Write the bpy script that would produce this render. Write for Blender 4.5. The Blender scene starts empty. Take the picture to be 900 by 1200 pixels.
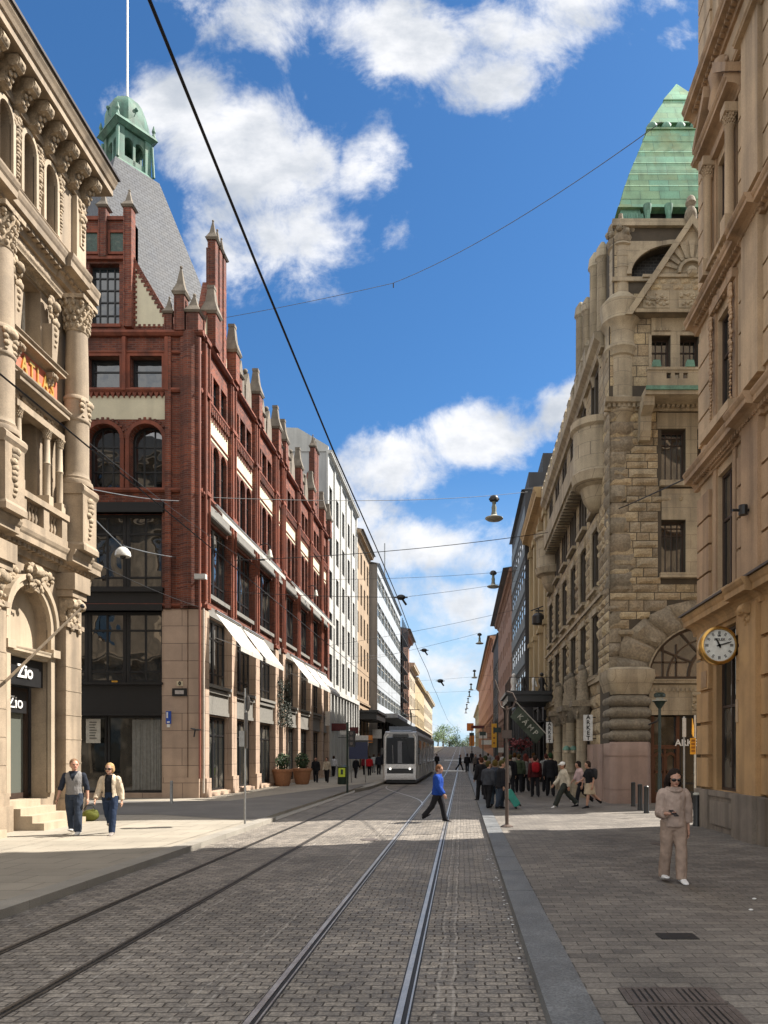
import bpy, bmesh, math, random
from mathutils import Vector, Matrix, noise as mnoise
SC = bpy.context.scene
COL = SC.collection
R = random.Random(11)
rad = math.radians
F, CX, CY, H = 850.0, 541.0, 884.0, 1.9       # focal length in photo pixels, principal point, eye height


def unproject(x, y, d):
    """world point seen at photo pixel (x, y) at a distance d down the street"""
    return Vector(((x - CX) * d / F, d, H + (CY - y) * d / F))


def gz(y):
    """street level: flat, then climbing towards a brow"""
    if y < 60: return 0.0
    if y < 80: return 0.00065 * (y - 60) ** 2
    if y < 235: return 0.26 + 0.026 * (y - 80)
    return max(-14.0, 4.29 + 0.026 * (y - 235) - 0.0006 * (y - 235) ** 2)


# ------------------------------------------------------------------ mesh builder
class MB:
    def __init__(s, fn=None):
        s.v, s.f = [], []
        s.fn = fn

    def add(s, vs, fs):
        b = len(s.v)
        if s.fn: s.v += [tuple(s.fn(*p)) for p in vs]
        else: s.v += [tuple(p) for p in vs]
        s.f += [tuple(b + i for i in q) for q in fs]

    def box(s, x0, x1, y0, y1, z0, z1):
        s.add([(x0, y0, z0), (x1, y0, z0), (x1, y1, z0), (x0, y1, z0), (x0, y0, z1), (x1, y0, z1), (x1, y1, z1), (x0, y1, z1)],
              [(0, 3, 2, 1), (4, 5, 6, 7), (0, 1, 5, 4), (1, 2, 6, 5), (2, 3, 7, 6), (3, 0, 4, 7)])
        return s

    def frustum(s, cx, cy, z0, z1, a0, b0, a1, b1, rot=0.0):
        """tapered box: half sizes a0,b0 at z0 and a1,b1 at z1"""
        c, n = math.cos(rot), math.sin(rot)
        vs = []
        for a, b, z in ((a0, b0, z0), (a1, b1, z1)):
            for i, j in ((-1, -1), (1, -1), (1, 1), (-1, 1)):
                x, y = i * a, j * b
                vs.append((cx + c * x - n * y, cy + n * x + c * y, z))
        s.add(vs, [(0, 3, 2, 1), (4, 5, 6, 7), (0, 1, 5, 4), (1, 2, 6, 5), (2, 3, 7, 6), (3, 0, 4, 7)])
        return s

    def prism(s, poly, ax, a, b):
        """2-D outline extruded from a to b along axis ax ('x': poly is y,z; 'y': x,z; 'z': x,y)"""
        n = len(poly)
        def p(u, w, t):
            return (t, u, w) if ax == 'x' else (u, t, w) if ax == 'y' else (u, w, t)
        vs = [p(u, w, a) for u, w in poly] + [p(u, w, b) for u, w in poly]
        fs = [tuple(range(n)), tuple(range(2 * n - 1, n - 1, -1))]
        fs += [(i, (i + 1) % n, n + (i + 1) % n, n + i) for i in range(n)]
        s.add(vs, fs)
        return s

    def quad(s, a, b, c, d):
        s.add([a, b, c, d], [(0, 1, 2, 3)])
        return s

    def tube(s, pts, r, n=8, caps=True, sq=None):
        """round tube through pts; r scalar or list; sq = (flatten a, flatten b)"""
        P = [Vector(s.fn(*p)) if s.fn else Vector(p) for p in pts]
        k = len(P)
        rs = r if isinstance(r, (list, tuple)) else [r] * k
        vs, fs = [], []
        t0 = (P[1] - P[0]).normalized()
        up = Vector((0, 0, 1)) if abs(t0.z) < 0.9 else Vector((0, 1, 0))
        u = t0.cross(up).normalized()
        for i in range(k):
            t = (P[min(i + 1, k - 1)] - P[max(i - 1, 0)]).normalized()
            u = (u - t * u.dot(t)).normalized()
            w = t.cross(u)
            for j in range(n):
                a = 2 * math.pi * j / n
                vs.append(P[i] + u * (math.cos(a) * rs[i] * (sq[0] if sq else 1)) + w * (math.sin(a) * rs[i] * (sq[1] if sq else 1)))
        for i in range(k - 1):
            for j in range(n):
                fs.append((i * n + j, i * n + (j + 1) % n, (i + 1) * n + (j + 1) % n, (i + 1) * n + j))
        if caps:
            fs.append(tuple(range(n - 1, -1, -1)))
            fs.append(tuple((k - 1) * n + j for j in range(n)))
        b = len(s.v)
        s.v += [tuple(q) for q in vs]
        s.f += [tuple(b + i for i in q) for q in fs]
        return s

    def lathe(s, cx, cy, prof, n=16, a0=0.0, sx=1.0, sy=1.0):
        """profile [(r, z)] turned about the vertical through (cx, cy)"""
        vs, fs = [], []
        k = len(prof)
        for r, z in prof:
            for j in range(n):
                a = a0 + 2 * math.pi * j / n
                vs.append((cx + math.cos(a) * r * sx, cy + math.sin(a) * r * sy, z))
        for i in range(k - 1):
            for j in range(n):
                fs.append((i * n + j, i * n + (j + 1) % n, (i + 1) * n + (j + 1) % n, (i + 1) * n + j))
        fs.append(tuple(range(n - 1, -1, -1)))
        fs.append(tuple((k - 1) * n + j for j in range(n)))
        s.add(vs, fs)
        return s

    def ball(s, c, r, n=10, m=7, sx=1, sy=1, sz=1):
        vs, fs = [], []
        for i in range(m + 1):
            t = math.pi * (i + 0.02) / (m + 0.04)
            for j in range(n):
                a = 2 * math.pi * j / n
                vs.append((c[0] + r * sx * math.sin(t) * math.cos(a), c[1] + r * sy * math.sin(t) * math.sin(a), c[2] + r * sz * math.cos(t)))
        for i in range(m):
            for j in range(n):
                fs.append((i * n + j, i * n + (j + 1) % n, (i + 1) * n + (j + 1) % n, (i + 1) * n + j))
        fs.append(tuple(range(n)))
        fs.append(tuple(m * n + j for j in range(n - 1, -1, -1)))
        s.add(vs, fs)
        return s

    def loft(s, rings):
        """closed skin over rings of equal vertex count (world points)"""
        n = len(rings[0])
        vs = [p for r in rings for p in r]
        fs = []
        for i in range(len(rings) - 1):
            for j in range(n):
                fs.append((i * n + j, i * n + (j + 1) % n, (i + 1) * n + (j + 1) % n, (i + 1) * n + j))
        fs.append(tuple(range(n - 1, -1, -1)))
        fs.append(tuple((len(rings) - 1) * n + j for j in range(n)))
        s.add(vs, fs)
        return s


WLOC = {}


def mesh_from(name, v, f, mats, smooth=None):
    me = bpy.data.meshes.new(name)
    me.from_pydata(v, [], f)
    bm = bmesh.new()
    bm.from_mesh(me)
    bmesh.ops.recalc_face_normals(bm, faces=bm.faces)
    bm.to_mesh(me)
    bm.free()
    for m in (mats if isinstance(mats, (list, tuple)) else [mats]):
        me.materials.append(m)
    if smooth is not None:
        me.shade_smooth()
        me.set_sharp_from_angle(angle=rad(smooth))
    me.update()
    return me


def tag(o, label=None, cat=None, group=None, kind=None):
    if label: o['label'] = label
    if cat: o['category'] = cat
    if group: o['group'] = group
    if kind: o['kind'] = kind
    return o


def link(o, parent=None):
    COL.objects.link(o)
    if parent is not None: o.parent = parent
    return o


def slope_uv(me):
    """texture coordinates that follow each roof face: along the eaves and up the slope"""
    uv = me.uv_layers.new(name='slope').data
    for p in me.polygons:
        n = p.normal
        t = Vector((0, 0, 1)).cross(n)
        t = t.normalized() if t.length > .05 else Vector((1, 0, 0))
        b = n.cross(t)
        for li in p.loop_indices:
            v = me.vertices[me.loops[li].vertex_index].co
            uv[li].uv = (v.dot(t), v.dot(b))


def obj(name, mb, mat, parent=None, smooth=None, label=None):
    """one mesh object from world-space geometry, its origin at the base of its own box"""
    if not mb.v: return None
    xs, ys, zs = zip(*mb.v)
    c = Vector(((min(xs) + max(xs)) / 2, (min(ys) + max(ys)) / 2, min(zs)))
    me = mesh_from(name, [(p[0] - c.x, p[1] - c.y, p[2] - c.z) for p in mb.v], mb.f, mat, smooth)
    o = bpy.data.objects.new(name, me)
    link(o, parent)
    o.location = c - (WLOC[parent.name] if parent is not None else Vector((0, 0, 0)))
    WLOC[o.name] = c
    if label: o['label'] = label
    return o


def empty(name, loc, label, cat, group=None):
    o = bpy.data.objects.new(name, None)
    o.empty_display_size = 0.3
    link(o)
    o.location = loc
    WLOC[o.name] = Vector(loc)
    return tag(o, label, cat, group)


def structure(name, mb, mat, smooth=None):
    return tag(obj(name, mb, mat, None, smooth), kind='structure')


def copy_tree(o, loc, parent=None):
    c = o.copy()
    link(c, parent)
    if parent is None: c.location = loc
    for ch in list(o.children):
        copy_tree(ch, None, c)
    return c


# ------------------------------------------------------------------ facades
class Fac:
    """a wall plane: s runs along it, o out of it, z up. L faces +x, R faces -x, F faces the camera, B faces away"""
    def __init__(s, kind, pos):
        s.k, s.pos = kind, pos
        s.rz = {'L': rad(90), 'R': rad(-90), 'F': 0.0, 'B': rad(180)}[kind]

    def f(s, a, o, z):
        k, p = s.k, s.pos
        return Vector((p + o, a, z)) if k == 'L' else Vector((p - o, a, z)) if k == 'R' else Vector((a, p - o, z)) if k == 'F' else Vector((a, p + o, z))

    def mb(s):
        return MB(s.f)


def arch_pts(a, b, zs, rise, n=14):
    c, r = (a + b) / 2, (b - a) / 2
    return [(c - r * math.cos(math.pi * i / n), zs + rise * math.sin(math.pi * i / n)) for i in range(n + 1)]


def wall(mb, s0, s1, z0, z1, ops=(), depth=0.3, o=0.0):
    """wall sheet with openings (a, b, c, d, arch rise) and their reveals"""
    ops = [tuple(q) + (0,) * (5 - len(q)) for q in ops]
    xs = sorted({s0, s1} | {v for q in ops for v in q[:2] if s0 < v < s1})
    zs = sorted({z0, z1} | {v for q in ops for v in q[2:4] if z0 < v < z1})
    for i in range(len(xs) - 1):
        for j in range(len(zs) - 1):
            x, z = (xs[i] + xs[i + 1]) / 2, (zs[j] + zs[j + 1]) / 2
            if any(q[0] < x < q[1] and q[2] < z < q[3] for q in ops): continue
            mb.quad((xs[i], o, zs[j]), (xs[i + 1], o, zs[j]), (xs[i + 1], o, zs[j + 1]), (xs[i], o, zs[j + 1]))
    for a, b, c, d, rise in ops:
        if rise:
            pts = arch_pts(a, b, d - rise, rise)
            m = len(pts) // 2
            for i in range(len(pts) - 1):
                k = (a, d) if i < m else (b, d)
                mb.add([(pts[i][0], o, pts[i][1]), (pts[i + 1][0], o, pts[i + 1][1]), (k[0], o, k[1])], [(0, 1, 2)])
            mb.add([(a, o, d), (b, o, d), ((a + b) / 2, o, d)], [(0, 2, 1)])
            path = [(a, c)] + pts + [(b, c)]
        else:
            path = [(a, c), (a, d), (b, d), (b, c)]
        for p, q in zip(path, path[1:] + path[:1]):
            mb.quad((p[0], o, p[1]), (q[0], o, q[1]), (q[0], o - depth, q[1]), (p[0], o - depth, p[1]))
    return mb


def ring_arch(mb, a, b, zs, rise, w, o0, o1, n=16):
    """moulding that follows an arch: band of width w outside the opening"""
    c, r = (a + b) / 2, (b - a) / 2
    pi, po = [], []
    for i in range(n + 1):
        t = math.pi * i / n
        pi.append((c - r * math.cos(t), zs + rise * math.sin(t)))
        po.append((c - (r + w) * math.cos(t), zs + (rise + w) * math.sin(t)))
    for i in range(n):
        q = [pi[i], pi[i + 1], po[i + 1], po[i]]
        vs = [(x, o0, z) for x, z in q] + [(x, o1, z) for x, z in q]
        mb.add(vs, [(0, 1, 2, 3), (7, 6, 5, 4), (0, 4, 5, 1), (1, 5, 6, 2), (2, 6, 7, 3), (3, 7, 4, 0)])
    return mb


def course(mb, s0, s1, prof):
    """cornice: profile [(out, z)] run along the wall"""
    n = len(prof)
    vs = [(s0, o, z) for o, z in prof] + [(s1, o, z) for o, z in prof]
    fs = [tuple(range(n)), tuple(range(2 * n - 1, n - 1, -1))] + [(i, (i + 1) % n, n + (i + 1) % n, n + i) for i in range(n)]
    mb.add(vs, fs)
    return mb


def cyma(z0, z1, out, o0=-0.05):
    """profile of a stepped, curved cornice between z0 and z1 reaching out"""
    h = z1 - z0
    return [(o0, z0), (out * .18, z0), (out * .22, z0 + h * .22), (out * .34, z0 + h * .34), (out * .5, z0 + h * .42), (out * .86, z0 + h * .46), (out * .86, z0 + h * .7),
            (out * .93, z0 + h * .78), (out, z0 + h * .92), (out, z1), (o0, z1 + .02)]


WINS = {}


def window(fac, s, z, parent, w, h, frame_mat, pane_mat, cols=2, rows=(0.7,), arch=0.0, fw=0.06, inset=0.2, bars=0.04, name='window'):
    """a window (part) with its pane (sub-part); s = centre, z = sill. Copies share meshes"""
    key = (round(w, 3), round(h, 3), frame_mat.name, pane_mat.name, cols, tuple(rows), round(arch, 3), fw, bars, name)
    if key not in WINS:
        m = MB()
        a, b, t = -w / 2, w / 2, 0.07
        top = h - arch
        m.box(a, a + fw, 0, t, 0, top)
        m.box(b - fw, b, 0, t, 0, top)
        m.box(a + fw, b - fw, 0.002, t, 0, fw)
        if arch:
            m2 = MB()
            ring_arch(m2, a + fw, b - fw, top, arch - fw, fw, 0, t, 10)
            m.add([(x, y, zz) for x, y, zz in m2.v], m2.f)
        else:
            m.box(a + fw, b - fw, 0.002, t, h - fw, h)
        for i in range(1, cols):
            x = a + w * i / cols
            zt = h - fw if not arch else top + arch * math.sqrt(max(0, 1 - (2 * x / w) ** 2)) - fw * .5
            m.box(x - bars / 2, x + bars / 2, 0.006, t - .006, fw, zt)
        for r in rows:
            m.box(a + fw, b - fw, 0.01, t - .01, h * r - bars * .6, h * r + bars * .6)
        fm = mesh_from(name, m.v, m.f, frame_mat)
        g = MB()
        pts = [(a + .01, .01)] + ([(x, zz) for x, zz in arch_pts(a + .01, b - .01, top, arch - .01, 10)] if arch else [(a + .01, h - .01), (b - .01, h - .01)]) + [(b - .01, .01)]
        g.add([(x, .045, zz) for x, zz in pts], [tuple(range(len(pts)))])
        WINS[key] = (fm, mesh_from('pane', g.v, g.f, pane_mat))
    fm, gm = WINS[key]
    o = bpy.data.objects.new(name, fm)
    link(o, parent)
    p = fac.f(s, -inset, z)
    o.location = p - WLOC[parent.name]
    o.rotation_euler = (0, 0, fac.rz)
    g = bpy.data.objects.new('pane', gm)
    link(g, o)
    return o


# ------------------------------------------------------------------ materials
def new_mat(name):
    m = bpy.data.materials.new(name)
    m.use_nodes = True
    nt = m.node_tree
    b = nt.nodes['Principled BSDF']
    return m, nt, b


def nd(nt, t, **kw):
    n = nt.nodes.new(t)
    for k, v in kw.items():
        if k.startswith('i_'):
            key = k[2:]
            key = int(key) if key.isdigit() else key.replace('_', ' ')
            n.inputs[key].default_value = v
        else:
            setattr(n, k, v)
    return n


def mixc(nt, a, b, fac, mode='MIX'):
    n = nt.nodes.new('ShaderNodeMix')
    n.data_type = 'RGBA'
    n.blend_type = mode
    for i, v in ((0, fac), (6, a), (7, b)):
        if hasattr(v, 'links') or isinstance(v, bpy.types.NodeSocket): nt.links.new(v, n.inputs[i])
        elif i == 0: n.inputs[0].default_value = v
        else: n.inputs[i].default_value = (*v, 1) if len(v) == 3 else v
    return n.outputs[2]


def ramp(nt, x, a, b, lo=0.0, hi=1.0):
    n = nt.nodes.new('ShaderNodeMapRange')
    n.interpolation_type = 'SMOOTHSTEP'
    nt.links.new(x, n.inputs[0])
    n.inputs[1].default_value, n.inputs[2].default_value, n.inputs[3].default_value, n.inputs[4].default_value = a, b, lo, hi
    return n.outputs[0]


def math_(nt, op, a, b=None):
    n = nt.nodes.new('ShaderNodeMath')
    n.operation = op
    for i, v in enumerate((a, b)):
        if v is None: continue
        if isinstance(v, bpy.types.NodeSocket): nt.links.new(v, n.inputs[i])
        else: n.inputs[i].default_value = v
    return n.outputs[0]


def wall_coords(nt, ground=False, distort=0.0, scale=0.7):
    """(along the wall, height, 0) from world position; on the ground (x, y, 0)"""
    g = nt.nodes.new('ShaderNodeNewGeometry')
    pos = g.outputs['Position']
    if distort:
        nz = nd(nt, 'ShaderNodeTexNoise', i_Scale=scale, i_Detail=2.0)
        nt.links.new(pos, nz.inputs['Vector'])
        v = nt.nodes.new('ShaderNodeVectorMath'); v.operation = 'MULTIPLY_ADD'
        nt.links.new(nz.outputs['Color'], v.inputs[0])
        v.inputs[1].default_value = (distort,) * 3
        nt.links.new(pos, v.inputs[2])
        pos = v.outputs[0]
    if ground: return g.outputs['Position'], pos
    s = nt.nodes.new('ShaderNodeSeparateXYZ')
    nt.links.new(pos, s.inputs[0])
    c = nt.nodes.new('ShaderNodeCombineXYZ')
    nt.links.new(math_(nt, 'ADD', s.outputs[0], s.outputs[1]), c.inputs[0])
    nt.links.new(s.outputs[2], c.inputs[1])
    return g.outputs['Position'], c.outputs[0]


def mat(name, col, rough=0.8, var=0.18, nscale=1.2, fine=0.1, bump=0.15, bscale=30.0, streak=0.0, metal=0.0, brick=None, ground=False,
        dirt=None, dirt_amt=0.0, distort=0.0, spec=0.5, coat=0.0, slope=False):
    """one weathered surface. brick = (width, height, mortar size, mortar colour, second colour, bump strength)"""
    m, nt, b = new_mat(name)
    pos, wc = wall_coords(nt, ground, distort)
    if slope: wc = nd(nt, 'ShaderNodeUVMap', uv_map='slope').outputs[0]
    L = nt.links.new
    n1 = nd(nt, 'ShaderNodeTexNoise', i_Scale=nscale, i_Detail=5.0, i_Roughness=0.65)
    L(pos, n1.inputs['Vector'])
    n2 = nd(nt, 'ShaderNodeTexNoise', i_Scale=bscale, i_Detail=4.0, i_Roughness=0.6)
    L(pos, n2.inputs['Vector'])
    c = None
    height = n2.outputs['Fac']
    bstr = bump
    if brick:
        w, h, ms, mc, c2, bb = brick
        br = nd(nt, 'ShaderNodeTexBrick', i_Scale=1.0, i_Mortar_Size=ms, i_Mortar_Smooth=0.25, i_Bias=0.0, i_Brick_Width=w, i_Row_Height=h)
        br.offset = 0.5
        L(wc, br.inputs['Vector'])
        br.inputs['Color1'].default_value = (*col, 1)
        br.inputs['Color2'].default_value = (*c2, 1)
        br.inputs['Mortar'].default_value = (*mc, 1)
        c = br.outputs['Color']
        h1 = math_(nt, 'MULTIPLY', br.outputs['Fac'], -1.0)
        h2 = math_(nt, 'MULTIPLY', n2.outputs['Fac'], bump)
        height = math_(nt, 'ADD', h1, h2)
        bstr = bb
    lo, hi = 1 - var, 1 + var
    v = ramp(nt, n1.outputs['Fac'], 0.3, 0.7, lo, hi)
    v2 = ramp(nt, n2.outputs['Fac'], 0.3, 0.7, 1 - fine, 1 + fine)
    vv = math_(nt, 'MULTIPLY', v, v2)
    if streak:
        mp = nd(nt, 'ShaderNodeMapping')
        mp.inputs['Scale'].default_value = (2.2, 2.2, 0.12)
        L(pos, mp.inputs['Vector'])
        n3 = nd(nt, 'ShaderNodeTexNoise', i_Scale=1.3, i_Detail=4.0)
        L(mp.outputs[0], n3.inputs['Vector'])
        vv = math_(nt, 'MULTIPLY', vv, ramp(nt, n3.outputs['Fac'], 0.42, 0.68, 1.0, 1 - streak))
    cc = nt.nodes.new('ShaderNodeCombineXYZ')
    for i in range(3): L(vv, cc.inputs[i])
    out = mixc(nt, c if c is not None else col, cc.outputs[0], 1.0, 'MULTIPLY')
    if dirt:
        n4 = nd(nt, 'ShaderNodeTexNoise', i_Scale=nscale * 0.6, i_Detail=6.0, i_Roughness=0.7)
        L(pos, n4.inputs['Vector'])
        out = mixc(nt, out, dirt, ramp(nt, n4.outputs['Fac'], 0.48, 0.72, 0.0, dirt_amt))
    L(out, b.inputs['Base Color'])
    rr = ramp(nt, n1.outputs['Fac'], 0.2, 0.8, max(0.02, rough - 0.08), min(1, rough + 0.08))
    L(rr, b.inputs['Roughness'])
    b.inputs['Metallic'].default_value = metal
    b.inputs['Specular IOR Level'].default_value = spec
    if coat: b.inputs['Coat Weight'].default_value = coat
    if bstr:
        bp = nd(nt, 'ShaderNodeBump', i_Strength=min(1.0, bstr), i_Distance=0.02 if not brick else 0.03)
        L(height, bp.inputs['Height'])
        L(bp.outputs[0], b.inputs['Normal'])
    return m


def glass(name, col=(0.007, 0.009, 0.010), ior=2.5, wav=0.065, wscale=1.1, rough=0.02, room=0.3, roomcol=(0.06, 0.055, 0.045)):
    """window pane: dark room behind with pale patches, mirror reflections with old-glass waves"""
    m, nt, b = new_mat(name)
    L = nt.links.new
    g = nt.nodes.new('ShaderNodeNewGeometry')
    n = nd(nt, 'ShaderNodeTexNoise', i_Scale=0.9, i_Detail=2.0)
    L(g.outputs['Position'], n.inputs['Vector'])
    L(mixc(nt, col, roomcol, ramp(nt, n.outputs['Fac'], 0.52, 0.66, 0, room)), b.inputs['Base Color'])
    b.inputs['Roughness'].default_value = rough
    b.inputs['IOR'].default_value = ior
    w = nd(nt, 'ShaderNodeTexNoise', i_Scale=wscale, i_Detail=1.0)
    L(g.outputs['Position'], w.inputs['Vector'])
    bp = nd(nt, 'ShaderNodeBump', i_Strength=wav, i_Distance=0.5)
    L(w.outputs['Fac'], bp.inputs['Height'])
    L(bp.outputs[0], b.inputs['Normal'])
    return m


def plain(name, col, rough=0.5, metal=0.0, spec=0.5, emit=None, translucent=0.0):
    m, nt, b = new_mat(name)
    b.inputs['Base Color'].default_value = (*col, 1)
    b.inputs['Roughness'].default_value = rough
    b.inputs['Metallic'].default_value = metal
    b.inputs['Specular IOR Level'].default_value = spec
    # slight unevenness so that no surface is perfectly flat in tone
    g = nt.nodes.new('ShaderNodeNewGeometry')
    n = nd(nt, 'ShaderNodeTexNoise', i_Scale=9.0, i_Detail=4.0)
    nt.links.new(g.outputs['Position'], n.inputs['Vector'])
    v = ramp(nt, n.outputs['Fac'], 0.3, 0.7, 0.88, 1.1)
    cc = nt.nodes.new('ShaderNodeCombineXYZ')
    for i in range(3): nt.links.new(v, cc.inputs[i])
    nt.links.new(mixc(nt, col, cc.outputs[0], 1.0, 'MULTIPLY'), b.inputs['Base Color'])
    if emit:
        b.inputs['Emission Color'].default_value = (*emit[0], 1)
        b.inputs['Emission Strength'].default_value = emit[1]
    if translucent:
        t = nd(nt, 'ShaderNodeBsdfTranslucent')
        t.inputs[0].default_value = (*col, 1)
        mx = nd(nt, 'ShaderNodeMixShader', i_0=translucent)
        nt.links.new(b.outputs[0], mx.inputs[1])
        nt.links.new(t.outputs[0], mx.inputs[2])
        nt.links.new(mx.outputs[0], nt.nodes['Material Output'].inputs[0])
    return m


def text_mesh(body, size, depth, matl, loc, rz=0.0, parent=None, name='lettering', rx=90, align='CENTER', bold=0.0, sx=1.0):
    """raised letters as a mesh"""
    cu = bpy.data.curves.new('t', 'FONT')
    cu.body = body
    cu.size = size
    cu.extrude = depth
    cu.offset = bold
    cu.align_x = align
    cu.align_y = 'CENTER'
    t = bpy.data.objects.new('t', cu)
    COL.objects.link(t)
    dg = bpy.context.evaluated_depsgraph_get()
    me = bpy.data.meshes.new_from_object(t.evaluated_get(dg))
    bpy.data.objects.remove(t)
    me.materials.clear()
    me.materials.append(matl)
    o = bpy.data.objects.new(name, me)
    link(o, parent)
    o.location = Vector(loc) - (WLOC[parent.name] if parent is not None else Vector((0, 0, 0)))
    o.rotation_euler = (rad(rx), 0, rz) if not isinstance(rx, tuple) else rx
    o.scale = (sx, 1, 1)
    return o


# shared materials
STONE_BEIGE = mat('beige_stucco', (0.325, 0.255, 0.18), 0.85, 0.16, 0.9, 0.12, 0.25, 40, streak=0.35, dirt=(0.15, 0.112, 0.075), dirt_amt=0.6)
STONE_CREAM = mat('cream_stucco', (0.42, 0.34, 0.245), 0.85, 0.09, 0.9, 0.07, 0.12, 40, streak=0.2, dirt=(0.25, 0.19, 0.12), dirt_amt=0.35)
ORN_BEIGE = mat('carved_beige', (0.33, 0.26, 0.18), 0.9, 0.3, 6.0, 0.2, 0.6, 26, dirt=(0.12, 0.085, 0.05), dirt_amt=0.5)
RED_BRICK = mat('red_brick', (0.245, 0.064, 0.031), 0.88, 0.26, 0.7, 0.2, 0.3, 60, brick=(0.28, 0.09, 0.012, (0.17, 0.105, 0.08), (0.105, 0.026, 0.017), 0.5), streak=0.35, dirt=(0.07, 0.03, 0.022), dirt_amt=0.75)
RED_TRIM = mat('red_terracotta', (0.215, 0.063, 0.035), 0.85, 0.2, 1.4, 0.14, 0.2, 40, streak=0.35, dirt=(0.06, 0.025, 0.019), dirt_amt=0.7)
PINK_STONE = mat('pink_granite', (0.44, 0.32, 0.235), 0.75, 0.1, 1.0, 0.12, 0.1, 70, streak=0.12, brick=(1.6, 0.72, 0.012, (0.13, 0.09, 0.07), (0.41, 0.30, 0.225), 0.5))
CAP_STONE = mat('grey_capstone', (0.185, 0.155, 0.12), 0.85, 0.2, 2.5, 0.12, 0.25, 30, streak=0.25)
CREAM_PLASTER = mat('cream_plaster', (0.60, 0.55, 0.4), 0.9, 0.06, 1.0, 0.04, 0.05, 40, streak=0.08)
BLACK_METAL = plain('black_metal', (0.012, 0.012, 0.013), 0.45)
DARK_FRAME = plain('dark_window_frame', (0.02, 0.017, 0.015), 0.5)
BROWN_FRAME = plain('brown_window_frame', (0.045, 0.028, 0.02), 0.5)
GREY_FRAME = plain('grey_window_frame', (0.16, 0.165, 0.16), 0.5)
WHITE_FRAME = plain('white_window_frame', (0.6, 0.58, 0.52), 0.5)
STEEL = plain('bright_steel', (0.55, 0.55, 0.53), 0.28, 1.0)
GALV = plain('galvanised_steel', (0.32, 0.32, 0.31), 0.45, 0.8)
GLASS = glass('window_glass', room=.5, roomcol=(.10, .09, .072))
GLASS_BLUE = glass('blue_window_glass', (0.02, 0.03, 0.035), 2.1, 0.03, 1.5)
GLASS_SHOP = glass('shop_glass', (0.016, 0.018, 0.017), 1.6, 0.02, 0.7, room=0.75, roomcol=(0.14, 0.13, 0.11))
WHITE_LETTER = plain('white_letters', (0.8, 0.8, 0.78), 0.5)
BLACK_LETTER = plain('black_letters', (0.02, 0.02, 0.02), 0.5)
# ------------------------------------------------------------------ camera, light, sky
cam = bpy.data.cameras.new('camera')
cam.sensor_fit = 'VERTICAL'
cam.sensor_height = 36.0
cam.lens = F / 1200 * 36
cam.shift_x = (450 - CX) / 1200
cam.shift_y = (CY - 600) / 1200
cam.clip_end = 4000
co = bpy.data.objects.new('camera', cam)
COL.objects.link(co)
co.location = (0, 0, H)
co.rotation_euler = (rad(90), 0, 0)
SC.camera = co

SUN_AZ, SUN_EL = 69.5, 48.0          # degrees clockwise from the street axis, degrees up
sd = Vector((math.sin(rad(SUN_AZ)) * math.cos(rad(SUN_EL)), math.cos(rad(SUN_AZ)) * math.cos(rad(SUN_EL)), math.sin(rad(SUN_EL))))
sl = bpy.data.lights.new('sun', 'SUN')
sl.energy, sl.angle, sl.color = 4.6, rad(0.53), (1.0, 0.935, 0.845)
so = bpy.data.objects.new('sun', sl)
COL.objects.link(so)
so.rotation_euler = (-sd).to_track_quat('-Z', 'Y').to_euler()
so.location = sd * 80

w = bpy.data.worlds.new('World')
SC.world = w
w.use_nodes = True
nt = w.node_tree
L = nt.links.new
bg = nt.nodes['Background']
sky = nt.nodes.new('ShaderNodeTexSky')
sky.sky_type = 'NISHITA'
sky.sun_disc = False
sky.sun_elevation, sky.sun_rotation = rad(SUN_EL), rad(SUN_AZ)
sky.air_density, sky.dust_density, sky.ozone_density = 1.0, 0.4, 2.0
tc = nt.nodes.new('ShaderNodeTexCoord')
sep = nt.nodes.new('ShaderNodeSeparateXYZ')
L(tc.outputs['Generated'], sep.inputs[0])
# direction measured on a vertical plane across the street: u sideways, v upwards (same sky seen behind, mirrored)
ay = math_(nt, 'MAXIMUM', math_(nt, 'ABSOLUTE', sep.outputs[1]), 0.05)
uv = nt.nodes.new('ShaderNodeCombineXYZ')
L(math_(nt, 'DIVIDE', sep.outputs[0], ay), uv.inputs[0])
L(math_(nt, 'DIVIDE', sep.outputs[2], ay), uv.inputs[1])
BLOBS = [  # clouds: centre and half sizes in photo pixels, tilt in degrees, thickness
    (330, 10, 130, 50, 8, 1.0), (470, 50, 130, 60, 15, 1.05), (580, 95, 85, 45, -25, 0.95), (700, 0, 110, 50, -8, 1.0), (610, 30, 110, 45, 0, 0.9), (780, 40, 40, 18, -20, .55),
    (215, 130, 95, 70, 25, 1.0), (300, 190, 120, 85, 35, 1.15), (345, 270, 85, 70, 60, 1.05), (440, 190, 50, 50, -40, 0.85), (270, 290, 55, 55, 0, 0.95), (375, 330, 50, 28, 20, 0.6), (480, 275, 40, 26, -30, .5),
    (570, 510, 130, 42, -16, 1.05), (650, 472, 60, 36, -25, 1.0), (460, 548, 90, 42, -6, 1.0), (685, 410, 26, 26, -30, .62),
    (470, 640, 150, 52, -4, .98), (590, 640, 110, 38, -15, .78), (430, 705, 110, 42, 0, .82), (560, 715, 120, 38, 0, .84), (480, 780, 150, 42, 0, .86), (570, 835, 150, 38, 0, .8), (440, 600, 60, 30, 0, .8),
    (900, 560, 120, 40, 0, 1), (60, 640, 200, 50, 0, 1), (1150, 250, 200, 90, 10, 1), (-250, 300, 240, 100, 0, 1), (1500, 600, 300, 90, 0, 1), (-600, 600, 300, 100, 0, 1), (400, -400, 260, 120, 20, 1), (1000, -500, 300, 120, 0, 1), (-300, -600, 300, 140, 0, 1)]
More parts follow.
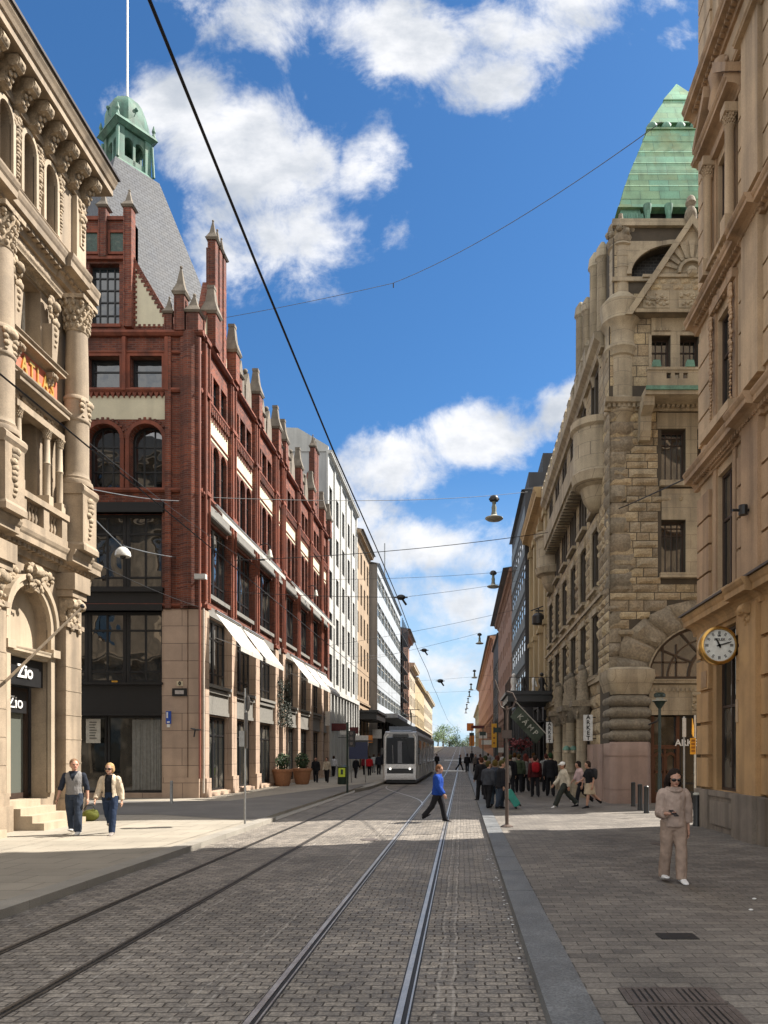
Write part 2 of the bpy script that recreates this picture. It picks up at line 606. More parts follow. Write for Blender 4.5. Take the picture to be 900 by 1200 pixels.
# ragged outlines: the position is shaken by noise before the distance to each cloud is measured
wob = nd(nt, 'ShaderNodeTexNoise', i_Scale=5.0, i_Detail=5.0, i_Roughness=0.62)
L(uv.outputs[0], wob.inputs['Vector'])
wv = nt.nodes.new('ShaderNodeVectorMath'); wv.operation = 'MULTIPLY_ADD'
wc_ = nt.nodes.new('ShaderNodeVectorMath'); wc_.operation = 'SUBTRACT'
L(wob.outputs['Color'], wc_.inputs[0]); wc_.inputs[1].default_value = (.5, .5, .5)
L(wc_.outputs[0], wv.inputs[0]); wv.inputs[1].default_value = (.16, .13, 0); L(uv.outputs[0], wv.inputs[2])
acc = None
for x, y, rx, ry, a, k in BLOBS:
    mp = nt.nodes.new('ShaderNodeMapping')
    mp.vector_type = 'TEXTURE'
    mp.inputs['Location'].default_value = ((x - CX) / F, (CY - y) / F, 0)
    mp.inputs['Rotation'].default_value = (0, 0, rad(-a))
    mp.inputs['Scale'].default_value = (rx / F, ry / F, 1)
    L(wv.outputs[0], mp.inputs['Vector'])
    ln = nt.nodes.new('ShaderNodeVectorMath'); ln.operation = 'LENGTH'
    L(mp.outputs[0], ln.inputs[0])
    r = ramp(nt, ln.outputs['Value'], 0.0, 1.75, k, 0.0)
    acc = r if acc is None else math_(nt, 'SMOOTH_MAX' if False else 'MAXIMUM', acc, r)
fb = nd(nt, 'ShaderNodeTexNoise', i_Scale=7.0, i_Detail=11.0, i_Roughness=0.66, i_Distortion=0.3)
L(uv.outputs[0], fb.inputs['Vector'])
dens = math_(nt, 'ADD', acc, math_(nt, 'MULTIPLY', math_(nt, 'SUBTRACT', fb.outputs['Fac'], 0.5), 2.15))
cover = ramp(nt, dens, 0.36, 1.0, 0.0, 0.98)
# thicker cloud is greyer
fb2 = nd(nt, 'ShaderNodeTexNoise', i_Scale=5.0, i_Detail=6.0, i_Roughness=0.6)
mp2 = nd(nt, 'ShaderNodeMapping'); mp2.inputs['Location'].default_value = (.03, .35, 0); mp2.inputs['Scale'].default_value = (1, 1.7, 1)
L(uv.outputs[0], mp2.inputs['Vector']); L(mp2.outputs[0], fb2.inputs['Vector'])
shade = ramp(nt, math_(nt, 'ADD', math_(nt, 'MULTIPLY', fb2.outputs['Fac'], 1.0), math_(nt, 'MULTIPLY', dens, 0.16)), 0.46, 0.84, 0.0, 0.9)
cloudcol = mixc(nt, (8.2, 8.2, 8.3), (4.0, 4.4, 5.0), shade)
hs = nd(nt, 'ShaderNodeHueSaturation', i_Saturation=1.12, i_Value=1.0)
L(sky.outputs[0], hs.inputs['Color'])
skyc = mixc(nt, hs.outputs[0], (0.62, 0.96, 1.18), 1.0, 'MULTIPLY')
elev = math_(nt, 'DIVIDE', sep.outputs[2], ay)
skyc = mixc(nt, skyc, (4.6, 6.1, 7.6), ramp(nt, elev, 0.0, 0.42, 0.85, 0.0))
# unseen bright cloud added overhead and behind to fill the shaded street
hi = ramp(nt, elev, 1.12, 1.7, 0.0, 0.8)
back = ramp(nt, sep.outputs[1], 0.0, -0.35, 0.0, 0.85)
fill_cloud = math_(nt, 'MULTIPLY', math_(nt, 'MAXIMUM', hi, back), ramp(nt, fb.outputs['Fac'], 0.3, 0.5, 0.55, 1.0))
L(mixc(nt, mixc(nt, skyc, (11.8, 11.5, 11.0), fill_cloud), cloudcol, cover), bg.inputs['Color'])
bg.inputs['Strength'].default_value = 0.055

vs = SC.view_settings
SC.display_settings.display_device = 'sRGB'
vs.view_transform, vs.look, vs.gamma, vs.exposure = 'Standard', 'None', 1.0, 1.3
SC.cycles.use_denoising = True
SC.cycles.max_bounces = 6
SC.cycles.diffuse_bounces = 4
SC.cycles.caustics_reflective = False
SC.cycles.caustics_refractive = False
SC.cycles.sample_clamp_indirect = 6.0

# ------------------------------------------------------------------ the ground
def sheet(x0, x1, y0, y1, dz, step=6.0, zfun=gz):
    m = MB()
    n = max(1, int((y1 - y0) / step))
    ys = [y0 + (y1 - y0) * i / n for i in range(n + 1)]
    m.add([(x, y, zfun(y) + dz) for y in ys for x in (x0, x1)], [(2 * i, 2 * i + 1, 2 * i + 3, 2 * i + 2) for i in range(n)])
    return m


def slab(m, x0, x1, y0, y1, z0, z1, step=6.0):
    n = max(1, int((y1 - y0) / step))
    ys = [y0 + (y1 - y0) * i / n for i in range(n + 1)]
    rings = [[(x0, y, gz(y) + z0), (x1, y, gz(y) + z0), (x1, y, gz(y) + z1), (x0, y, gz(y) + z1)] for y in ys]
    m.loft(rings)


def sett_material():
    """granite setts in rows across the street, pale joints along the rails, worn and stained"""
    m, nt, b = new_mat('granite_setts')
    L = nt.links.new
    pos, wcd = wall_coords(nt, True, 0.085, 2.6)
    br = nd(nt, 'ShaderNodeTexBrick', i_Scale=1.0, i_Mortar_Size=0.009, i_Mortar_Smooth=0.9, i_Brick_Width=0.17, i_Row_Height=0.1)
    L(wcd, br.inputs['Vector'])
    br.inputs['Color1'].default_value = (0.255, 0.225, 0.188, 1)
    br.inputs['Color2'].default_value = (0.155, 0.138, 0.12, 1)
    br.inputs['Mortar'].default_value = (0.095, 0.083, 0.07, 1)
    n1 = nd(nt, 'ShaderNodeTexNoise', i_Scale=0.55, i_Detail=6.0, i_Roughness=0.7); L(pos, n1.inputs['Vector'])
    n2 = nd(nt, 'ShaderNodeTexNoise', i_Scale=38.0, i_Detail=3.0); L(pos, n2.inputs['Vector'])
    n3 = nd(nt, 'ShaderNodeTexNoise', i_Scale=5.0, i_Detail=5.0, i_Roughness=0.7); L(pos, n3.inputs['Vector'])
    v = math_(nt, 'MULTIPLY', ramp(nt, n1.outputs['Fac'], 0.3, 0.7, 0.68, 1.25), ramp(nt, n2.outputs['Fac'], 0.3, 0.7, 0.68, 1.3))
    v = math_(nt, 'MULTIPLY', v, ramp(nt, n3.outputs['Fac'], 0.3, 0.7, 0.7, 1.25))
    cc = nt.nodes.new('ShaderNodeCombineXYZ')
    for i in range(3): L(v, cc.inputs[i])
    c = mixc(nt, br.outputs['Color'], cc.outputs[0], 1.0, 'MULTIPLY')
    # pale mortar seams that run along both sides of the rails
    sp = nt.nodes.new('ShaderNodeSeparateXYZ'); L(wcd, sp.inputs[0])
    seam = None
    for x in (-1.88, -2.02, -0.12, 0.0, -3.05, -4.75):
        d = math_(nt, 'ABSOLUTE', math_(nt, 'SUBTRACT', sp.outputs[0], x - 0.025))
        s = ramp(nt, d, 0.006, 0.016, 1.0, 0.0)
        seam = s if seam is None else math_(nt, 'MAXIMUM', seam, s)
    seam = math_(nt, 'MULTIPLY', seam, ramp(nt, n3.outputs['Fac'], 0.42, 0.56, 0.0, 0.75))
    c = mixc(nt, c, (0.36, 0.33, 0.29), seam)
    L(c, b.inputs['Base Color'])
    L(ramp(nt, n3.outputs['Fac'], 0.3, 0.7, 0.55, 0.8), b.inputs['Roughness'])
    h = math_(nt, 'ADD', math_(nt, 'MULTIPLY', br.outputs['Fac'], -1.0), math_(nt, 'ADD', math_(nt, 'MULTIPLY', n2.outputs['Fac'], 0.25), math_(nt, 'MULTIPLY', n3.outputs['Fac'], 0.7)))
    bp = nd(nt, 'ShaderNodeBump', i_Strength=0.95, i_Distance=0.025)
    L(h, bp.inputs['Height']); L(bp.outputs[0], b.inputs['Normal'])
    return m


SETTS = sett_material()
PAVERS = mat('brick_pavers', (0.19, 0.17, 0.145), 0.72, 0.28, 0.5, 0.22, 0.45, 45, ground=True, distort=0.045, brick=(0.28, 0.14, 0.007, (0.075, 0.066, 0.057), (0.12, 0.107, 0.094), 0.6), dirt=(0.085, 0.075, 0.065), dirt_amt=0.6)
SLABS = mat('concrete_slabs', (0.31, 0.275, 0.22), 0.8, 0.12, 0.4, 0.1, 0.25, 50, ground=True, brick=(0.9, 0.6, 0.010, (0.15, 0.13, 0.105), (0.285, 0.255, 0.205), 0.4), dirt=(0.17, 0.15, 0.12), dirt_amt=0.5)
ASPHALT = mat('asphalt', (0.15, 0.138, 0.125), 0.85, 0.2, 0.6, 0.2, 0.5, 90, ground=True, dirt=(0.16, 0.15, 0.135), dirt_amt=0.5)
KERB = mat('kerb_granite', (0.135, 0.14, 0.143), 0.6, 0.25, 1.6, 0.35, 0.5, 55, ground=True, dirt=(0.075, 0.072, 0.07), dirt_amt=0.7)
KERB_PALE = mat('pale_kerb_granite', (0.26, 0.24, 0.205), 0.75, 0.14, 0.9, 0.2, 0.25, 80, ground=True)
GROUND = mat('ground_earth', (0.14, 0.13, 0.11), 0.9, 0.2, 0.2, 0.1, 0.2, 20, ground=True)
PAINT = mat('road_paint', (0.62, 0.61, 0.57), 0.7, 0.2, 3.0, 0.2, 0.2, 60, ground=True)
GROOVE = plain('rail_groove', (0.012, 0.011, 0.010), 0.6)
RAIL = mat('rail_steel', (0.56, 0.53, 0.49), 0.42, 0.15, 3.0, 0.1, 0.05, 60, metal=1.0, ground=True)

structure('ground', sheet(-700, 700, -60, 900, -0.06, 8.0), GROUND)
structure('road', sheet(-5.3, 0.6, -8, 300, 0.0), SETTS)
m = MB(); slab(m, 0.95, 6.3, -8, 300, -0.05, 0.10); structure('pavement', m, PAVERS)
m = MB(); slab(m, 6.3, 60, 17.0, 28.5, -0.05, 0.098); structure('pavement', m, PAVERS)
m = MB(); slab(m, -11.6, -5.62, -8, 300, -0.05, 0.10); structure('pavement', m, SLABS)
m = MB(); slab(m, -60, -11.6, 20.3, 31.0, -0.05, 0.098); structure('pavement', m, SLABS)
structure('street', sheet(-60, -9.0, 21.6, 28.0, 0.108), ASPHALT)     # the side street on the left
m = MB()
m.add([(-9.0, 21.6, .108), (-5.62, 19.6, .106), (-5.62, 47.0, .106), (-9.0, 28.0, .108)], [(0, 1, 2, 3)])
structure('street', m, ASPHALT)
m = MB(); y = -8.0
while y < 300:                                                    # kerbstones with open joints
    ln = 1.45 + 0.3 * R.random()
    slab(m, 0.6, 0.944, y, y + ln - 0.015, -0.05, 0.112 + R.uniform(-.004, .004), 99)
    y += ln
structure('kerb', m, KERB)
m = MB(); y = -8.0
while y < 300:
    ln = 1.3 + 0.3 * R.random()
    if not (19.5 < y < 40): slab(m, -5.614, -5.3, y, y + ln - 0.012, -0.05, 0.112, 99)
    else: slab(m, -5.614, -5.3, y, y + ln - 0.012, -0.05, 0.02, 99)
    y += ln
structure('kerb', m, KERB_PALE)
for yy, wd in ((75.0, 0.9), (108.0, 0.9)):
    structure('road_marking', sheet(-2.6, 0.5, yy, yy + wd + yy * .018, 0.006, .5), PAINT)
# platform edge beside the tram
m = MB(); m.prism([(-5.3, 36.0), (-4.95, 39.5), (-4.95, 62.0), (-5.3, 64.0)], 'z', -0.05, 0.16)
structure('kerb', m, KERB_PALE)


RAIL_DULL = mat('dull_rail_steel', (0.10, 0.092, 0.085), 0.45, 0.25, 3.0, 0.15, 0.05, 60, metal=0.6, ground=True)


def rail_part(parent, x, y0, y1, wdt=0.048, rm=None):
    """one grooved rail: steel head, flangeway groove and guard lip, flush with the setts"""
    m = MB(); g = MB()
    n = 40
    ys = [y0 + (y1 - y0) * (i / n) ** 1.5 for i in range(n + 1)]
    for a, b, dz, t in ((x - wdt, x, .012, m), (x + .036, x + .05, .010, m), (x - wdt - .014, x - wdt - .001, .0035, g), (x + .001, x + .035, .0035, g), (x + .051, x + .062, .0035, g)):
        t.add([(xx, yy, gz(yy) + dz) for yy in ys for xx in (a, b)], [(2 * i, 2 * i + 1, 2 * i + 3, 2 * i + 2) for i in range(n)])
    r = obj('rail', m, rm or RAIL, parent)
    obj('groove', g, GROOVE, r)


for cx, lab in ((-0.96, 'grooved tram rails nearest the dark kerb, shining towards the far brow'), (-3.9, 'dull tram rails that the silver tram stands on')):
    t = empty('tram_track', (cx, 10, 0), lab, 'tram track', 'tram tracks set in the paving')
    for sx in (-0.53, 0.53): rail_part(t, cx + sx, -6.0, 280.0, .048 if cx > -2 else .034, RAIL if cx > -2 else RAIL_DULL)
    if cx > -2:   # crossover rail swinging over to the other track
        m = MB()
        pts = []
        for i in range(25):
            u = i / 24
            pts.append((-1.49 + (-4.4 + 1.49) * (3 * u * u - 2 * u ** 3), 27 + 16 * u))
        m.add([(x + e, y, 0.014) for x, y in pts for e in (-.03, .03)], [(2 * i, 2 * i + 1, 2 * i + 3, 2 * i + 2) for i in range(24)])
        obj('crossover_rail', m, RAIL, t)
# ------------------------------------------------------------------ people
DG = None
CLOTH = {}


def cloth_mat(col):
    key = tuple(round(c, 3) for c in col)
    if key not in CLOTH:
        m, nt, b = new_mat('cloth')
        g = nt.nodes.new('ShaderNodeTexCoord')
        n = nd(nt, 'ShaderNodeTexNoise', i_Scale=9.0, i_Detail=5.0); nt.links.new(g.outputs['Object'], n.inputs['Vector'])
        n2 = nd(nt, 'ShaderNodeTexNoise', i_Scale=320.0, i_Detail=2.0); nt.links.new(g.outputs['Object'], n2.inputs['Vector'])
        v = math_(nt, 'MULTIPLY', ramp(nt, n.outputs['Fac'], .3, .7, .84, 1.14), ramp(nt, n2.outputs['Fac'], .3, .7, .9, 1.1))
        cc = nt.nodes.new('ShaderNodeCombineXYZ')
        for i in range(3): nt.links.new(v, cc.inputs[i])
        nt.links.new(mixc(nt, col, cc.outputs[0], 1.0, 'MULTIPLY'), b.inputs['Base Color'])
        b.inputs['Roughness'].default_value = .9
        b.inputs['Specular IOR Level'].default_value = .2
        CLOTH[key] = m
    return CLOTH[key]


def skin_mat(col):
    key = ('skin',) + tuple(col)
    if key not in CLOTH:
        m, nt, b = new_mat('skin')
        b.inputs['Base Color'].default_value = (*col, 1); b.inputs['Roughness'].default_value = .5
        b.inputs['Subsurface Weight'].default_value = .12; b.inputs['Subsurface Radius'].default_value = (.01, .004, .002); b.inputs['Subsurface Scale'].default_value = .5
        CLOTH[key] = m
    return CLOTH[key]


def fuse(mb, vox, it, matl, name, wrinkle=0.0, wscale=14.0, cut=None, seed=0.0):
    """one continuous skin over overlapping shapes"""
    me = bpy.data.meshes.new('tmp'); me.from_pydata(mb.v, [], mb.f)
    bm = bmesh.new(); bm.from_mesh(me); bmesh.ops.recalc_face_normals(bm, faces=bm.faces); bm.to_mesh(me); bm.free()
    o = bpy.data.objects.new('tmp', me); COL.objects.link(o)
    r = o.modifiers.new('r', 'REMESH'); r.mode = 'VOXEL'; r.voxel_size = vox
    s = o.modifiers.new('s', 'SMOOTH'); s.iterations = it; s.factor = .5
    dg = bpy.context.evaluated_depsgraph_get()
    out = bpy.data.meshes.new_from_object(o.evaluated_get(dg))
    bpy.data.objects.remove(o)
    if wrinkle or cut:
        bm = bmesh.new(); bm.from_mesh(out)
        bm.normal_update()
        if wrinkle:
            for v in bm.verts:
                p = v.co; n = mnoise.noise((p.x * wscale + seed, p.y * wscale, p.z * wscale * .55)) + .5 * mnoise.noise((p.x * wscale * 2.3, p.y * wscale * 2.3 + seed, p.z * wscale * 1.6))
                v.co = p + v.normal * n * wrinkle
        if cut: bmesh.ops.delete(bm, geom=[v for v in bm.verts if cut(v.co)], context='VERTS')
        bm.to_mesh(out); bm.free()
    out.materials.clear(); out.materials.append(matl); out.shade_smooth(); out.name = name
    return out


def rings_loft(mb, rings, T=None, n=14):
    rr = []
    for z, rx, ry, y in rings:
        rg = [Vector((rx * math.cos(2 * math.pi * i / n), y + ry * math.sin(2 * math.pi * i / n), z)) for i in range(n)]
        rr.append([T(p) for p in rg] if T else rg)
    mb.loft(rr)


SKIN = (.42, .235, .16)


def person(label, loc, yaw, h, legs=((20, 5), (-20, 20)), arms=((-12, 8, 15, 2), (12, 8, 15, 2)), lean=2, head=(0, 0), top=None, bottom=None, shoes=(.02, .02, .02), hair=((.05, .03, .02), 'short'), skin=SKIN, vox=.012, inner=None, shades=False, cap=None, face=True, male=True, group=None, hands=True, vest=None):
    top = dict(dict(col=(.03, .03, .035), sleeve=1.0, hem=.49, loose=.012), **(top or {}))
    bottom = dict(dict(col=(.02, .02, .025), kind='trousers', loose=.008, end=1.0), **(bottom or {}))
    t = bpy.data.objects.new('person', None); link(t); WLOC[t.name] = Vector((0, 0, 0))
    tag(t, label, 'person', group)
    up = Matrix.Rotation(rad(lean), 4, 'X')
    piv = Vector((0, 0, .53 * h))
    TU = lambda p: up @ (Vector(p) - piv) + piv
    # joints ------------------------------------------------------------
    J = {}
    for s, (a, k) in zip((1, -1), legs):
        hp = Vector((s * .052 * h, 0, .525 * h))
        kn = hp + .25 * h * Vector((s * .02, -math.sin(rad(a)), -math.cos(rad(a))))
        an = kn + .235 * h * Vector((0, -math.sin(rad(a - k)), -math.cos(rad(a - k))))
        J[s] = (hp, kn, an, rad(a - k))
    low = min(J[s][2].z - .042 * h for s in (1, -1))
    lift = -low
    off = Vector((0, 0, lift))
    A = {}
    sw = .112 * h if male else .1 * h
    for s, (b, c, e, inw) in zip((1, -1), arms):
        b, c, e, inw = rad(b), rad(c), rad(e), rad(inw)
        sh = TU((s * sw, .004 * h, .79 * h))
        el = sh + .178 * h * Vector((s * math.sin(c), -math.sin(b) * math.cos(c), -math.cos(b) * math.cos(c)))
        v = Vector((s * (math.sin(c) * .6 - math.sin(inw)), -math.sin(b + e), -math.cos(b + e))).normalized()
        A[s] = (sh, el, el + .145 * h * v, v)
    sm = 1.0 if male else .9
    HT = Matrix.Rotation(rad(head[0]), 4, 'Z') @ Matrix.Rotation(rad(head[1]), 4, 'X')
    nk = Vector((0, .002 * h, .868 * h))
    TH = lambda p: TU(HT @ (Vector(p) - nk) + nk)

    def hb(mb, c, r, sx=1, sy=1, sz=1, n=14, m=10):
        q = MB(); q.ball((0, 0, 0), 1, n, m)
        mb.add([TH((c[0] * h + x * r * sx * h, c[1] * h + y * r * sy * h, c[2] * h + z * r * sz * h)) for x, y, z in q.v], q.f)
    # body ----------------------------------------------------------------
    m = MB()
    rings_loft(m, [(z * h, rx * h * sm, ry * h, y * h) for z, rx, ry, y in ((.47, .07, .06, .005), (.52, .094, .07, .008), (.58, .084, .062, .002), (.64, .078, .058, 0), (.72, .09, .064, 0), (.775, .102, .062, .004), (.805, .098, .052, .008), (.828, .07, .042, .008), (.848, .042, .036, .008))], TU)
    m.tube([TU((0, .006 * h, .83 * h)), TH((0, -.004 * h, .885 * h))], [.034 * h * sm, .03 * h * sm], 12)
    hb(m, (0, -.002, .942), .062, .84, 1.0, 1.02); hb(m, (0, -.022, .905), .044, .86, .95, 1.0); hb(m, (0, -.05, .878), .017, 1.1, .8, .9)
    hb(m, (0, -.069, .917), .0085, .9, 1.2, 1.0); hb(m, (0, -.064, .93), .0075, .7, .9, 2.2); hb(m, (0, -.056, .948), .022, 1.6, .4, .4)
    for s in (1, -1): hb(m, (s * .052, .008, .925), .015, .45, .9, 1.3, 8, 6)
    for s in (1, -1):
        hp, kn, an, fa = J[s]
        m.tube([hp + Vector((0, 0, .03 * h)), hp.lerp(kn, .3), kn, kn.lerp(an, .3), an], [.05 * h, .05 * h, .035 * h, .035 * h, .02 * h], 12)
        m.ball(tuple(kn), .035 * h, 10, 8)
        sh, el, wr, v = A[s]
        m.ball(tuple(sh), .031 * h * sm, 10, 8)
        m.tube([sh, sh.lerp(el, .4), el, el.lerp(wr, .3), wr], [.029 * h * sm, .027 * h * sm, .021 * h * sm, .021 * h * sm, .0145 * h], 12)
        m.ball(tuple(el), .021 * h * sm, 8, 6)
        l = (Vector((0, -1, 0)) - v * Vector((0, -1, 0)).dot(v))
        l = l.normalized() if l.length > .3 else (Vector((-s, 0, 0)) - v * Vector((-s, 0, 0)).dot(v)).normalized()
        n = v.cross(l) * (1 if v.cross(l).x * -s > 0 else -1)
        kb = wr + v * .052 * h
        for q_ in (-.5, .5): m.tube([wr + l * q_ * .012 * h, kb + l * q_ * .022 * h], [.011 * h, .0115 * h], 8)
        if hands:
            for fi, (ln, offl) in enumerate(((.036, .018), (.042, .006), (.039, -.006), (.03, -.017))):
                base = kb - v * .008 * h + l * offl * h
                d1 = (v + n * .25).normalized(); d2 = (v + n * .9).normalized()
                p1 = base + d1 * (ln * .6 + .008) * h
                m.tube([base, p1, p1 + d2 * ln * .55 * h], [.0058 * h, .0054 * h, .0045 * h], 7)
            tb = wr + v * .016 * h + l * .014 * h
            m.tube([tb, tb + (v * .7 + l * .6 + n * .2).normalized() * .026 * h, tb + (v * .7 + l * .6 + n * .2).normalized() * .026 * h + (v + n * .4).normalized() * .02 * h], [.0085 * h, .0068 * h, .0052 * h], 7)
        else:
            m.ball(tuple(kb + v * .02 * h), .017 * h, 8, 6, .8, 1, 1.3)
    parts = [('body', fuse(m, vox * .75, 3, skin_mat(skin), 'body'))]
    # trousers, skirt -------------------------------------------------------
    lo = bottom['loose'] * h
    m = MB()
    if bottom['kind'] == 'skirt':
        e = bottom['end']
        rings_loft(m, [(z * h, rx * h, ry * h, 0) for z, rx, ry in ((.60, .083, .066), (.55, .096, .076), (.45, .115, .1), (.36, .13, .12), (e, .138, .13))][::-1])
    else:
        rings_loft(m, [(z * h, rx * h * sm + lo, ry * h + lo, y * h) for z, rx, ry, y in ((.46, .06, .055, .004), (.5, .088, .07, .006), (.54, .094, .07, .006), (.6, .084, .063, 0))])
        for s in (1, -1):
            hp, kn, an, fa = J[s]
            end = kn.lerp(an, bottom['end'] * 1.06)
            m.tube([hp + Vector((0, 0, .02 * h)), hp.lerp(kn, .35), kn, kn.lerp(end, .5), end], [.053 * h + lo, .051 * h + lo, .038 * h + lo * 1.1, .035 * h + lo * 1.25, .031 * h + lo * 1.5], 12)
            m.ball(tuple(kn), .038 * h + lo, 10, 8)
    parts.append((bottom['kind'], fuse(m, vox, 2, cloth_mat(bottom['col']), bottom['kind'], .010, 12, None, h * 7)))
    # shirt, jacket ---------------------------------------------------------
    def torso(name, col, lo, hem, sleeve, cut=None, collar=.85, wr_=.009):
        m = MB()
        rg = [(hem, .094, .072, .004)] if hem < .56 else [(hem, .086, .066, .002)]
        rg = [(z, rx, ry, y) for z, rx, ry, y in ((hem, .095, .074, .006), (hem + .015, .098, .076, .006), (.58, .09, .069, .003), (.64, .085, .065, 0), (.72, .094, .069, 0), (.775, .105, .066, .004), (.805, .1, .055, .008), (.828, .072, .045, .008), (collar, .044, .039, .006)) if z >= hem]
        rg.sort()
        rings_loft(m, [(z * h, rx * h * sm + lo, ry * h + lo, y * h) for z, rx, ry, y in rg], TU)
        for s in (1, -1):
            sh, el, wr, v = A[s]
            if sleeve > 0: m.ball(tuple(sh), .031 * h * sm + lo * .8, 10, 8)
            if sleeve > .5:
                en = el.lerp(wr, (sleeve - .5) * 2)
                m.tube([sh, sh.lerp(el, .4), el, el.lerp(en, .5), en], [.031 * h * sm + lo, .03 * h * sm + lo, .026 * h * sm + lo, .024 * h * sm + lo, .021 * h * sm + lo], 12)
                m.ball(tuple(el), .026 * h * sm + lo, 8, 6)
            elif sleeve > 0:
                m.tube([sh, sh.lerp(el, sleeve * 2)], [.034 * h * sm + lo, .032 * h * sm + lo], 12)
        parts.append((name, fuse(m, vox, 2, cloth_mat(col), name, wr_, 15, cut, h * 3)))
    if top.get('hood'):
        m = MB()
        pts = [TU((.062 * h * math.sin(a), (.012 + .058 * -math.cos(a)) * h * -1, (.832 + .014 * math.cos(a)) * h)) for a in [2 * math.pi * i / 16 for i in range(17)]]
        m.tube(pts, .013 * h, 8)
        m.tube([TU((-.05 * h, .05 * h, .85 * h)), TU((0, .085 * h, .82 * h)), TU((.05 * h, .05 * h, .85 * h))], .03 * h, 8)
        parts.append(('hood', fuse(m, vox, 1, cloth_mat(top['col']), 'hood', .006, 20)))
    if inner: torso('shirt', inner['col'], .004 * h, inner.get('hem', .5), inner.get('sleeve', .3))
    cut = None
    if top.get('open'): cut = lambda p: p.y < -.02 * h and abs(p.x) < (top['open'] + .05 * max(0, .62 - p.z / h)) * h and p.z < .86 * h
    torso(top.get('name', 'jacket'), top['col'], top['loose'] * h, top['hem'], top['sleeve'], cut)
    if vest: torso('vest', vest, .016 * h, .53, 0.0, lambda p: p.y < 0 and abs(p.x) < .05 * h * max(0, (p.z / h - .72) / .12))
    # shoes -------------------------------------------------------------------
    m = MB()
    for s in (1, -1):
        hp, kn, an, fa = J[s]
        pitch = fa * .75 if fa < 0 else fa * .6
        c, sn = math.cos(pitch), math.sin(pitch)
        R_ = lambda y, z: Vector((0, y * c + z * sn, -y * sn * -1 * -1 + z * c)) if False else Vector((0, y * c - z * sn, y * sn + z * c))
        f = lambda x, y, z: an + Vector((x, 0, 0)) + R_(y, z)
        rr = []
        for y, w_, z0, z1 in ((.045, .02, -.04, .0), (.03, .026, -.043, .012), (-.02, .027, -.043, .008), (-.06, .03, -.043, -.012), (-.095, .029, -.043, -.02), (-.118, .02, -.042, -.026)):
            zc, hh = (z0 + z1) / 2 * h, (z1 - z0) / 2 * h
            rr.append([f(w_ * h * math.cos(a) + s * .006 * h, y * h, zc + hh * max(-1, min(1, 1.35 * math.sin(a)))) for a in [2 * math.pi * i / 12 for i in range(12)]])
        sm_ = MB(); sm_.loft(rr)
        sh_me = fuse(sm_, vox * .6, 1, cloth_mat(shoes), 'shoe')
        parts.append(('shoe', sh_me))
    # hair, cap, glasses, face ---------------------------------------------------
    hc, kind = hair
    m = MB()
    if kind != 'bald':
        hb(m, (0, .011, .956), .064, .9, 1.0, .97); hb(m, (0, .024, .93), .05, 1.0, .9, 1.1)
        if kind == 'long':
            for s in (-1, 0, 1): m.tube([TH((s * .042 * h, .03 * h, .94 * h)), TH((s * .05 * h, .04 * h, .88 * h)), TU((s * .048 * h, .06 * h, .82 * h)), TU((s * .035 * h, .075 * h, .76 * h))], [.03 * h, .03 * h, .026 * h, .012 * h], 8)
            for s in (-1, 1): hb(m, (s * .045, .005, .935), .026, .7, 1.2, 1.9)
        if kind == 'bob':
            for s in (-1, 1): hb(m, (s * .044, .01, .925), .028, .7, 1.2, 1.6)
            hb(m, (0, .035, .905), .04, 1.2, .7, 1.1)
        if kind == 'bun': hb(m, (0, .07, .975), .026)
        parts.append(('hair', fuse(m, vox * .7, 1, cloth_mat(hc), 'hair', .005, 45, None, 2)))
    if cap:
        m = MB(); hb(m, (0, .004, .962), .067, .92, 1.03, .85); hb(m, (0, -.075, .965), .04, 1.1, 1.0, .12)
        parts.append(('cap', fuse(m, vox * .6, 1, cloth_mat(cap), 'cap')))
    small = []
    if face:
        if shades:
            m = MB()
            for s in (-1, 1): hb(m, (s * .024, -.06, .934), .021, 1.05, .45, .72, 10, 8)
            hb(m, (0, -.064, .937), .01, 1.6, .5, .5, 8, 6)
            for s in (-1, 1): m.tube([TH((s * .045 * h, -.045 * h, .938 * h)), TH((s * .054 * h, .01 * h, .935 * h))], .004 * h, 6)
            small.append(('sunglasses', m, plain('sunglass_black', (.01, .01, .01), .15) if 'sunglass_black' not in bpy.data.materials else bpy.data.materials['sunglass_black']))
        else:
            for s in (-1, 1):
                m = MB(); hb(m, (s * .022, -.0555, .936), .0085, 1.2, .5, .8, 8, 6); small.append(('eye', m, cloth_mat((.05, .035, .03))))
        m = MB(); hb(m, (0, -.0595, .896), .012, 1.4, .5, .4, 8, 6); small.append(('mouth', m, cloth_mat((.28, .09, .075))))
    for nme, me in parts:
        o = bpy.data.objects.new(nme, me); link(o, t); o.location = off
    for nme, mb, mm in small:
        me = mesh_from(nme, mb.v, mb.f, mm, 60); o = bpy.data.objects.new(nme, me); link(o, t); o.location = off
    t.location = loc; t.rotation_euler = (0, 0, rad(yaw))
    W = Matrix.Translation(loc) @ Matrix.Rotation(rad(yaw), 4, 'Z') @ Matrix.Translation(off)
    return t, dict(W=W, A=A, TU=TU, h=h)


def feet(x, y, road=False):
    """where someone whose shoes show at pixel (x, y) stands"""
    lo, hi = 5.0, 230.0
    for _ in range(50):
        d = (lo + hi) / 2
        z = gz(d) + (0.0 if road else .1)
        if CY - (z - H) * F / d > y: lo = d
        else: hi = d
    return Vector(((x - CX) * d / F, d, z + .012))


def height(px, p, lo=1.56, hi=1.86):
    return max(lo, min(hi, px * p.y / F))


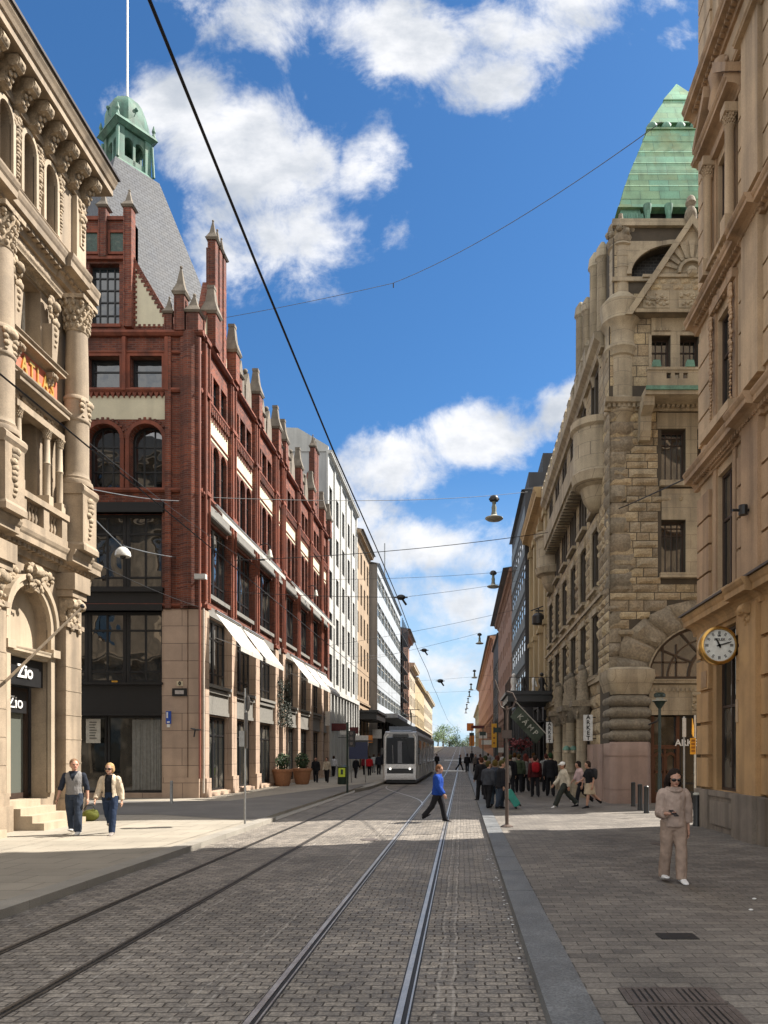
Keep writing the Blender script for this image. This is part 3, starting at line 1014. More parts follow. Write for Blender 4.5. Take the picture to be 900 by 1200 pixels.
def backpack(label, P, col, s=1.0, side=0.0):
    W, h, TU = P['W'], P['h'], P['TU']
    m = MB()
    c = TU((side * h, .125 * h, .72 * h))
    m.ball((0, 0, 0), 1, 14, 10)
    pts = []
    for x, y, z in m.v:
        q = [math.copysign(abs(k) ** .6, k) for k in (x, y, z)]
        pts.append(W @ Vector((c.x + q[0] * .085 * h * s, c.y + q[1] * .05 * h * s, c.z + q[2] * .11 * h * s)))
    m.v = [tuple(p) for p in pts]
    t = empty('backpack', pts[0], label, 'backpack')
    obj('bag', m, cloth_mat(col), t, 60)
    m = MB()
    for sx in (-.05, .05): m.tube([W @ TU((sx * h, .1 * h, .8 * h)), W @ TU((sx * 1.1 * h, .02 * h, .845 * h)), W @ TU((sx * 1.3 * h, -.07 * h, .78 * h)), W @ TU((sx * 1.5 * h, -.03 * h, .66 * h)), W @ TU((sx * 1.3 * h, .09 * h, .63 * h))], .012 * h, 6)
    obj('strap', m, cloth_mat(tuple(k * .7 for k in col)), t, 60)
    return t


JEANS, BLK, GRYC = (.035, .06, .105), (.014, .014, .017), (.16, .155, .155)
# the woman with the phone
p = feet(789, 1034)
wm, P = person('woman in beige sweatshirt and trousers with sunglasses walking up, looking at her phone', p, 2, height(131, p), ((9, 6), (-6, 10)), ((-4, 9, 8, 4), (8, 10, 84, 20)), 3, (0, 14), dict(col=(.34, .265, .225), sleeve=.8, hem=.50, loose=.024, name='sweatshirt', hood=True), dict(col=(.30, .225, .18), loose=.013), (.7, .7, .7), ((.018, .012, .01), 'long'), (.44, .25, .18), .0085, None, True, None, True, False)
sh, el, wr, v = P['A'][-1]
c = P['W'] @ (wr + v * .075 * P['h'])
t = empty('phone', c, 'dark phone held up in the hand of the beige-clad woman', 'phone')
m = MB(); q = (P['W'].to_3x3() @ v)
m.box(-.036, .036, -.075, .075, .012, .021)
M_ = Matrix.Translation(c) @ Matrix.Rotation(rad(20), 4, 'Z') @ Matrix.Rotation(rad(28), 4, 'X')
m.v = [tuple(M_ @ Vector(k)) for k in m.v]; obj('case', m, BLACK_LETTER, t)
m = MB(); m.box(-.032, .032, -.07, .07, .0212, .0222); m.v = [tuple(M_ @ Vector(k)) for k in m.v]; obj('screen', m, plain('phone_glass', (.02, .022, .03), .1), t)
# the couple on the left
p = feet(87, 978)
person('man in grey quilted vest, dark sleeves and jeans walking on the sunlit left pavement', p, 12, height(87, p), ((7, 5), (-9, 12)), ((-8, 13, 22, 0), (4, 17, 14, 0)), 0, (28, 0), dict(col=(.022, .027, .04), sleeve=.62, hem=.51, loose=.008, name='shirt'), dict(col=(.032, .042, .062), loose=.012), (.6, .58, .54), ((.2, .12, .07), 'short'), (.46, .25, .17), .010, vest=(.2, .19, .185))
p = feet(129, 978)
person('fair-haired woman in open cream jacket, black top and blue jeans beside the vested man', p, 8, height(83, p), ((14, 4), (-18, 24)), ((-12, 12, 16, 2), (8, 14, 30, 4)), 2, (-8, 2), dict(col=(.52, .43, .32), sleeve=.95, hem=.53, loose=.018, open=.045), dict(col=(.018, .03, .06), loose=.008), (.25, .22, .2), ((.42, .27, .13), 'bob'), (.46, .27, .19), .010, dict(col=BLK, hem=.49, sleeve=.3), True, male=False)
# the man crossing the rails
p = feet(513, 963, True)
person('man in a bright blue jacket and black trousers crossing the rails', p, 82, height(66, p, 1.6), ((17, 6), (-20, 20)), ((-10, 6, 20, 2), (12, 6, 22, 2)), 2, (0, 10), dict(col=(.012, .05, .27), loose=.026, hem=.48), dict(col=BLK, loose=.01), BLK, ((.15, .07, .035), 'short'), vox=.012)
# the three walking past the pink granite
p = feet(661, 946)
person('person in a white cap, cream sweater and dark loose trousers striding left', p, -78, height(55, p), ((30, 8), (-28, 18)), ((-22, 8, 20, 2), (22, 8, 20, 2)), 4, (0, 6), dict(col=(.5, .45, .36), loose=.02, hem=.5), dict(col=(.035, .04, .035), loose=.016), (.65, .65, .63), ((.1, .06, .04), 'short'), cap=(.7, .69, .66), male=False)
p = feet(680, 945)
person('person in a pale pink top and black trousers between the cap wearer and the backpack', p, -80, height(52, p), ((18, 10), (-26, 26)), ((-15, 8, 25, 2), (18, 8, 25, 2)), 6, (0, 8), dict(col=(.5, .36, .35), loose=.016, hem=.52, sleeve=.6), dict(col=BLK, loose=.008), BLK, ((.02, .015, .012), 'bob'), male=False)
p = feet(691, 947)
_, P = person('person in a black top and beige knee-length skirt carrying a black backpack', p, -75, height(52, p), ((14, 6), (-24, 26)), ((-18, 10, 30, 2), (20, 8, 40, 2)), 6, (0, 4), dict(col=BLK, loose=.014, hem=.54, sleeve=.4), dict(col=(.42, .34, .24), kind='skirt', end=.3), BLK, ((.03, .018, .012), 'bob'), male=False)
backpack('black backpack on the person in the beige skirt', P, (.03, .03, .033), 1.1)
# the waiting crowd by the kerb
WD = [(564, 938, 50, 200, BLK, BLK, 'short', 'dark-clad person at the far left edge of the waiting crowd'), (572, 947, 54, 150, (.05, .054, .065), BLK, 'short', 'person in a charcoal jacket at the front left of the waiting crowd'),
      (580, 945, 54, 170, (.04, .05, .07), (.06, .085, .12), 'bob', 'person in navy with faded jeans in the middle of the waiting crowd'), (587, 948, 56, 120, BLK, (.03, .04, .06), 'short', 'black-jacketed person nearest the brown pole in the waiting crowd'),
      (592, 939, 50, 210, (.3, .29, .28), BLK, 'long', 'person in a pale grey top standing behind the brown pole'), (569, 932, 46, 180, (.11, .09, .07), BLK, 'short', 'brown-coated person at the back of the waiting crowd'),
      (583, 931, 45, 190, (.2, .15, .1), BLK, 'bob', 'person in a dull brown coat half hidden at the back of the crowd'), (598, 931, 46, 190, BLK, BLK, 'short', 'black-clad person just right of the brown pole'),
      (608, 929, 45, 180, (.05, .065, .04), BLK, 'short', 'back view of a person in dark green beside the brown pole'), (616, 928, 44, 185, (.2, .19, .18), BLK, 'long', 'back view of a grey-clad person with long hair'),
      (603, 918, 38, 180, (.4, .37, .34), JEANS, 'bob', 'person in a pale jacket farther along the right pavement'), (640, 928, 44, 178, (.2, .2, .2), BLK, 'short', 'grey-shouldered person next to the tall black suit'),
      (645, 933, 50, 180, BLK, BLK, 'short', 'tall back view of a person in a black suit by the cabinet'), (625, 921, 41, 180, (.42, .2, .17), (.2, .12, .1), 'short', 'person in a dusty pink coat behind the red backpack')]
for k, (x, y, ph, yaw, ct, cb, hr, lab) in enumerate(WD):
    p = feet(x, y); q = random.Random(k)
    person(lab, p, yaw + q.uniform(-12, 12), height(ph, p), ((q.uniform(2, 14), 6), (q.uniform(-14, -2), 10)), ((q.uniform(-10, 10), 9, q.uniform(10, 60), 3), (q.uniform(-10, 10), 9, q.uniform(10, 40), 3)), q.uniform(0, 4), (q.uniform(-25, 25), q.uniform(0, 10)), dict(col=ct, loose=.02, hem=q.choice([.46, .49, .42])), dict(col=cb, loose=.009), BLK, ((q.uniform(.015, .12), q.uniform(.012, .06), .015), hr), vox=.017, group='people standing on the right pavement', male=hr == 'short')
p = feet(627, 934)
_, P = person('back view of a person in black with a bright red backpack walking away', p, 182, height(48, p), ((10, 4), (-10, 12)), ((-10, 8, 20, 2), (10, 8, 20, 2)), 2, (0, 0), dict(col=(.06, .012, .014), loose=.018, hem=.48), dict(col=BLK), BLK, ((.03, .02, .015), 'short'), vox=.015)
backpack('red backpack on the person walking away in black', P, (.27, .012, .018), 1.15)
p = feet(611, 928.5)
# suitcase
b = feet(604, 948); t = empty('suitcase', b, 'teal hard-shell suitcase tilted on its wheels beside the brown pole', 'suitcase')
M_ = Matrix.Translation(b + Vector((.1, 0, .05))) @ Matrix.Rotation(rad(-32), 4, 'Y')
TEAL = plain('teal_shell', (.012, .24, .19), .35)
m = MB(); m.loft([[(sx, sy, z) for sx, sy in ((-.11 + e, -.2 + e), (.11 - e, -.2 + e), (.11 - e, .2 - e), (-.11 + e, .2 - e))] for z, e in ((.06, .03), (.09, .0), (.62, .0), (.66, .03))])
for k in range(5): m.box(-.118, .118, -.16 + k * .075, -.14 + k * .075, .1, .6)
m.box(-.02, .02, -.205, -.2 + .001, .05, .64); m.v = [tuple(M_ @ Vector(k)) for k in m.v]; obj('shell', m, TEAL, t)
for sx in (-.08, .08):
    m = MB(); m.ball((sx, -.16, .03), .035, 8, 6); m.ball((sx, .16, .03), .035, 8, 6); m.v = [tuple(M_ @ Vector(k)) for k in m.v]; obj('wheel', m, BLACK_METAL, t)
m = MB(); m.tube([(0, -.1, .64), (0, -.1, 1.0), (0, .1, 1.0), (0, .1, .64)], .012, 6); m.v = [tuple(M_ @ Vector(k)) for k in m.v]; obj('handle', m, GALV, t)
# walkers on the left pavement and far off
FAR = [(355, 916, 29, 10, (.07, .02, .02), (.04, .035, .04), 'maroon-topped person walking down the left pavement past the planters', False), (370, 917, 28, 5, BLK, BLK, 'person all in black next to the maroon one on the left pavement', False), (383, 917, 27, 0, (.4, .34, .26), BLK, 'person in a cream jacket with black trousers on the left pavement', False),
       (391, 910, 24, 175, (.5, .5, .52), BLK, 'person in a white shirt by the white building colonnade', False), (427, 908, 22, 170, (.2, .02, .03), BLK, 'person in dark red near the tram stop board', False), (433, 909, 23, 180, (.42, .015, .02), BLK, 'person in a bright red jacket left of the tram', False), (438, 906, 22, 185, (.35, .37, .38), (.2, .2, .2), 'pale grey figure between the red jacket and the tram', False), (444, 908, 25, 180, (.02, .022, .03), BLK, 'dark figure right beside the tram front', False), (417, 912, 25, 160, BLK, BLK, 'dark figure under the navy tram stop panel', False),
       (512, 900, 15, 180, BLK, BLK, 'small dark figure walking away up the middle of the street', True), (539, 903, 19, 80, BLK, BLK, 'dark figure striding over the far rails', True), (547.5, 905, 22, 175, BLK, (.02, .02, .025), 'dark figure standing at the far kerb by the crossing', True), (557, 905, 21, 10, (.12, .1, .09), BLK, 'small figure in brown on the far right pavement', False), (563, 908, 24, 190, (.03, .03, .04), JEANS, 'small figure in jeans on the far right pavement', False), (572, 906, 23, 185, (.3, .28, .26), BLK, 'small pale-topped figure deep in the right pavement', False), (590, 908, 28, 180, (.5, .48, .46), BLK, 'small figure in white deep in the crowd', False), (553, 895, 14, 180, BLK, BLK, 'tiny dark figure before the brow on the right', False)]
for k, (x, y, ph, yaw, ct, cb, lab, road) in enumerate(FAR):
    p = feet(x, y, road); q = random.Random(k + 50); st = 24 if 'strid' in lab else q.uniform(6, 16)
    person(lab, p, yaw, height(ph, p, 1.6, 1.85), ((st, 6), (-st, 14)), ((-12, 8, 20, 2), (12, 8, 20, 2)), 3, (q.uniform(-15, 15), 3), dict(col=ct, loose=.018, hem=q.choice([.46, .5])), dict(col=cb), BLK, ((.05, .03, .02), q.choice(['short', 'bob'])), vox=.024, hands=True, face=yaw < 20, group='people far along the street', male=bool(k % 2))
# ------------------------------------------------------------------ carved details
def capital(mb, s, o, z0, z1, r):
    h = z1 - z0
    mb.lathe(s, o, [(r, z0), (r * 1.08, z0 + .03), (r * 1.02, z0 + h * .1), (r * 1.05, z0 + h * .45), (r * 1.3, z0 + h * .8), (r * 1.36, z0 + h * .86)], 14)
    for row, (zz, rr, k) in enumerate(((.14, 1.06, 12), (.34, 1.12, 12), (.54, 1.18, 12), (.76, 1.34, 12))):
        for i in range(k):
            a = 2 * math.pi * (i + .5 * row) / k
            mb.ball((s + math.cos(a) * r * rr, o + math.sin(a) * r * rr, z0 + h * zz), r * .2, 6, 4, 1, 1, 1.5)
            mb.ball((s + math.cos(a) * r * (rr + .12), o + math.sin(a) * r * (rr + .12), z0 + h * (zz + .08)), r * .12, 5, 4)
    for i in range(4):
        a = math.pi / 4 + i * math.pi / 2
        mb.ball((s + math.cos(a) * r * 1.55, o + math.sin(a) * r * 1.5, z0 + h * .8), r * .22, 6, 4)
    mb.box(s - r * 1.4, s + r * 1.4, o - r * 1.4, o + r * 1.4, z0 + h * .88, z1)


def console(mb, s, wd, z0, z1, out):
    h = z1 - z0
    mb.prism([(-.02, z0)] + [(out * a, z0 + h * b) for a, b in ((.12, 0), (.26, .05), (.36, .14), (.40, .26), (.39, .38), (.42, .48), (.52, .55), (.68, .57), (.84, .61), (.95, .69), (1.0, .80), (.98, .9), (.9, .96), (.9, 1))] + [(-.02, z1)],
             'x', s - wd / 2, s + wd / 2)
    mb.tube([(s - wd * .62, out * .72, z0 + h * .76), (s + wd * .62, out * .72, z0 + h * .76)], h * .2, 8)
    mb.tube([(s - wd * .58, out * .26, z0 + h * .2), (s + wd * .58, out * .26, z0 + h * .2)], h * .15, 8)
    for b in range(5): mb.ball((s + (b % 2 - .5) * wd * .5, out * (.44 + .06 * b), z0 + h * (.2 + .1 * b)), wd * .24, 6, 5, 1, .8, 1.3)
    mb.ball((s, out * .95, z0 + h * .8), wd * .3, 8, 6, .9, .6, .9)


def carve(mb, s0, s1, o, z0, z1, n, r, seed=1):
    """low relief of overlapping leaves and fruit"""
    q = random.Random(seed)
    for _ in range(int(n * 1.7)):
        mb.ball((q.uniform(s0, s1), o, q.uniform(z0, z1)), r * .66 * q.uniform(.6, 1.3), 6, 4, q.uniform(.6, 1.4), .7, q.uniform(.6, 1.4))


def garland(mb, s, o, z0, z1, r, seed=1):
    q = random.Random(seed)
    k = max(4, int((z1 - z0) / (r * 1.1)))
    for i in range(k):
        t = i / (k - 1)
        mb.ball((s + q.uniform(-.5, .5) * r, o, z1 + (z0 - z1) * t), r * (1.15 - .6 * t) * q.uniform(.8, 1.15), 6, 5, 1.15, .7, .9)


def baluster(mb, s, o, z0, z1, r):
    h = z1 - z0
    mb.lathe(s, o, [(r, z0), (r, z0 + h * .08), (r * .5, z0 + h * .12), (r * 1.05, z0 + h * .38), (r * .42, z0 + h * .75), (r * .7, z0 + h * .82), (r, z0 + h * .92), (r, z1)], 8)


# ================================================================== ornate beige corner building (left, nearest)
GLASS_PALE = glass('pale_shop_glass', (.10, .11, .095), 1.8, .03, .8, room=.6, roomcol=(.2, .2, .17))


def ornate_building():
    fc = Fac('L', -10.8)
    t = empty('ornate_building', (-14, 15, 0), 'beige ornate corner building with big round columns and bracketed eaves, dark fashion shop below', 'building')
    Y1 = 20.6
    bays = [18.06, 14.76, 11.46]
    wl = fc.mb()
    ops = []
    for c in bays:
        ops += [(c - .85, c + .85, .75, 6.1, .95), (c - .62, c + .38, 8.25, 10.3), (c + .62, c + .98, 8.25, 10.1), (c - 1.02, c - .8, 8.3, 10.0), (c - .55, c + .55, 11.95, 13.75)]
        ops += [(c - .95 + k * .95 - .26, c - .95 + k * .95 + .26, 15.75, 17.3, .3) for k in range(3)]
    wall(wl, 6, Y1, .1, 18.2, ops, .42)
    b = Fac('B', Y1)
    wl.fn = b.f
    bops = []
    for k in range(4):
        c = -12.9 - 3.4 * k
        bops += [(c - .9, c + .9, .8, 5.6, .9), (c - .6, c + .6, 8.2, 10.6), (c - .6, c + .6, 11.9, 13.8), (c - .6, c + .6, 15.6, 17.2, .6)]
    wall(wl, -26, -10.8, .1, 18.2, bops, .35)
    wl.fn = None
    wl.quad((-10.8, 6, .1), (-26, 6, .1), (-26, 6, 18.2), (-10.8, 6, 18.2))
    obj('wall', wl, STONE_BEIGE, t)
    for q in bops: window(b, (q[0] + q[1]) / 2, q[2], t, q[1] - q[0], q[3] - q[2], BROWN_FRAME, GLASS, 2, (.68,), q[4] if len(q) > 4 else 0, .07, .3)
    m = b.mb(); course(m, -26, -10.82, cyma(6.75, 7.35, .4)); course(m, -26, -10.82, cyma(14.55, 15.2, .35)); course(m, -26, -10.82, cyma(17.6, 18.2, .45)); obj('rear_cornice', m, STONE_BEIGE, t)
    rf = MB(); rf.prism([(-10.9, 18.25), (-26, 18.25), (-26, 19.6), (-19, 20.0)], 'y', 5.8, Y1 + .1)
    obj('roof', rf, plain('roof_tin', (.1, .1, .1), .5), t)
    # eaves: frieze, brackets, corona
    m = fc.mb()
    course(m, 5.9, Y1 + .12, [(-.02, 17.45), (.1, 17.45), (.13, 17.52), (.1, 17.58), (.1, 17.64), (-.02, 17.64)])
    course(m, 5.9, Y1 + .5, [(-.3, 18.12), (.66, 18.12), (.66, 18.3), (.71, 18.33), (.75, 18.42), (.8, 18.5), (.8, 18.58), (-.3, 18.6)])
    course(m, 5.9, Y1 + .2, [(-.02, 17.96), (.16, 17.96), (.22, 18.05), (.24, 18.12), (-.02, 18.12)])
    obj('eaves_cornice', m, STONE_BEIGE, t)
    m = fc.mb()
    course(m, 5.9, Y1 + .55, [(.74, 18.585), (.86, 18.585), (.86, 18.66), (.74, 18.66)])
    obj('gutter', m, plain('gutter_tin', (.06, .05, .045), .5, .3), t)
    y = Y1 - .12
    k = 0
    while y > 9:
        m = fc.mb(); console(m, y, .22, 17.42, 18.11, .6)
        obj('bracket', m, ORN_BEIGE, t, 40)
        m = fc.mb(); carve(m, y - .47, y - .14, .04, 17.68, 17.93, 8, .075, k)
        obj('frieze_ornament', m, ORN_BEIGE, t, 60)
        y -= .6; k += 1
    # string cornices
    for z0, z1, out in ((14.55, 15.2, .38), (6.75, 7.35, .42)):
        m = fc.mb()
        course(m, 5.95, Y1 + out * .9, cyma(z0, z1, out))
        for cx in [Y1 - .88 - 3.3 * i for i in range(4)]:      # breaks forward over the columns
            course(m, cx - .5, cx + .5, [(o * 1.28 + .03, z + .004) for o, z in cyma(z0, z1, out)])
        yy = Y1 + .1
        while yy > 10:
            m.box(yy - .06, yy + .06, .05, out * .62, z0 + (z1 - z0) * .26, z0 + (z1 - z0) * .44)
            yy -= .2
        obj('string_cornice', m, STONE_BEIGE, t)
    m = fc.mb()
    for z in (15.52, 15.62, 14.25):
        course(m, 6, Y1 + .06, [(-.02, z - .05), (.07, z - .05), (.1, z), (.07, z + .05), (-.02, z + .05)])
    obj('string_moulding', m, STONE_BEIGE, t)
    # giant columns on pedestals
    for i in range(4):
        s = Y1 - .88 - 3.3 * i
        o = .34
        m = fc.mb(); r = .30
        m.lathe(s, o, [(r * 1.32, 9.14), (r * 1.35, 9.2), (r * 1.3, 9.27), (r * 1.12, 9.3), (r * 1.15, 9.36), (r * 1.04, 9.4), (r, 9.5), (r * 1.0, 10.85), (r * 1.1, 10.88), (r * 1.12, 10.94), (r * 1.03, 10.98), (r * 1.03, 11.42), (r * 1.12, 11.45), (r * 1.1, 11.52), (r * .98, 11.56), (r * .95, 12.4), (r * .89, 13.28)], 24)
        c = obj('column', m, STONE_BEIGE, t, 40)
        m = fc.mb(); capital(m, s, o, 13.29, 14.2, r * .9); obj('capital', m, ORN_BEIGE, c, 60)
        m = fc.mb(); garland(m, s + .05, o + r * 1.02, 11.0, 11.4, .11, i); garland(m, s - .2, o + r * .9, 11.0, 11.4, .09, i + 9)
        obj('garland', m, ORN_BEIGE, c, 60)
        m = fc.mb()
        m.box(s - .4, s + .4, -.02, .74, 7.36, 7.5); m.frustum(s, .36, 7.5, 7.58, .4, .38, .36, .34)
        m.box(s - .355, s + .355, -.02, .69, 7.58, 8.86)
        course(m, s - .4, s + .4, [(-.02, 8.86), (.68, 8.86), (.74, 8.96), (.74, 9.06), (.68, 9.13), (-.02, 9.13)])
        p = obj('pedestal', m, STONE_BEIGE, t)
        m = fc.mb(); garland(m, s, .70, 7.75, 8.75, .1, i + 5); obj('garland', m, ORN_BEIGE, p, 60)
        # ground floor pier with console capital
        m = fc.mb()
        w0 = .43
        m.box(s - w0, s + w0, -.02, .3, .1, 1.0); m.box(s - w0 - .05, s + w0 + .05, -.02, .36, .1, .7)
        m.box(s - w0 + .05, s + w0 - .05, -.02, .25, 1.0, 5.3)
        for z in (1.65, 2.3, 2.95, 3.6, 4.25): m.box(s - w0 + .03, s + w0 - .03, -.02, .262, z, z + .03)
        m.box(s - w0, s + w0, -.02, .32, 5.3, 5.42); m.box(s - .36, s + .36, -.02, .42, 6.12, 6.3); m.box(s - .4, s + .4, -.02, .5, 6.3, 6.74)
        p = obj('pier', m, STONE_BEIGE, t)
        m = fc.mb(); console(m, s, .5, 5.42, 6.12, .42); carve(m, s - .25, s + .25, .3, 5.2, 5.6, 9, .1, i); obj('capital', m, ORN_BEIGE, p, 60)
    for i, c in enumerate(bays):
        # shop arch: pale lunette, moulded ring, keystone, fascia and display window
        m = fc.mb(); ring_arch(m, c - .85, c + .85, 5.15, .95, .14, -.02, .1); ring_arch(m, c - 1.0, c + 1.0, 5.15, 1.1, .12, -.02, .17)
        for sg in (-1, 1): m.box(c + sg * .93 - .08, c + sg * .93 + .08, -.02, .1, .9, 5.15); m.box(c + sg * .95 - .16, c + sg * .95 + .16, -.02, .2, 4.42, 4.62)
        obj('archivolt', m, STONE_CREAM, t, 40)
        m = fc.mb(); carve(m, c - .3, c + .3, .2, 5.95, 6.6, 26, .1, i); console(m, c, .28, 5.95, 6.6, .3); obj('keystone', m, ORN_BEIGE, t, 60)
        m = fc.mb(); carve(m, c - 1.0, c - .55, .05, 6.1, 6.6, 14, .1, i + 3); obj('spandrel_carving', m, ORN_BEIGE, t, 60); m = fc.mb(); carve(m, c + .55, c + 1.0, .05, 6.1, 6.6, 14, .1, i + 4); obj('spandrel_carving', m, ORN_BEIGE, t, 60)
        m = fc.mb()
        pts = arch_pts(c - .84, c + .84, 5.15, .94)
        m.add([(x, -.3, z) for x, z in [(c - .84, 4.5)] + pts + [(c + .84, 4.5)]], [tuple(range(len(pts) + 2))])
        obj('lunette_panel', m, STONE_CREAM, t)
        m = fc.mb(); course(m, c - .95, c + .95, cyma(4.3, 4.52, .16, -.4)); obj('lintel_cornice', m, STONE_CREAM, t)
        m = fc.mb(); m.box(c - .86, c + .86, -.36, -.12, 3.62, 4.29); f = obj('fascia', m, BLACK_METAL, t)
        if i == 0:
            text_mesh('Zio', .46, .012, WHITE_LETTER, fc.f(c + .05, -.1, 3.95), fc.rz, f, bold=.008)
        window(fc, c, .78, t, 1.68, 2.82, BROWN_FRAME, GLASS_PALE, 1, (), 0, .14, .5, name='display_window')
        m = fc.mb(); m.box(c - .35, c + .64, -.46, -.42, 2.95, 3.5)
        p = obj('shop_sign', m, BLACK_METAL, t)
        if i == 0: text_mesh('Zio', .44, .01, WHITE_LETTER, fc.f(c + .14, -.4, 3.2), fc.rz, p)
        # steps at the door
        m = fc.mb()
        for q in range(4): m.box(c - .95 + .004 * q, c + .95 - .2 * q, -.4, .95 - .28 * q, .1 + .17 * q - (.02 if q else 0), .1 + .17 * (q + 1))
        obj('doorstep', m, PINK_STONE if False else STONE_CREAM, t)
        # first upper floor: window with colonnettes, balustrade, entablature
        window(fc, c - .12, 8.25, t, 1.0, 2.05, WHITE_FRAME, GLASS, 1, (.7,), 0, .07, .4)
        window(fc, c + .8, 8.25, t, .36, 1.85, WHITE_FRAME, GLASS, 1, (.7,), 0, .05, .4)
        window(fc, c - .91, 8.3, t, .22, 1.7, WHITE_FRAME, GLASS, 1, (.7,), 0, .05, .4)
        for s in (c - .71, c + .5, c + 1.08):
            m = fc.mb(); m.box(s - .1, s + .1, 0, .3, 8.2, 8.5); m.lathe(s, .19, [(.085, 8.5), (.08, 8.6), (.078, 9.3), (.1, 9.33), (.078, 9.36), (.068, 9.95)], 10)
            cl = obj('colonnette', m, STONE_CREAM, t, 50)
            m = fc.mb(); capital(m, s, .19, 9.95, 10.2, .075); obj('capital', m, ORN_BEIGE, cl, 60)
        m = fc.mb(); m.box(c - .85, c + 1.2, 0, .26, 10.2, 10.36); course(m, c - .95, c + 1.22, cyma(10.62, 10.95, .45)); course(m, c - 1.1, c + 1.25, cyma(10.9, 11.1, .3))
        obj('entablature', m, STONE_BEIGE, t)
        m = fc.mb(); carve(m, c - .8, c + 1.1, .1, 10.42, 10.58, 26, .075, i); obj('frieze_carving', m, ORN_BEIGE, t, 60)
        m = fc.mb(); m.box(c - .95, c + 1.15, 0, .42, 8.05, 8.2); m.box(c - .9, c + 1.1, 0, .4, 7.36, 7.52)
        for s in (c - .8, c + .15, c + .98): m.box(s - .12, s + .12, .02, .38, 7.52, 8.05)
        for k in range(5): baluster(m, c - .6 + k * .14, .2, 7.52, 8.05, .06)
        for k in range(4): baluster(m, c + .36 + k * .14, .2, 7.52, 8.05, .06)
        obj('balustrade', m, STONE_BEIGE, t, 40)
        # gilded name between the floors, on pink panels
        m = fc.mb(); m.box(c - 1.08, c + 1.12, 0, .1, 11.08, 11.72); b = obj('name_panel', m, plain('pink_panel', (.5, .13, .075), .6), t)
        if i == 0: text_mesh('A T L A S', .56, .02, plain('gilded_letters', (.72, .47, .12), .35, .6), fc.f(c + .22, .12, 11.4), fc.rz, b, bold=.014, sx=.62)
        m = fc.mb(); course(m, c - 1.12, c + 1.12, cyma(11.72, 11.95, .4)); sl_ = obj('window_sill', m, STONE_BEIGE, t)
        for s in (c - .7, c + .7): m = fc.mb(); console(m, s, .2, 11.4, 11.74, .32); obj('console', m, STONE_BEIGE, sl_)
        # second upper floor: window between carved herms
        window(fc, c, 11.95, t, 1.1, 1.8, WHITE_FRAME, GLASS, 2, (.68,), 0, .07, .4)
        for s in (c - .78, c + .78):
            m = fc.mb(); m.frustum(s, .12, 11.95, 13.0, .1, .1, .16, .14); m.box(s - .14, s + .14, 0, .2, 11.95, 12.1)
            hm = obj('herm', m, STONE_BEIGE, t)
            m = fc.mb(); garland(m, s, .24, 12.5, 13.1, .1, i); carve(m, s - .16, s + .16, .2, 13.1, 13.7, 16, .11, i); m.ball((s, .26, 13.5), .13, 8, 6); obj('carving', m, ORN_BEIGE, hm, 60)
        m = fc.mb(); course(m, c - 1.05, c + 1.05, cyma(13.8, 14.05, .3)); carve(m, c - .5, c + .5, .08, 13.9, 14.3, 16, .1, i + 7); obj('window_head', m, ORN_BEIGE, t, 50)
        # arched attic lights
        for k in range(3):
            s = c - .95 + k * .95
            window(fc, s, 15.75, t, .52, 1.55, BROWN_FRAME, GLASS, 1, (.62,), .3, .04, .38)
            m = fc.mb(); ring_arch(m, s - .26, s + .26, 17.0, .3, .1, -.02, .07, 12)
            for sg in (-1, 1): m.box(s + sg * .31 - .05, s + sg * .31 + .05, -.02, .07, 15.7, 17.0)
            obj('arch_surround', m, STONE_CREAM, t, 40)
            m = fc.mb(); garland(m, s + .475, .05, 15.9, 17.3, .075, i * 3 + k); carve(m, s + .33, s + .62, .05, 16.9, 17.4, 6, .09, k); obj('attic_carving', m, ORN_BEIGE, t, 60)
    # corner strip beside the last column
    m = fc.mb(); m.box(Y1 - .42, Y1 - .02, -.02, .12, 7.4, 14.5); m.box(Y1 - .5, Y1 - .02, -.02, .14, 15.3, 17.4); m.box(Y1 - .36, Y1 - .14, .14, .17, 16.1, 17.0)
    obj('corner_strip', m, STONE_CREAM, t)
    m = fc.mb(); garland(m, Y1 - .25, .18, 16.2, 16.95, .09, 2); carve(m, Y1 - .4, Y1 - .1, .15, 17.05, 17.35, 9, .08, 3); obj('corner_carving', m, ORN_BEIGE, t, 60)


ornate_building()
m = MB(); m.tube([(-10.85, 16.85, 3.35), (-8.55, 16.35, 5.22)], [.035, .026], 8)
t = obj('flag_pole', m, plain('pale_wood_pole', (.6, .52, .42), .5)); tag(t, 'bare pale flagpole slanting up from the beige shopfront', 'flagpole')
m = MB(); m.ball((-8.55, 16.35, 5.24), .05); m.tube([(-10.8, 16.85, 3.25), (-10.6, 16.8, 3.6)], .05, 8); obj('pole_fitting', m, BLACK_METAL, t)


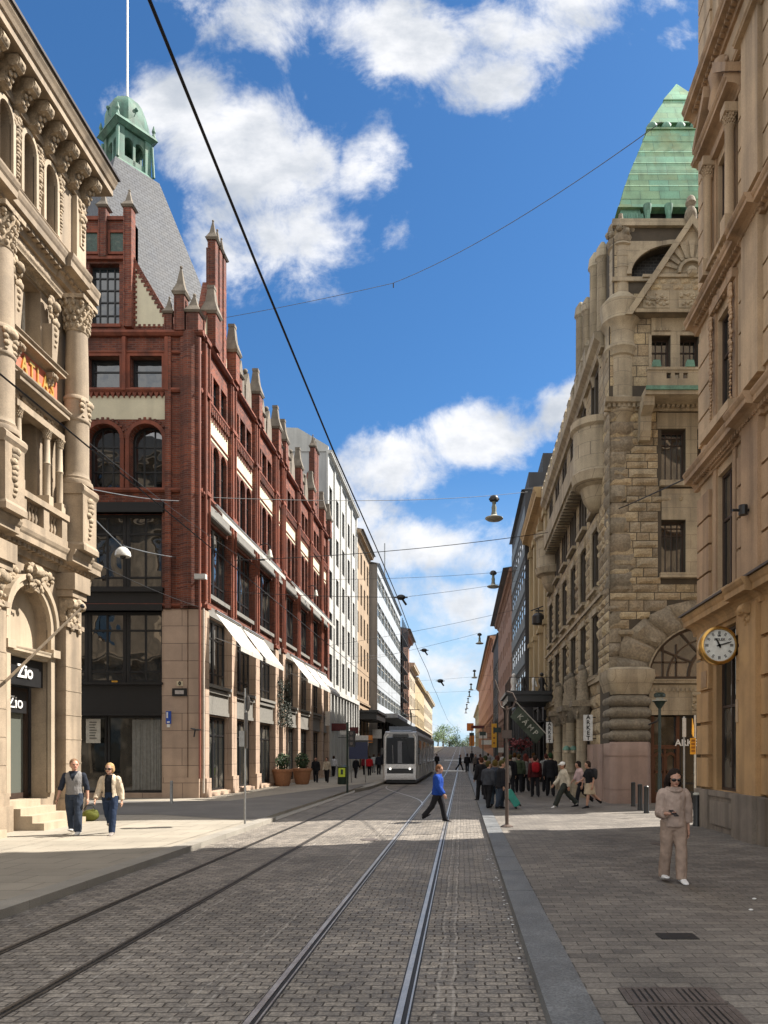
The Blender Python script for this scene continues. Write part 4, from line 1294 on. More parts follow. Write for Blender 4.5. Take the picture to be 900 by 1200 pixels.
# ================================================================== red brick building with slate tower roof
def pinnacle(parent, cx, cy, z0, z1, ztop, hw, square=True, blunt=False, name='pinnacle'):
    """brick shaft with a stone cap; blunt caps are cut off flat"""
    m = MB(); m.box(cx - hw, cx + hw, cy - hw, cy + hw, z0, z1)
    for e in (-1, 1):
        m.box(cx + e * hw - .05 * (e > 0), cx + e * hw + .05 * (e < 0) , cy - hw - .03, cy - hw, z0, z1 - .1)
    p = obj(name, m, RED_BRICK, parent)
    c = MB()
    h = ztop - z1
    c.frustum(cx, cy, z1, z1 + h * .08, hw + .04, hw + .04, hw + .1, hw + .1)
    if blunt:
        c.frustum(cx, cy, z1 + h * .08, z1 + h * .42, hw + .1, hw + .1, hw * .82, hw * .82)
        c.frustum(cx, cy, z1 + h * .42, z1 + h * .9, hw * .78, hw * .78, hw * .5, hw * .5)
        c.box(cx - hw * .58, cx + hw * .58, cy - hw * .58, cy + hw * .58, z1 + h * .9, ztop)
    else:
        c.frustum(cx, cy, z1 + h * .08, z1 + h * .36, hw + .08, hw + .08, hw * .72, hw * .72)
        c.frustum(cx, cy, z1 + h * .36, z1 + h * .88, hw * .7, hw * .7, hw * .16, hw * .16)
        c.ball((cx, cy, z1 + h * .93), hw * .3, 8, 6)
    obj('cap', c, CAP_STONE, p)
    return p


def red_building():
    t = empty('brick_building', (-15, 44, 0), 'red brick corner building with pinnacles and slate tower roof carrying a green lantern', 'building')
    Yf, Xs = 30.0, -10.85
    ff, fs = Fac('F', Yf), Fac('L', Xs)
    XL, YE = -18.8, 58.3
    gc = -14.78
    # ---- front wall
    st = ff.mb(); wall(st, XL, Xs, .1, 7.9, [(-17.2, -12.4, .3, 3.5), (-17.2, -12.4, 3.62, 4.78), (-17.2, -12.4, 4.87, 7.84)], .35)
    br = ff.mb()
    ops = [(-17.2, -12.4, 8.78, 11.9)]
    cents = [gc - 1.74, gc, gc + 1.74]
    ops += [(c - .68, c + .68, 12.95, 15.55, .6) for c in cents] + [(c - .66, c + .66, 17.05, 18.35) for c in cents]
    wall(br, XL, Xs, 7.9, 19.5, ops, .35)
    wall(br, gc - 1.13, gc + 1.13, 19.5, 24.05, [(gc - .62, gc + .62, 19.7, 22.2)], .3)
    for sg in (-1, 1):
        br.add([(gc + sg * 1.13, 0, 19.5), (gc + sg * 3.0, 0, 19.5), (gc + sg * 2.62, 0, 20.1), (gc + sg * 1.13, 0, 22.65)], [(0, 1, 2, 3)])
    br.fn = None
    # backs and sides of the gable, so that it has thickness
    br.box(gc - 1.13, gc + 1.13, Yf + .32, Yf + .6, 19.5, 24.05)
    br.prism([(gc + 1.1, 19.5), (gc + 3.0, 19.5), (gc + 2.62, 20.1), (gc + 1.1, 22.65)], 'y', Yf + .01, Yf + .4)
    br.prism([(gc - 1.1, 19.5), (gc - 3.0, 19.5), (gc - 2.62, 20.1), (gc - 1.1, 22.65)], 'y', Yf + .01, Yf + .4)
    for xx in (gc - 1.13, gc + 1.13): br.quad((xx, Yf, 19.5), (xx, Yf + .6, 19.5), (xx, Yf + .6, 24.05), (xx, Yf, 24.05))
    br.quad((gc - 1.13, Yf, 24.05), (gc + 1.13, Yf, 24.05), (gc + 1.13, Yf + .6, 24.05), (gc - 1.13, Yf + .6, 24.05))
    # ---- street wall: eight bays
    edges = [30.2, 34.0, 37.9, 41.9, 43.6, 47.6, 51.6, 55.6, YE]
    so, bo = [], []
    for a, b in zip(edges, edges[1:]):
        c, hw = (a + b) / 2, (b - a) / 2 - .4
        so += [(c - hw, c + hw, .3, 3.55), (c - hw, c + hw, 3.7, 4.75), (c - hw, c + hw, 4.87, 7.8)]
        bo += [(c - hw, c + hw, 8.78, 11.85)]
        n = 3 if hw > 1 else 1
        for k in range(n):
            x = c + (k - (n - 1) / 2) * (2 * hw / n)
            q = hw / n - .1
            bo += [(x - q, x + q, 13.0, 15.45, .35), (x - q, x + q, 17.0, 18.4)]
    st.fn = fs.f
    wall(st, Yf, YE, .1, 7.9, so, .4)
    obj('stone_base', st, PINK_STONE, t)
    br.fn = fs.f
    wall(br, Yf, YE, 7.9, 19.5, bo, .35)
    br.fn = None
    br.quad((XL, Yf, .1), (XL, YE, .1), (XL, YE, 19.5), (XL, Yf, 19.5)); br.quad((XL, YE, .1), (Xs, YE, .1), (Xs, YE, 19.5), (XL, YE, 19.5))
    for gcy in (32.1, 53.3):      # stepped gables to the street
        br.box(Xs - .24, Xs, gcy - .62, gcy + .62, 19.5, 23.9)
        for sg in (-1, 1):
            br.prism([(gcy + sg * .6, 19.5), (gcy + sg * 1.6, 19.5), (gcy + sg * 1.45, 20.2), (gcy + sg * .6, 22.4)], 'x', Xs - .4, Xs - .006)
    obj('wall', br, RED_BRICK, t)
    # ---- terracotta bands, sills, hoods
    for z, hgt, out in ((19.15, .2, .22), (16.85, .16, .14), (18.45, .1, .1), (12.72, .16, .14), (8.0, .12, .1)):
        m = ff.mb(); course(m, XL, Xs + out, [(-.02, z), (out * .6, z), (out, z + hgt * .5), (out * .9, z + hgt), (-.02, z + hgt + .03)]); obj('string_course', m, RED_TRIM, t)
    for c in cents:
        m = ff.mb()
        ring_arch(m, c - .68, c + .68, 14.95, .6, .16, -.02, .09, 12)
        for sg in (-1, 1): m.box(c + sg * .76 - .08, c + sg * .76 + .08, -.02, .08, 12.9, 14.95)
        obj('arch_hood', m, RED_TRIM, t); m = ff.mb()
        for (a, b, d, e) in ((c - .8, c + .8, 18.35, 18.45), (c - .8, c + .8, 16.98, 17.05), (c - .8, c - .66, 17.05, 18.35), (c + .66, c + .8, 17.05, 18.35)): m.box(a, b, -.02, .07, d, e)
        obj('window_surround', m, RED_TRIM, t)
    for xx in (gc - 1.74 / 2, gc + 1.74 / 2, gc + 2.62, gc - 2.62): m = ff.mb(); m.box(xx - .07, xx + .07, -.02, .16, 16.9, 19.1); obj('brick_shaft', m, RED_TRIM, t)
    m = ff.mb()
    for k in range(22):                                      # tooth frieze over the cream band
        x = -17.2 + k * .225; m.prism([(x, 16.84), (x + .2, 16.84), (x + .1, 16.62)], 'y', -.02, .08)
    obj('tooth_frieze', m, RED_TRIM, t); m = ff.mb()
    m.box(gc - 1.2, gc + 1.2, -.02, .15, 22.3, 22.42); m.box(gc - 1.2, gc + 1.2, -.02, .1, 23.95, 24.1); m.box(gc - .7, gc + .7, -.02, .07, 19.55, 19.68)
    for c in (gc - .6, gc + .6): m.box(c - .42, c + .42, -.02, .06, 23.45, 23.56); m.box(c - .42, c + .42, -.02, .06, 22.56, 22.66); m.box(c - .42, c - .34, -.02, .06, 22.66, 23.45); m.box(c + .34, c + .42, -.02, .06, 22.66, 23.45)
    obj('gable_trim', m, RED_TRIM, t)
    # brick shafts of the corner
    for x, wd in ((-11.0, .2), (-11.42, .16), (-12.1, .12)):
        m = ff.mb(); m.box(x - wd, x + wd, -.02, .14, 7.92, 19.1); obj('corner_shaft', m, RED_BRICK, t)
    m = ff.mb(); m.lathe(-11.2, -.02, [(.32, 8.0), (.32, 19.3)], 16); obj('corner_shaft', m, RED_BRICK, t)
    for a in edges:
        m = fs.mb()
        m.box(a - .34, a + .34, -.02, .16, 7.92, 19.1) if a > 31 else m.box(a, a + .42, -.02, .16, 7.92, 19.1)
        obj('buttress', m, RED_BRICK, t)
    for a in edges[:-1]:
        m = fs.mb()
        for z in (8.0, 12.75, 16.88, 19.12):
            m.box(a - .4 if a > 31 else a + .02, a + .4 if a > 31 else a + .5, .0, .26, z, z + .16)
        for sg in (-1, 1):
            m.tube([(a + sg * .22 + (.24 if a < 31 else 0), .18, 8.3), (a + sg * .22 + (.24 if a < 31 else 0), .18, 19.0)], .07, 8)
        obj('buttress_trim', m, RED_TRIM, t)
    for z, hgt, out in ((19.15, .22, .24), (16.87, .16, .13), (12.6, .2, .2), (15.62, .08, .06)):
        m = fs.mb(); course(m, Yf, YE, [(-.02, z), (out * .6, z), (out, z + hgt * .5), (out * .9, z + hgt), (-.02, z + hgt + .03)]); obj('string_course', m, RED_TRIM, t)
    for i, a in enumerate(edges):
        m = fs.mb()
        out = .2
        a0, a1 = (a - .36, a + .36) if a > 31 else (a - .06, a + .4)
        m.box(a0, a1, -.02, out, .1, 7.9); m.box(a0 - .06, a1 + .06, -.02, out + .08, .1, .9)
        for z in (1.6, 2.3, 3.0, 3.7, 4.4, 5.1, 5.8, 6.5, 7.2): m.box(a0 - .004, a1 + .004, .0, out + .004, z, z + .02)
        obj('stone_pier', m, PINK_STONE, t)
    for x0, x1 in ((XL, -17.25), (-12.35, Xs + .02)):
        m = ff.mb()
        m.box(x0, x1, -.02, .1, .1, .95); m.box(x0 + .06, x1 - .5, -.02, .06, .95, 7.85); m.box(x1 - .42, x1, -.02, .1, .95, 7.88)
        obj('corner_pier', m, PINK_STONE, t)
    # ---- cream plaster fields
    m = ff.mb()
    m.box(-17.4, -12.2, -.02, .012, 15.75, 16.72)
    p1, p2 = [], []
    obj('cream_panel', m, CREAM_PLASTER, t); m = ff.mb()
    m.add([(gc + 1.3, .012, 19.6), (gc + 2.55, .012, 19.6), (gc + 2.5, .012, 20.0), (gc + 1.3, .012, 22.0)], [(0, 1, 2, 3)])
    obj('cream_panel', m, CREAM_PLASTER, t); m = ff.mb()
    m.add([(gc - 1.3, .012, 19.6), (gc - 2.55, .012, 19.6), (gc - 2.5, .012, 20.0), (gc - 1.3, .012, 22.0)], [(0, 1, 2, 3)])
    obj('cream_panel', m, CREAM_PLASTER, t)
    for a, b in zip(edges, edges[1:]):
        m = fs.mb(); m.box(a + .4, b - .4, -.02, .012, 15.5, 16.45); obj('cream_panel', m, CREAM_PLASTER, t)
    for gcy in (32.1, 53.3):
        m = fs.mb()
        m.box(gcy - .4, gcy + .4, -.02, .014, 20.4, 22.6)
        for sg in (-1, 1): m.add([(gcy + sg * .66, .004, 19.7), (gcy + sg * 1.4, .004, 19.7), (gcy + sg * 1.36, .004, 20.15), (gcy + sg * .66, .004, 21.9)], [(0, 1, 2, 3)])
        obj('gable_panel', m, CREAM_PLASTER, t)
    m = ff.mb()       # brick teeth that nibble the plaster edges
    for k in range(11):
        z = 19.7 + k * .21; m.box(gc + 1.12, gc + 1.36, -.02, .03, z, z + .1)
        f_ = k / 11; x = gc + 2.5 - 1.2 * f_; zz = 20.05 + 1.95 * f_
        m.box(x - .1, x + .1, -.02, .03, zz - .07, zz + .05)
        if k < 6: m.box(gc + 1.42 + k * .2, gc + 1.52 + k * .2, -.02, .03, 19.55, 19.68)
    for k in range(26):
        t_ = k / 25
        for c in cents:
            a = math.pi * t_
            if k % 2 == 0: x, z = c - .86 * math.cos(a), 14.95 + .78 * math.sin(a); m.box(x - .05, x + .05, -.02, .05, z, z + .1)
    m.fn = fs.f
    for a, b in zip(edges, edges[1:]):
        k = a + .5
        while k < b - .55:
            m.box(k, k + .1, -.02, .05, 16.3, 16.5); m.box(k + .05, k + .16, -.02, .12, 16.55, 16.84); k += .24
    obj('brick_teeth', m, RED_BRICK, t)
    GGL = mat('green_glaze', (.03, .06, .045), .4, .3, 8, .3, .2, 25, dirt=(.2, .2, .15), dirt_amt=.5)
    for c in (gc - .6, gc + .6):
        m = ff.mb(); m.box(c - .34, c + .34, -.02, .01, 22.66, 23.45); obj('green_panel', m, GGL, t)
    # ---- windows
    for c in cents:
        window(ff, c, 12.95, t, 1.36, 2.6, BLACK_METAL, GLASS, 3, (.28, .68), .6, .09, .3, .05)
        window(ff, c, 17.05, t, 1.32, 1.3, BLACK_METAL, GLASS_BLUE, 1, (.62,), 0, .08, .28, .05)
    window(ff, gc, 19.7, t, 1.24, 2.5, BLACK_METAL, GLASS_BLUE, 4, (.2, .42, .62, .82), 0, .08, .25, .05)
    for z, h in ((4.87, 2.97), (8.78, 3.12)):
        for c in (-16.4, -14.8, -13.2): window(ff, c, z, t, 1.58, h, BLACK_METAL, GLASS, 2, (.16, .74), 0, .13, .28, .07)
    for c in (-16.0, -13.6): window(ff, c, .3, t, 2.36, 3.2, BLACK_METAL, GLASS_SHOP, 2, (.98,), 0, .09, .28, .05, name='display_window')
    m = ff.mb(); m.box(-17.2, -12.4, -.3, -.02, 3.62, 4.78); m.box(-17.2, -12.4, -.3, .06, 3.5, 3.62); m.box(-17.25, -12.35, -.3, .12, 4.78, 4.87)
    obj('metal_spandrel', m, BLACK_METAL, t); m = ff.mb()
    m.box(-17.25, -12.35, -.3, .1, 7.84, 8.1); m.box(-17.25, -12.35, -.28, .04, 8.1, 8.6); m.box(-17.3, -12.3, -.28, .16, 8.6, 8.78); obj('metal_spandrel', m, BLACK_METAL, t); m = ff.mb(); m.box(-17.3, -12.3, -.2, .1, 11.9, 12.3)
    obj('metal_spandrel', m, BLACK_METAL, t)
    for a, b in zip(edges, edges[1:]):
        m = fs.mb(); m.box(a + .4, b - .4, -.3, -.05, 8.3, 8.6); obj('metal_spandrel', m, BLACK_METAL, t)
    FASC = plain('grey_painted_fascia', (.2, .19, .17), .6)
    for a, b in zip(edges, edges[1:]):
        m = fs.mb()
        m.box(a + .4, b - .4, -.3, .05, 3.7, 4.75); m.box(a + .44, b - .44, -.3, .16, 4.55, 4.7); m.box(a + .44, b - .44, -.3, .1, 3.62, 3.78); m.box(a + .44, b - .44, -.2, .24, 4.76, 4.9)
        obj('fascia', m, FASC, t); m = fs.mb()
        m.box(a + .44, b - .44, -.3, .1, 7.82, 8.2); m.box(a + .44, b - .44, -.3, .14, 8.58, 8.76); obj('fascia', m, FASC, t); m = fs.mb(); m.box(a + .44, b - .44, -.2, .2, 12.0, 12.2); m.box(a + .44, b - .44, -.1, .12, 12.2, 12.55)
        obj('fascia', m, FASC, t)
    for i, (a, b) in enumerate(zip(edges, edges[1:])):
        c, hw = (a + b) / 2, (b - a) / 2 - .4
        n = 2 if hw > 1 else 1
        for z, h, rows in ((.3, 3.25, (.75,)), (4.87, 2.93, (.2, .72)), (8.78, 3.07, (.2, .72))):
            for k in range(n):
                window(fs, c + (k - (n - 1) / 2) * hw * 2 / n, z, t, 2 * hw / n, h, BLACK_METAL, GLASS_SHOP if z < 1 else GLASS, 2, rows, 0, .1, .14, .06, name='display_window' if z < 1 else 'window')
        n = 3 if hw > 1 else 1
        for k in range(n):
            x = c + (k - (n - 1) / 2) * (2 * hw / n)
            q = hw / n - .1
            window(fs, x, 13.0, t, 2 * q, 2.45, BLACK_METAL, GLASS, 1, (.6,), .35, .06, .16, .05)
            window(fs, x, 17.0, t, 2 * q, 1.4, BLACK_METAL, GLASS, 1, (.6,), 0, .06, .16, .05)
        m = fs.mb(); m.box(c - hw - .02, c + hw + .02, -.1, .17, .1, .27); obj('doorstep', m, PINK_STONE, t)
    # ---- pinnacles
    for x in (gc - 1.05, gc, gc + 1.05):
        pinnacle(t, x, Yf - .02, 22.4 if x == gc else 19.5, 24.4, 25.25, .155 if x == gc else .17)
    pinnacle(t, -11.58, Yf - .05, 19.3, 20.75, 22.1, .21)
    pinnacle(t, -12.12, Yf + .1, 19.3, 20.1, 20.9, .16)
    pinnacle(t, -11.05, Yf + .02, 19.3, 20.05, 20.95, .25)
    pinnacle(t, Xs + .1, 31.2, 19.3, 20.7, 22.0, .27, blunt=True)
    for gcy in (32.1, 53.3):
        for dy in (-.5, .05, .6): pinnacle(t, Xs + .02, gcy + dy, 19.3, 24.2, 25.2, .17)
    for a in edges[1:]:
        pinnacle(t, Xs + .1, a, 19.3, 20.6, 22.0, .27, blunt=True)
        if a != edges[-1]: pinnacle(t, Xs + .15, a + .75, 19.3, 19.9, 20.8, .15)
    for a, b in zip(edges[1:], edges[2:]):       # stone dormer heads on the parapet
        c = (a + b) / 2
        if abs(c - 53.3) < 1: continue
        m = fs.mb()
        for dx in (-.6, .6):
            if b - a < 3 and dx > 0: continue
            m.prism([(c + dx - .5, 19.4), (c + dx + .5, 19.4), (c + dx + .45, 20.3), (c + dx, 21.1), (c + dx - .45, 20.3)], 'y', -.3, .12)
            m.ball((c + dx, -.05, 21.2), .13, 8, 6)
        obj('dormer_head', m, CAP_STONE, t)
    # ---- slate roofs
    SL = mat('slate', (.062, .066, .075), .65, .25, 1.6, .2, .25, 30, brick=(.3, .18, .012, (.018, .019, .022), (.085, .09, .1), .5), spec=.25, slope=True)
    m = MB()
    ctr = Vector((-17.05, 37.0, 0)); rot = rad(50)
    m.frustum(ctr.x, ctr.y, 19.4, 31.12, 4.5, 4.5, 1.12, 1.12, rot)
    tr = obj('tower_roof', m, SL, t); slope_uv(tr.data)
    m = MB(); m.prism([(Xs - .9, 19.3), (XL + .2, 19.3), (XL + .2, 20), (-15.4, 23.2), (-14.6, 23.2)], 'y', 37, YE - .1)
    slope_uv(obj('main_roof', m, SL, t).data)
    # ---- copper lantern
    CU = mat('green_copper', (.075, .165, .125), .65, .25, 2.2, .15, .15, 25, streak=.4, dirt=(.2, .24, .17), dirt_amt=.45)
    m = MB()
    c, s_ = math.cos(rot), math.sin(rot)
    def rx(x, y, z): return (ctr.x + c * x - s_ * y, ctr.y + s_ * x + c * y, z + LZ)
    LZ = 1.62
    m.frustum(ctr.x, ctr.y, 29.3 + LZ, 29.45 + LZ, 1.12, 1.12, 1.12, 1.12, rot); m.frustum(ctr.x, ctr.y, 29.45 + LZ, 29.8 + LZ, 1.05, 1.05, .84, .84, rot)
    m.fn = rx
    for i in (-1, 1):
        for j in (-1, 1):
            m.box(i * .68 - .15, i * .68 + .15, j * .68 - .15, j * .68 + .15, 29.8, 31.5)
            m.tube([(i * .92, j * .92, 29.75), (i * .86, j * .86, 31.3)], .07, 8)
    for i in (-1, 1):
        for a, b in (('x', 0), ('y', 1)):
            for q in (-.27, .27):
                P = (q, i * .68) if b == 0 else (i * .68, q)
                if q < 0: m.box((0 if b == 0 else P[0]) - .06, (0 if b == 0 else P[0]) + .06, (0 if b == 1 else P[1]) - .06, (0 if b == 1 else P[1]) + .06, 29.8, 31.2)
            ar = []
            for q in (-.27, .27):
                pts = arch_pts(q - .24, q + .24, 30.85, .3, 8)
                poly = [(q - .27, 30.85)] + pts + [(q + .27, 30.85), (q + .27, 31.5), (q - .27, 31.5)]
                if b == 0: m.prism(poly, 'y', i * .66 - .07, i * .66 + .07)
                else: m.prism(poly, 'x', i * .66 - .07, i * .66 + .07)
            m.box(*(( -.55, .55, i * .68 - .06, i * .68 + .06) if b == 0 else (i * .68 - .06, i * .68 + .06, -.55, .55)), 29.8, 30.15)
            # ogee gablet over each face
            og = [(-.6, 31.78), (-.35, 31.9), (-.12, 32.15), (0, 32.5), (.12, 32.15), (.35, 31.9), (.6, 31.78)]
            if b == 0: m.prism(og, 'y', i * .95 - .05, i * .95 + .05); m.ball((0, i * .98, 32.6), .09, 8, 6)
            else: m.prism(og, 'x', i * .95 - .05, i * .95 + .05); m.ball((i * .98, 0, 32.6), .09, 8, 6)
    for i in (-1, 1):
        for j in (-1, 1): m.lathe(i * .92, j * .92, [(.1, 31.8), (.06, 32.0), (.1, 32.1), (.02, 32.4)], 8)
    m.fn = None
    m.frustum(ctr.x, ctr.y, 31.48 + LZ, 31.62 + LZ, .86, .86, 1.05, 1.05, rot); m.frustum(ctr.x, ctr.y, 31.62 + LZ, 31.8 + LZ, 1.08, 1.08, 1.0, 1.0, rot)
    lt = obj('lantern', m, CU, tr, 30)
    m = MB(); m.lathe(ctr.x, ctr.y, [(r_, z_ + LZ) for r_, z_ in [(1.0, 31.8), (1.06, 32.1), (1.03, 32.5), (.9, 32.95), (.66, 33.3), (.45, 33.45), (.42, 33.52), (.2, 33.56), (.05, 33.62)]], 8, rot + math.pi / 8)
    obj('dome', m, CU, t, 25)
    m = MB(); m.tube([(ctr.x, ctr.y, 33.5 + LZ), (ctr.x, ctr.y, 37.5), (ctr.x, ctr.y, 48)], [.06, .05, .035], 8)
    obj('flag_mast', m, plain('white_mast', (.62, .64, .66), .4), t)
    for y in (46.5, 50.0):
        m = MB(); m.tube([(-14.6, y, 24), (-14.6, y, 26.6)], .04, 6); m.tube([(-14.9, y, 25.9), (-14.3, y, 25.9)], .03, 6); m.tube([(-14.6, y - .3, 25.5), (-14.6, y + .3, 25.5)], .03, 6); m.ball((-14.6, y, 25.0), .15)
        obj('roof_finial', m, BLACK_METAL, t)
    # ---- marks on the corner pier
    m = ff.mb(); m.box(-11.92, -11.32, .1, .14, 4.3, 4.62); p = obj('street_plate', m, BLACK_METAL, t)
    m = ff.mb(); m.box(-11.8, -11.44, .14, .15, 4.38, 4.54); obj('plate_face', m, plain('plate_face', (.42, .38, .36), .5), p)
    m = ff.mb(); m.box(-11.75, -11.5, .06, .09, 4.72, 4.92); p = obj('house_number', m, plain('cream_plate', (.6, .52, .36), .5), t)
    m = ff.mb(); m.lathe(-11.62, .1, [(.09, 4.82), (.09, 4.83)], 10)
    text_mesh('0', .2, .004, BLACK_LETTER, ff.f(-11.625, .1, 4.82), 0, p, bold=.012)
    m = ff.mb(); m.tube([(-11.0, .1, 2.95), (-11.0, .5, 2.95), (-10.8, .6, 2.9), (-10.6, .5, 2.9)], .03, 6); m.tube([(-10.8, .6, 2.9), (-10.85, .6, 2.6)], .03, 6); obj('iron_hook', m, BLACK_METAL, t)
    m = MB(); m.tube([(-10.75, 29.78, .9), (-10.75, 29.78, 19)], .05, 8); obj('downpipe', m, plain('red_pipe', (.25, .09, .06), .5), t)
    m = MB(); m.tube([(-10.62, 29.86, .3), (-10.62, 29.86, 7.9)], .045, 8); obj('downpipe', m, plain('pale_pipe', (.55, .48, .4), .5), t)
    return t, edges


RB, RB_EDGES = red_building()
AWN = plain('white_awning_cloth', (.66, .64, .60), .8, translucent=.35)
def awning(a, b, z, out, drop, label):
    t = empty('awning', (-10.4, (a + b) / 2, z), label, 'awning', 'white awnings on the red building')
    m = MB()
    x0, x1 = -10.38, -10.38 + out
    nu, nv = max(6, int((b - a) / .35)), 6
    q = random.Random(int(a * 10))
    gv = []
    for j in range(nv + 1):
        for i in range(nu + 1):
            u, v = i / nu, j / nv
            sg = .045 * math.sin(math.pi * v) * (1 + .5 * math.sin(i * 1.7 + a)) + .012 * math.sin(i * 2.6 + v * 3)
            gv.append((x0 + (x1 - x0) * v, a + (b - a) * u, z - drop * v - sg * (out / 1.1)))
    m.add(gv, [(j * (nu + 1) + i, j * (nu + 1) + i + 1, (j + 1) * (nu + 1) + i + 1, (j + 1) * (nu + 1) + i) for j in range(nv) for i in range(nu)])
    m.box(x1 - .012, x1 + .004, a, b, z - drop - .2, z - drop - .004)
    obj('cloth', m, AWN, t)
    m = MB()
    for y in (a + .05, b - .05): m.tube([(x0, y, z - drop * .75), (x1 - .03, y, z - drop - .03)], .018, 6)
    m.tube([(x0 + .05, a, z + .03), (x0 + .05, b, z + .03)], .06, 8)
    obj('awning_arms', m, GALV, t)
awning(30.5, 33.85, 7.9, 1.1, 1.45, 'lower white awning at the corner pier, first of its row over the street')
awning(34.35, 37.8, 7.9, 1.1, 1.45, 'lower white awning second from the corner pier of the red building')
awning(43.8, 47.3, 7.9, 1.1, 1.45, 'lower white awning just past the ivy-hung doorway of the red building')
awning(47.8, 51.3, 7.9, 1.1, 1.45, 'lower white awning in the middle of the far three')
awning(51.8, 55.3, 7.9, 1.1, 1.45, 'lower white awning farthest from the corner pier')
awning(30.5, 41.4, 12.35, .32, .3, 'long narrow upper awning from the corner to the middle of the red front')
awning(43.9, 57.6, 12.35, .32, .3, 'long narrow upper awning on the far half of the red front')


# ================================================================== simpler street fronts
def block(name, label, side, X, y0, y1, ztop, wallm, frame, pane, storey, cols, groundh, wfrac=(.5, .6), depth=9.0, sidewall=None, rows_n=None, roofm=None, cornice=.35, eave=.3, arch=0.0, ribbon=False, groundm=None, wcols=2, extra=None, inset=.1):
    """a street front with its own openings, ground floor, cornice, side wall and roof"""
    fc = Fac(side, X)
    zb = gz((y0 + y1) / 2)
    sg = -1 if side == 'L' else 1
    xb = X + sg * depth
    t = empty(name, (X + sg * depth / 2, (y0 + y1) / 2, gz(y0)), label, 'building')
    zb0 = min(gz(y0), gz(y1)) - .3
    n = rows_n or max(1, int((ztop - zb - groundh - .6) / storey))
    ops, wins = [], []
    cw = (y1 - y0) / cols
    ww, wh = cw * wfrac[0], storey * wfrac[1]
    for r in range(n):
        z = zb + groundh + storey * (.5 - wfrac[1] / 2) + r * storey
        for k in range(cols):
            s = y0 + cw * (k + .5)
            ops.append((s - ww / 2, s + ww / 2, z, z + wh, arch)); wins.append((s, z))
    g = []
    gw = cw * .72
    for k in range(cols):
        s = y0 + cw * (k + .5); g.append((s - gw / 2, s + gw / 2, zb + .3, zb + groundh - .7))
    m = fc.mb()
    wall(m, y0, y1, zb + groundh, ztop, ops, inset + .08)
    if not groundm: wall(m, y0, y1, zb0, zb + groundh, g, .35)
    m.fn = None
    m.quad((X, y0, zb0), (xb, y0, zb0), (xb, y0, ztop), (X, y0, ztop)) if not sidewall else None
    m.quad((X, y1, zb0), (xb, y1, zb0), (xb, y1, ztop), (X, y1, ztop))
    m.quad((xb, y0, zb0), (xb, y1, zb0), (xb, y1, ztop), (xb, y0, ztop))
    obj('wall', m, wallm, t)
    if sidewall:
        m = MB(); m.quad((X, y0, zb0), (xb, y0, zb0), (xb, y0, ztop), (X, y0, ztop)); obj('side_wall', m, sidewall, t)
    if groundm:
        m = fc.mb(); wall(m, y0, y1, zb0, zb + groundh, g, .35); obj('ground_floor', m, groundm, t)
    for s, z in wins: window(fc, s, z, t, ww, wh, frame, pane, wcols, (.68,) if not ribbon else (), arch, .06, inset, .05)
    for a, b, c, d in g: window(fc, (a + b) / 2, c, t, b - a, d - c, BLACK_METAL, GLASS_SHOP, 2, (.78,), 0, .08, .16, .05, name='display_window')
    m = MB()
    xo = X - sg * eave
    m.prism([(xo, ztop + .02), (xb, ztop + .02), (xb, ztop + .5), (X + sg * depth * .5, ztop + 1.0)], 'y', y0 - .05, y1 - .02)
    obj('roof', m, roofm or plain('dark_roof_tin', (.07, .07, .075), .5), t)
    if cornice:
        m = fc.mb(); course(m, y0 - .15, y1 - .01, cyma(ztop - cornice * 1.3, ztop, cornice + .1)); obj('eaves_cornice', m, wallm, t); m = fc.mb(); course(m, y0 - .05, y1 - .01, cyma(zb + groundh - .35, zb + groundh, .2))
        obj('cornice', m, wallm, t)
    if extra: extra(t, fc, zb, n, cw)
    return t


def M2(name, col, **k): return mat(name, col, .85, .1, .4, .06, .1, 30, streak=.18, **k)
WHITE_WALL = M2('white_render', (.45, .445, .42))
GREY_WALL = M2('grey_concrete', (.26, .25, .235))
TAN_WALL = M2('tan_render', (.34, .25, .165))
PINK_WALL = M2('pinkish_render', (.40, .24, .17))
YELLOW_WALL = M2('yellow_render', (.42, .335, .2))
CREAM_WALL = M2('cream_render', (.46, .39, .29))
DARK_WALL = M2('dark_cladding', (.045, .045, .048))
PALE_PANEL = M2('pale_panel', (.36, .39, .42))


def white_extra(t, fc, zb, n, cw):
    for k in range(6):
        s = 58.5 + cw * k
        m = fc.mb(); m.box(s - .28, s + .28, -.01, .12, zb + 7.3, 26.2); obj('wall_pier', m, WHITE_WALL, t)
    for k in range(11):
        s = 58.6 + cw * k / 2
        m = fc.mb(); m.box(s - .16, s + .16, .0, .3, .1, 6.9); obj('colonnade_pier', m, WHITE_WALL, t)
    m = fc.mb(); m.box(58.5, 74.3, -.02, .4, 6.9, 7.3); obj('ledge', m, WHITE_WALL, t)
    m = MB(); m.prism([(-10.75, 26.3), (-10.75, 26.75), (-13.2, 28.2), (-20, 28.4), (-20, 26.3)], 'y', 58.42, 58.7); obj('gable_parapet', m, GREY_WALL if False else WHITE_WALL, t)


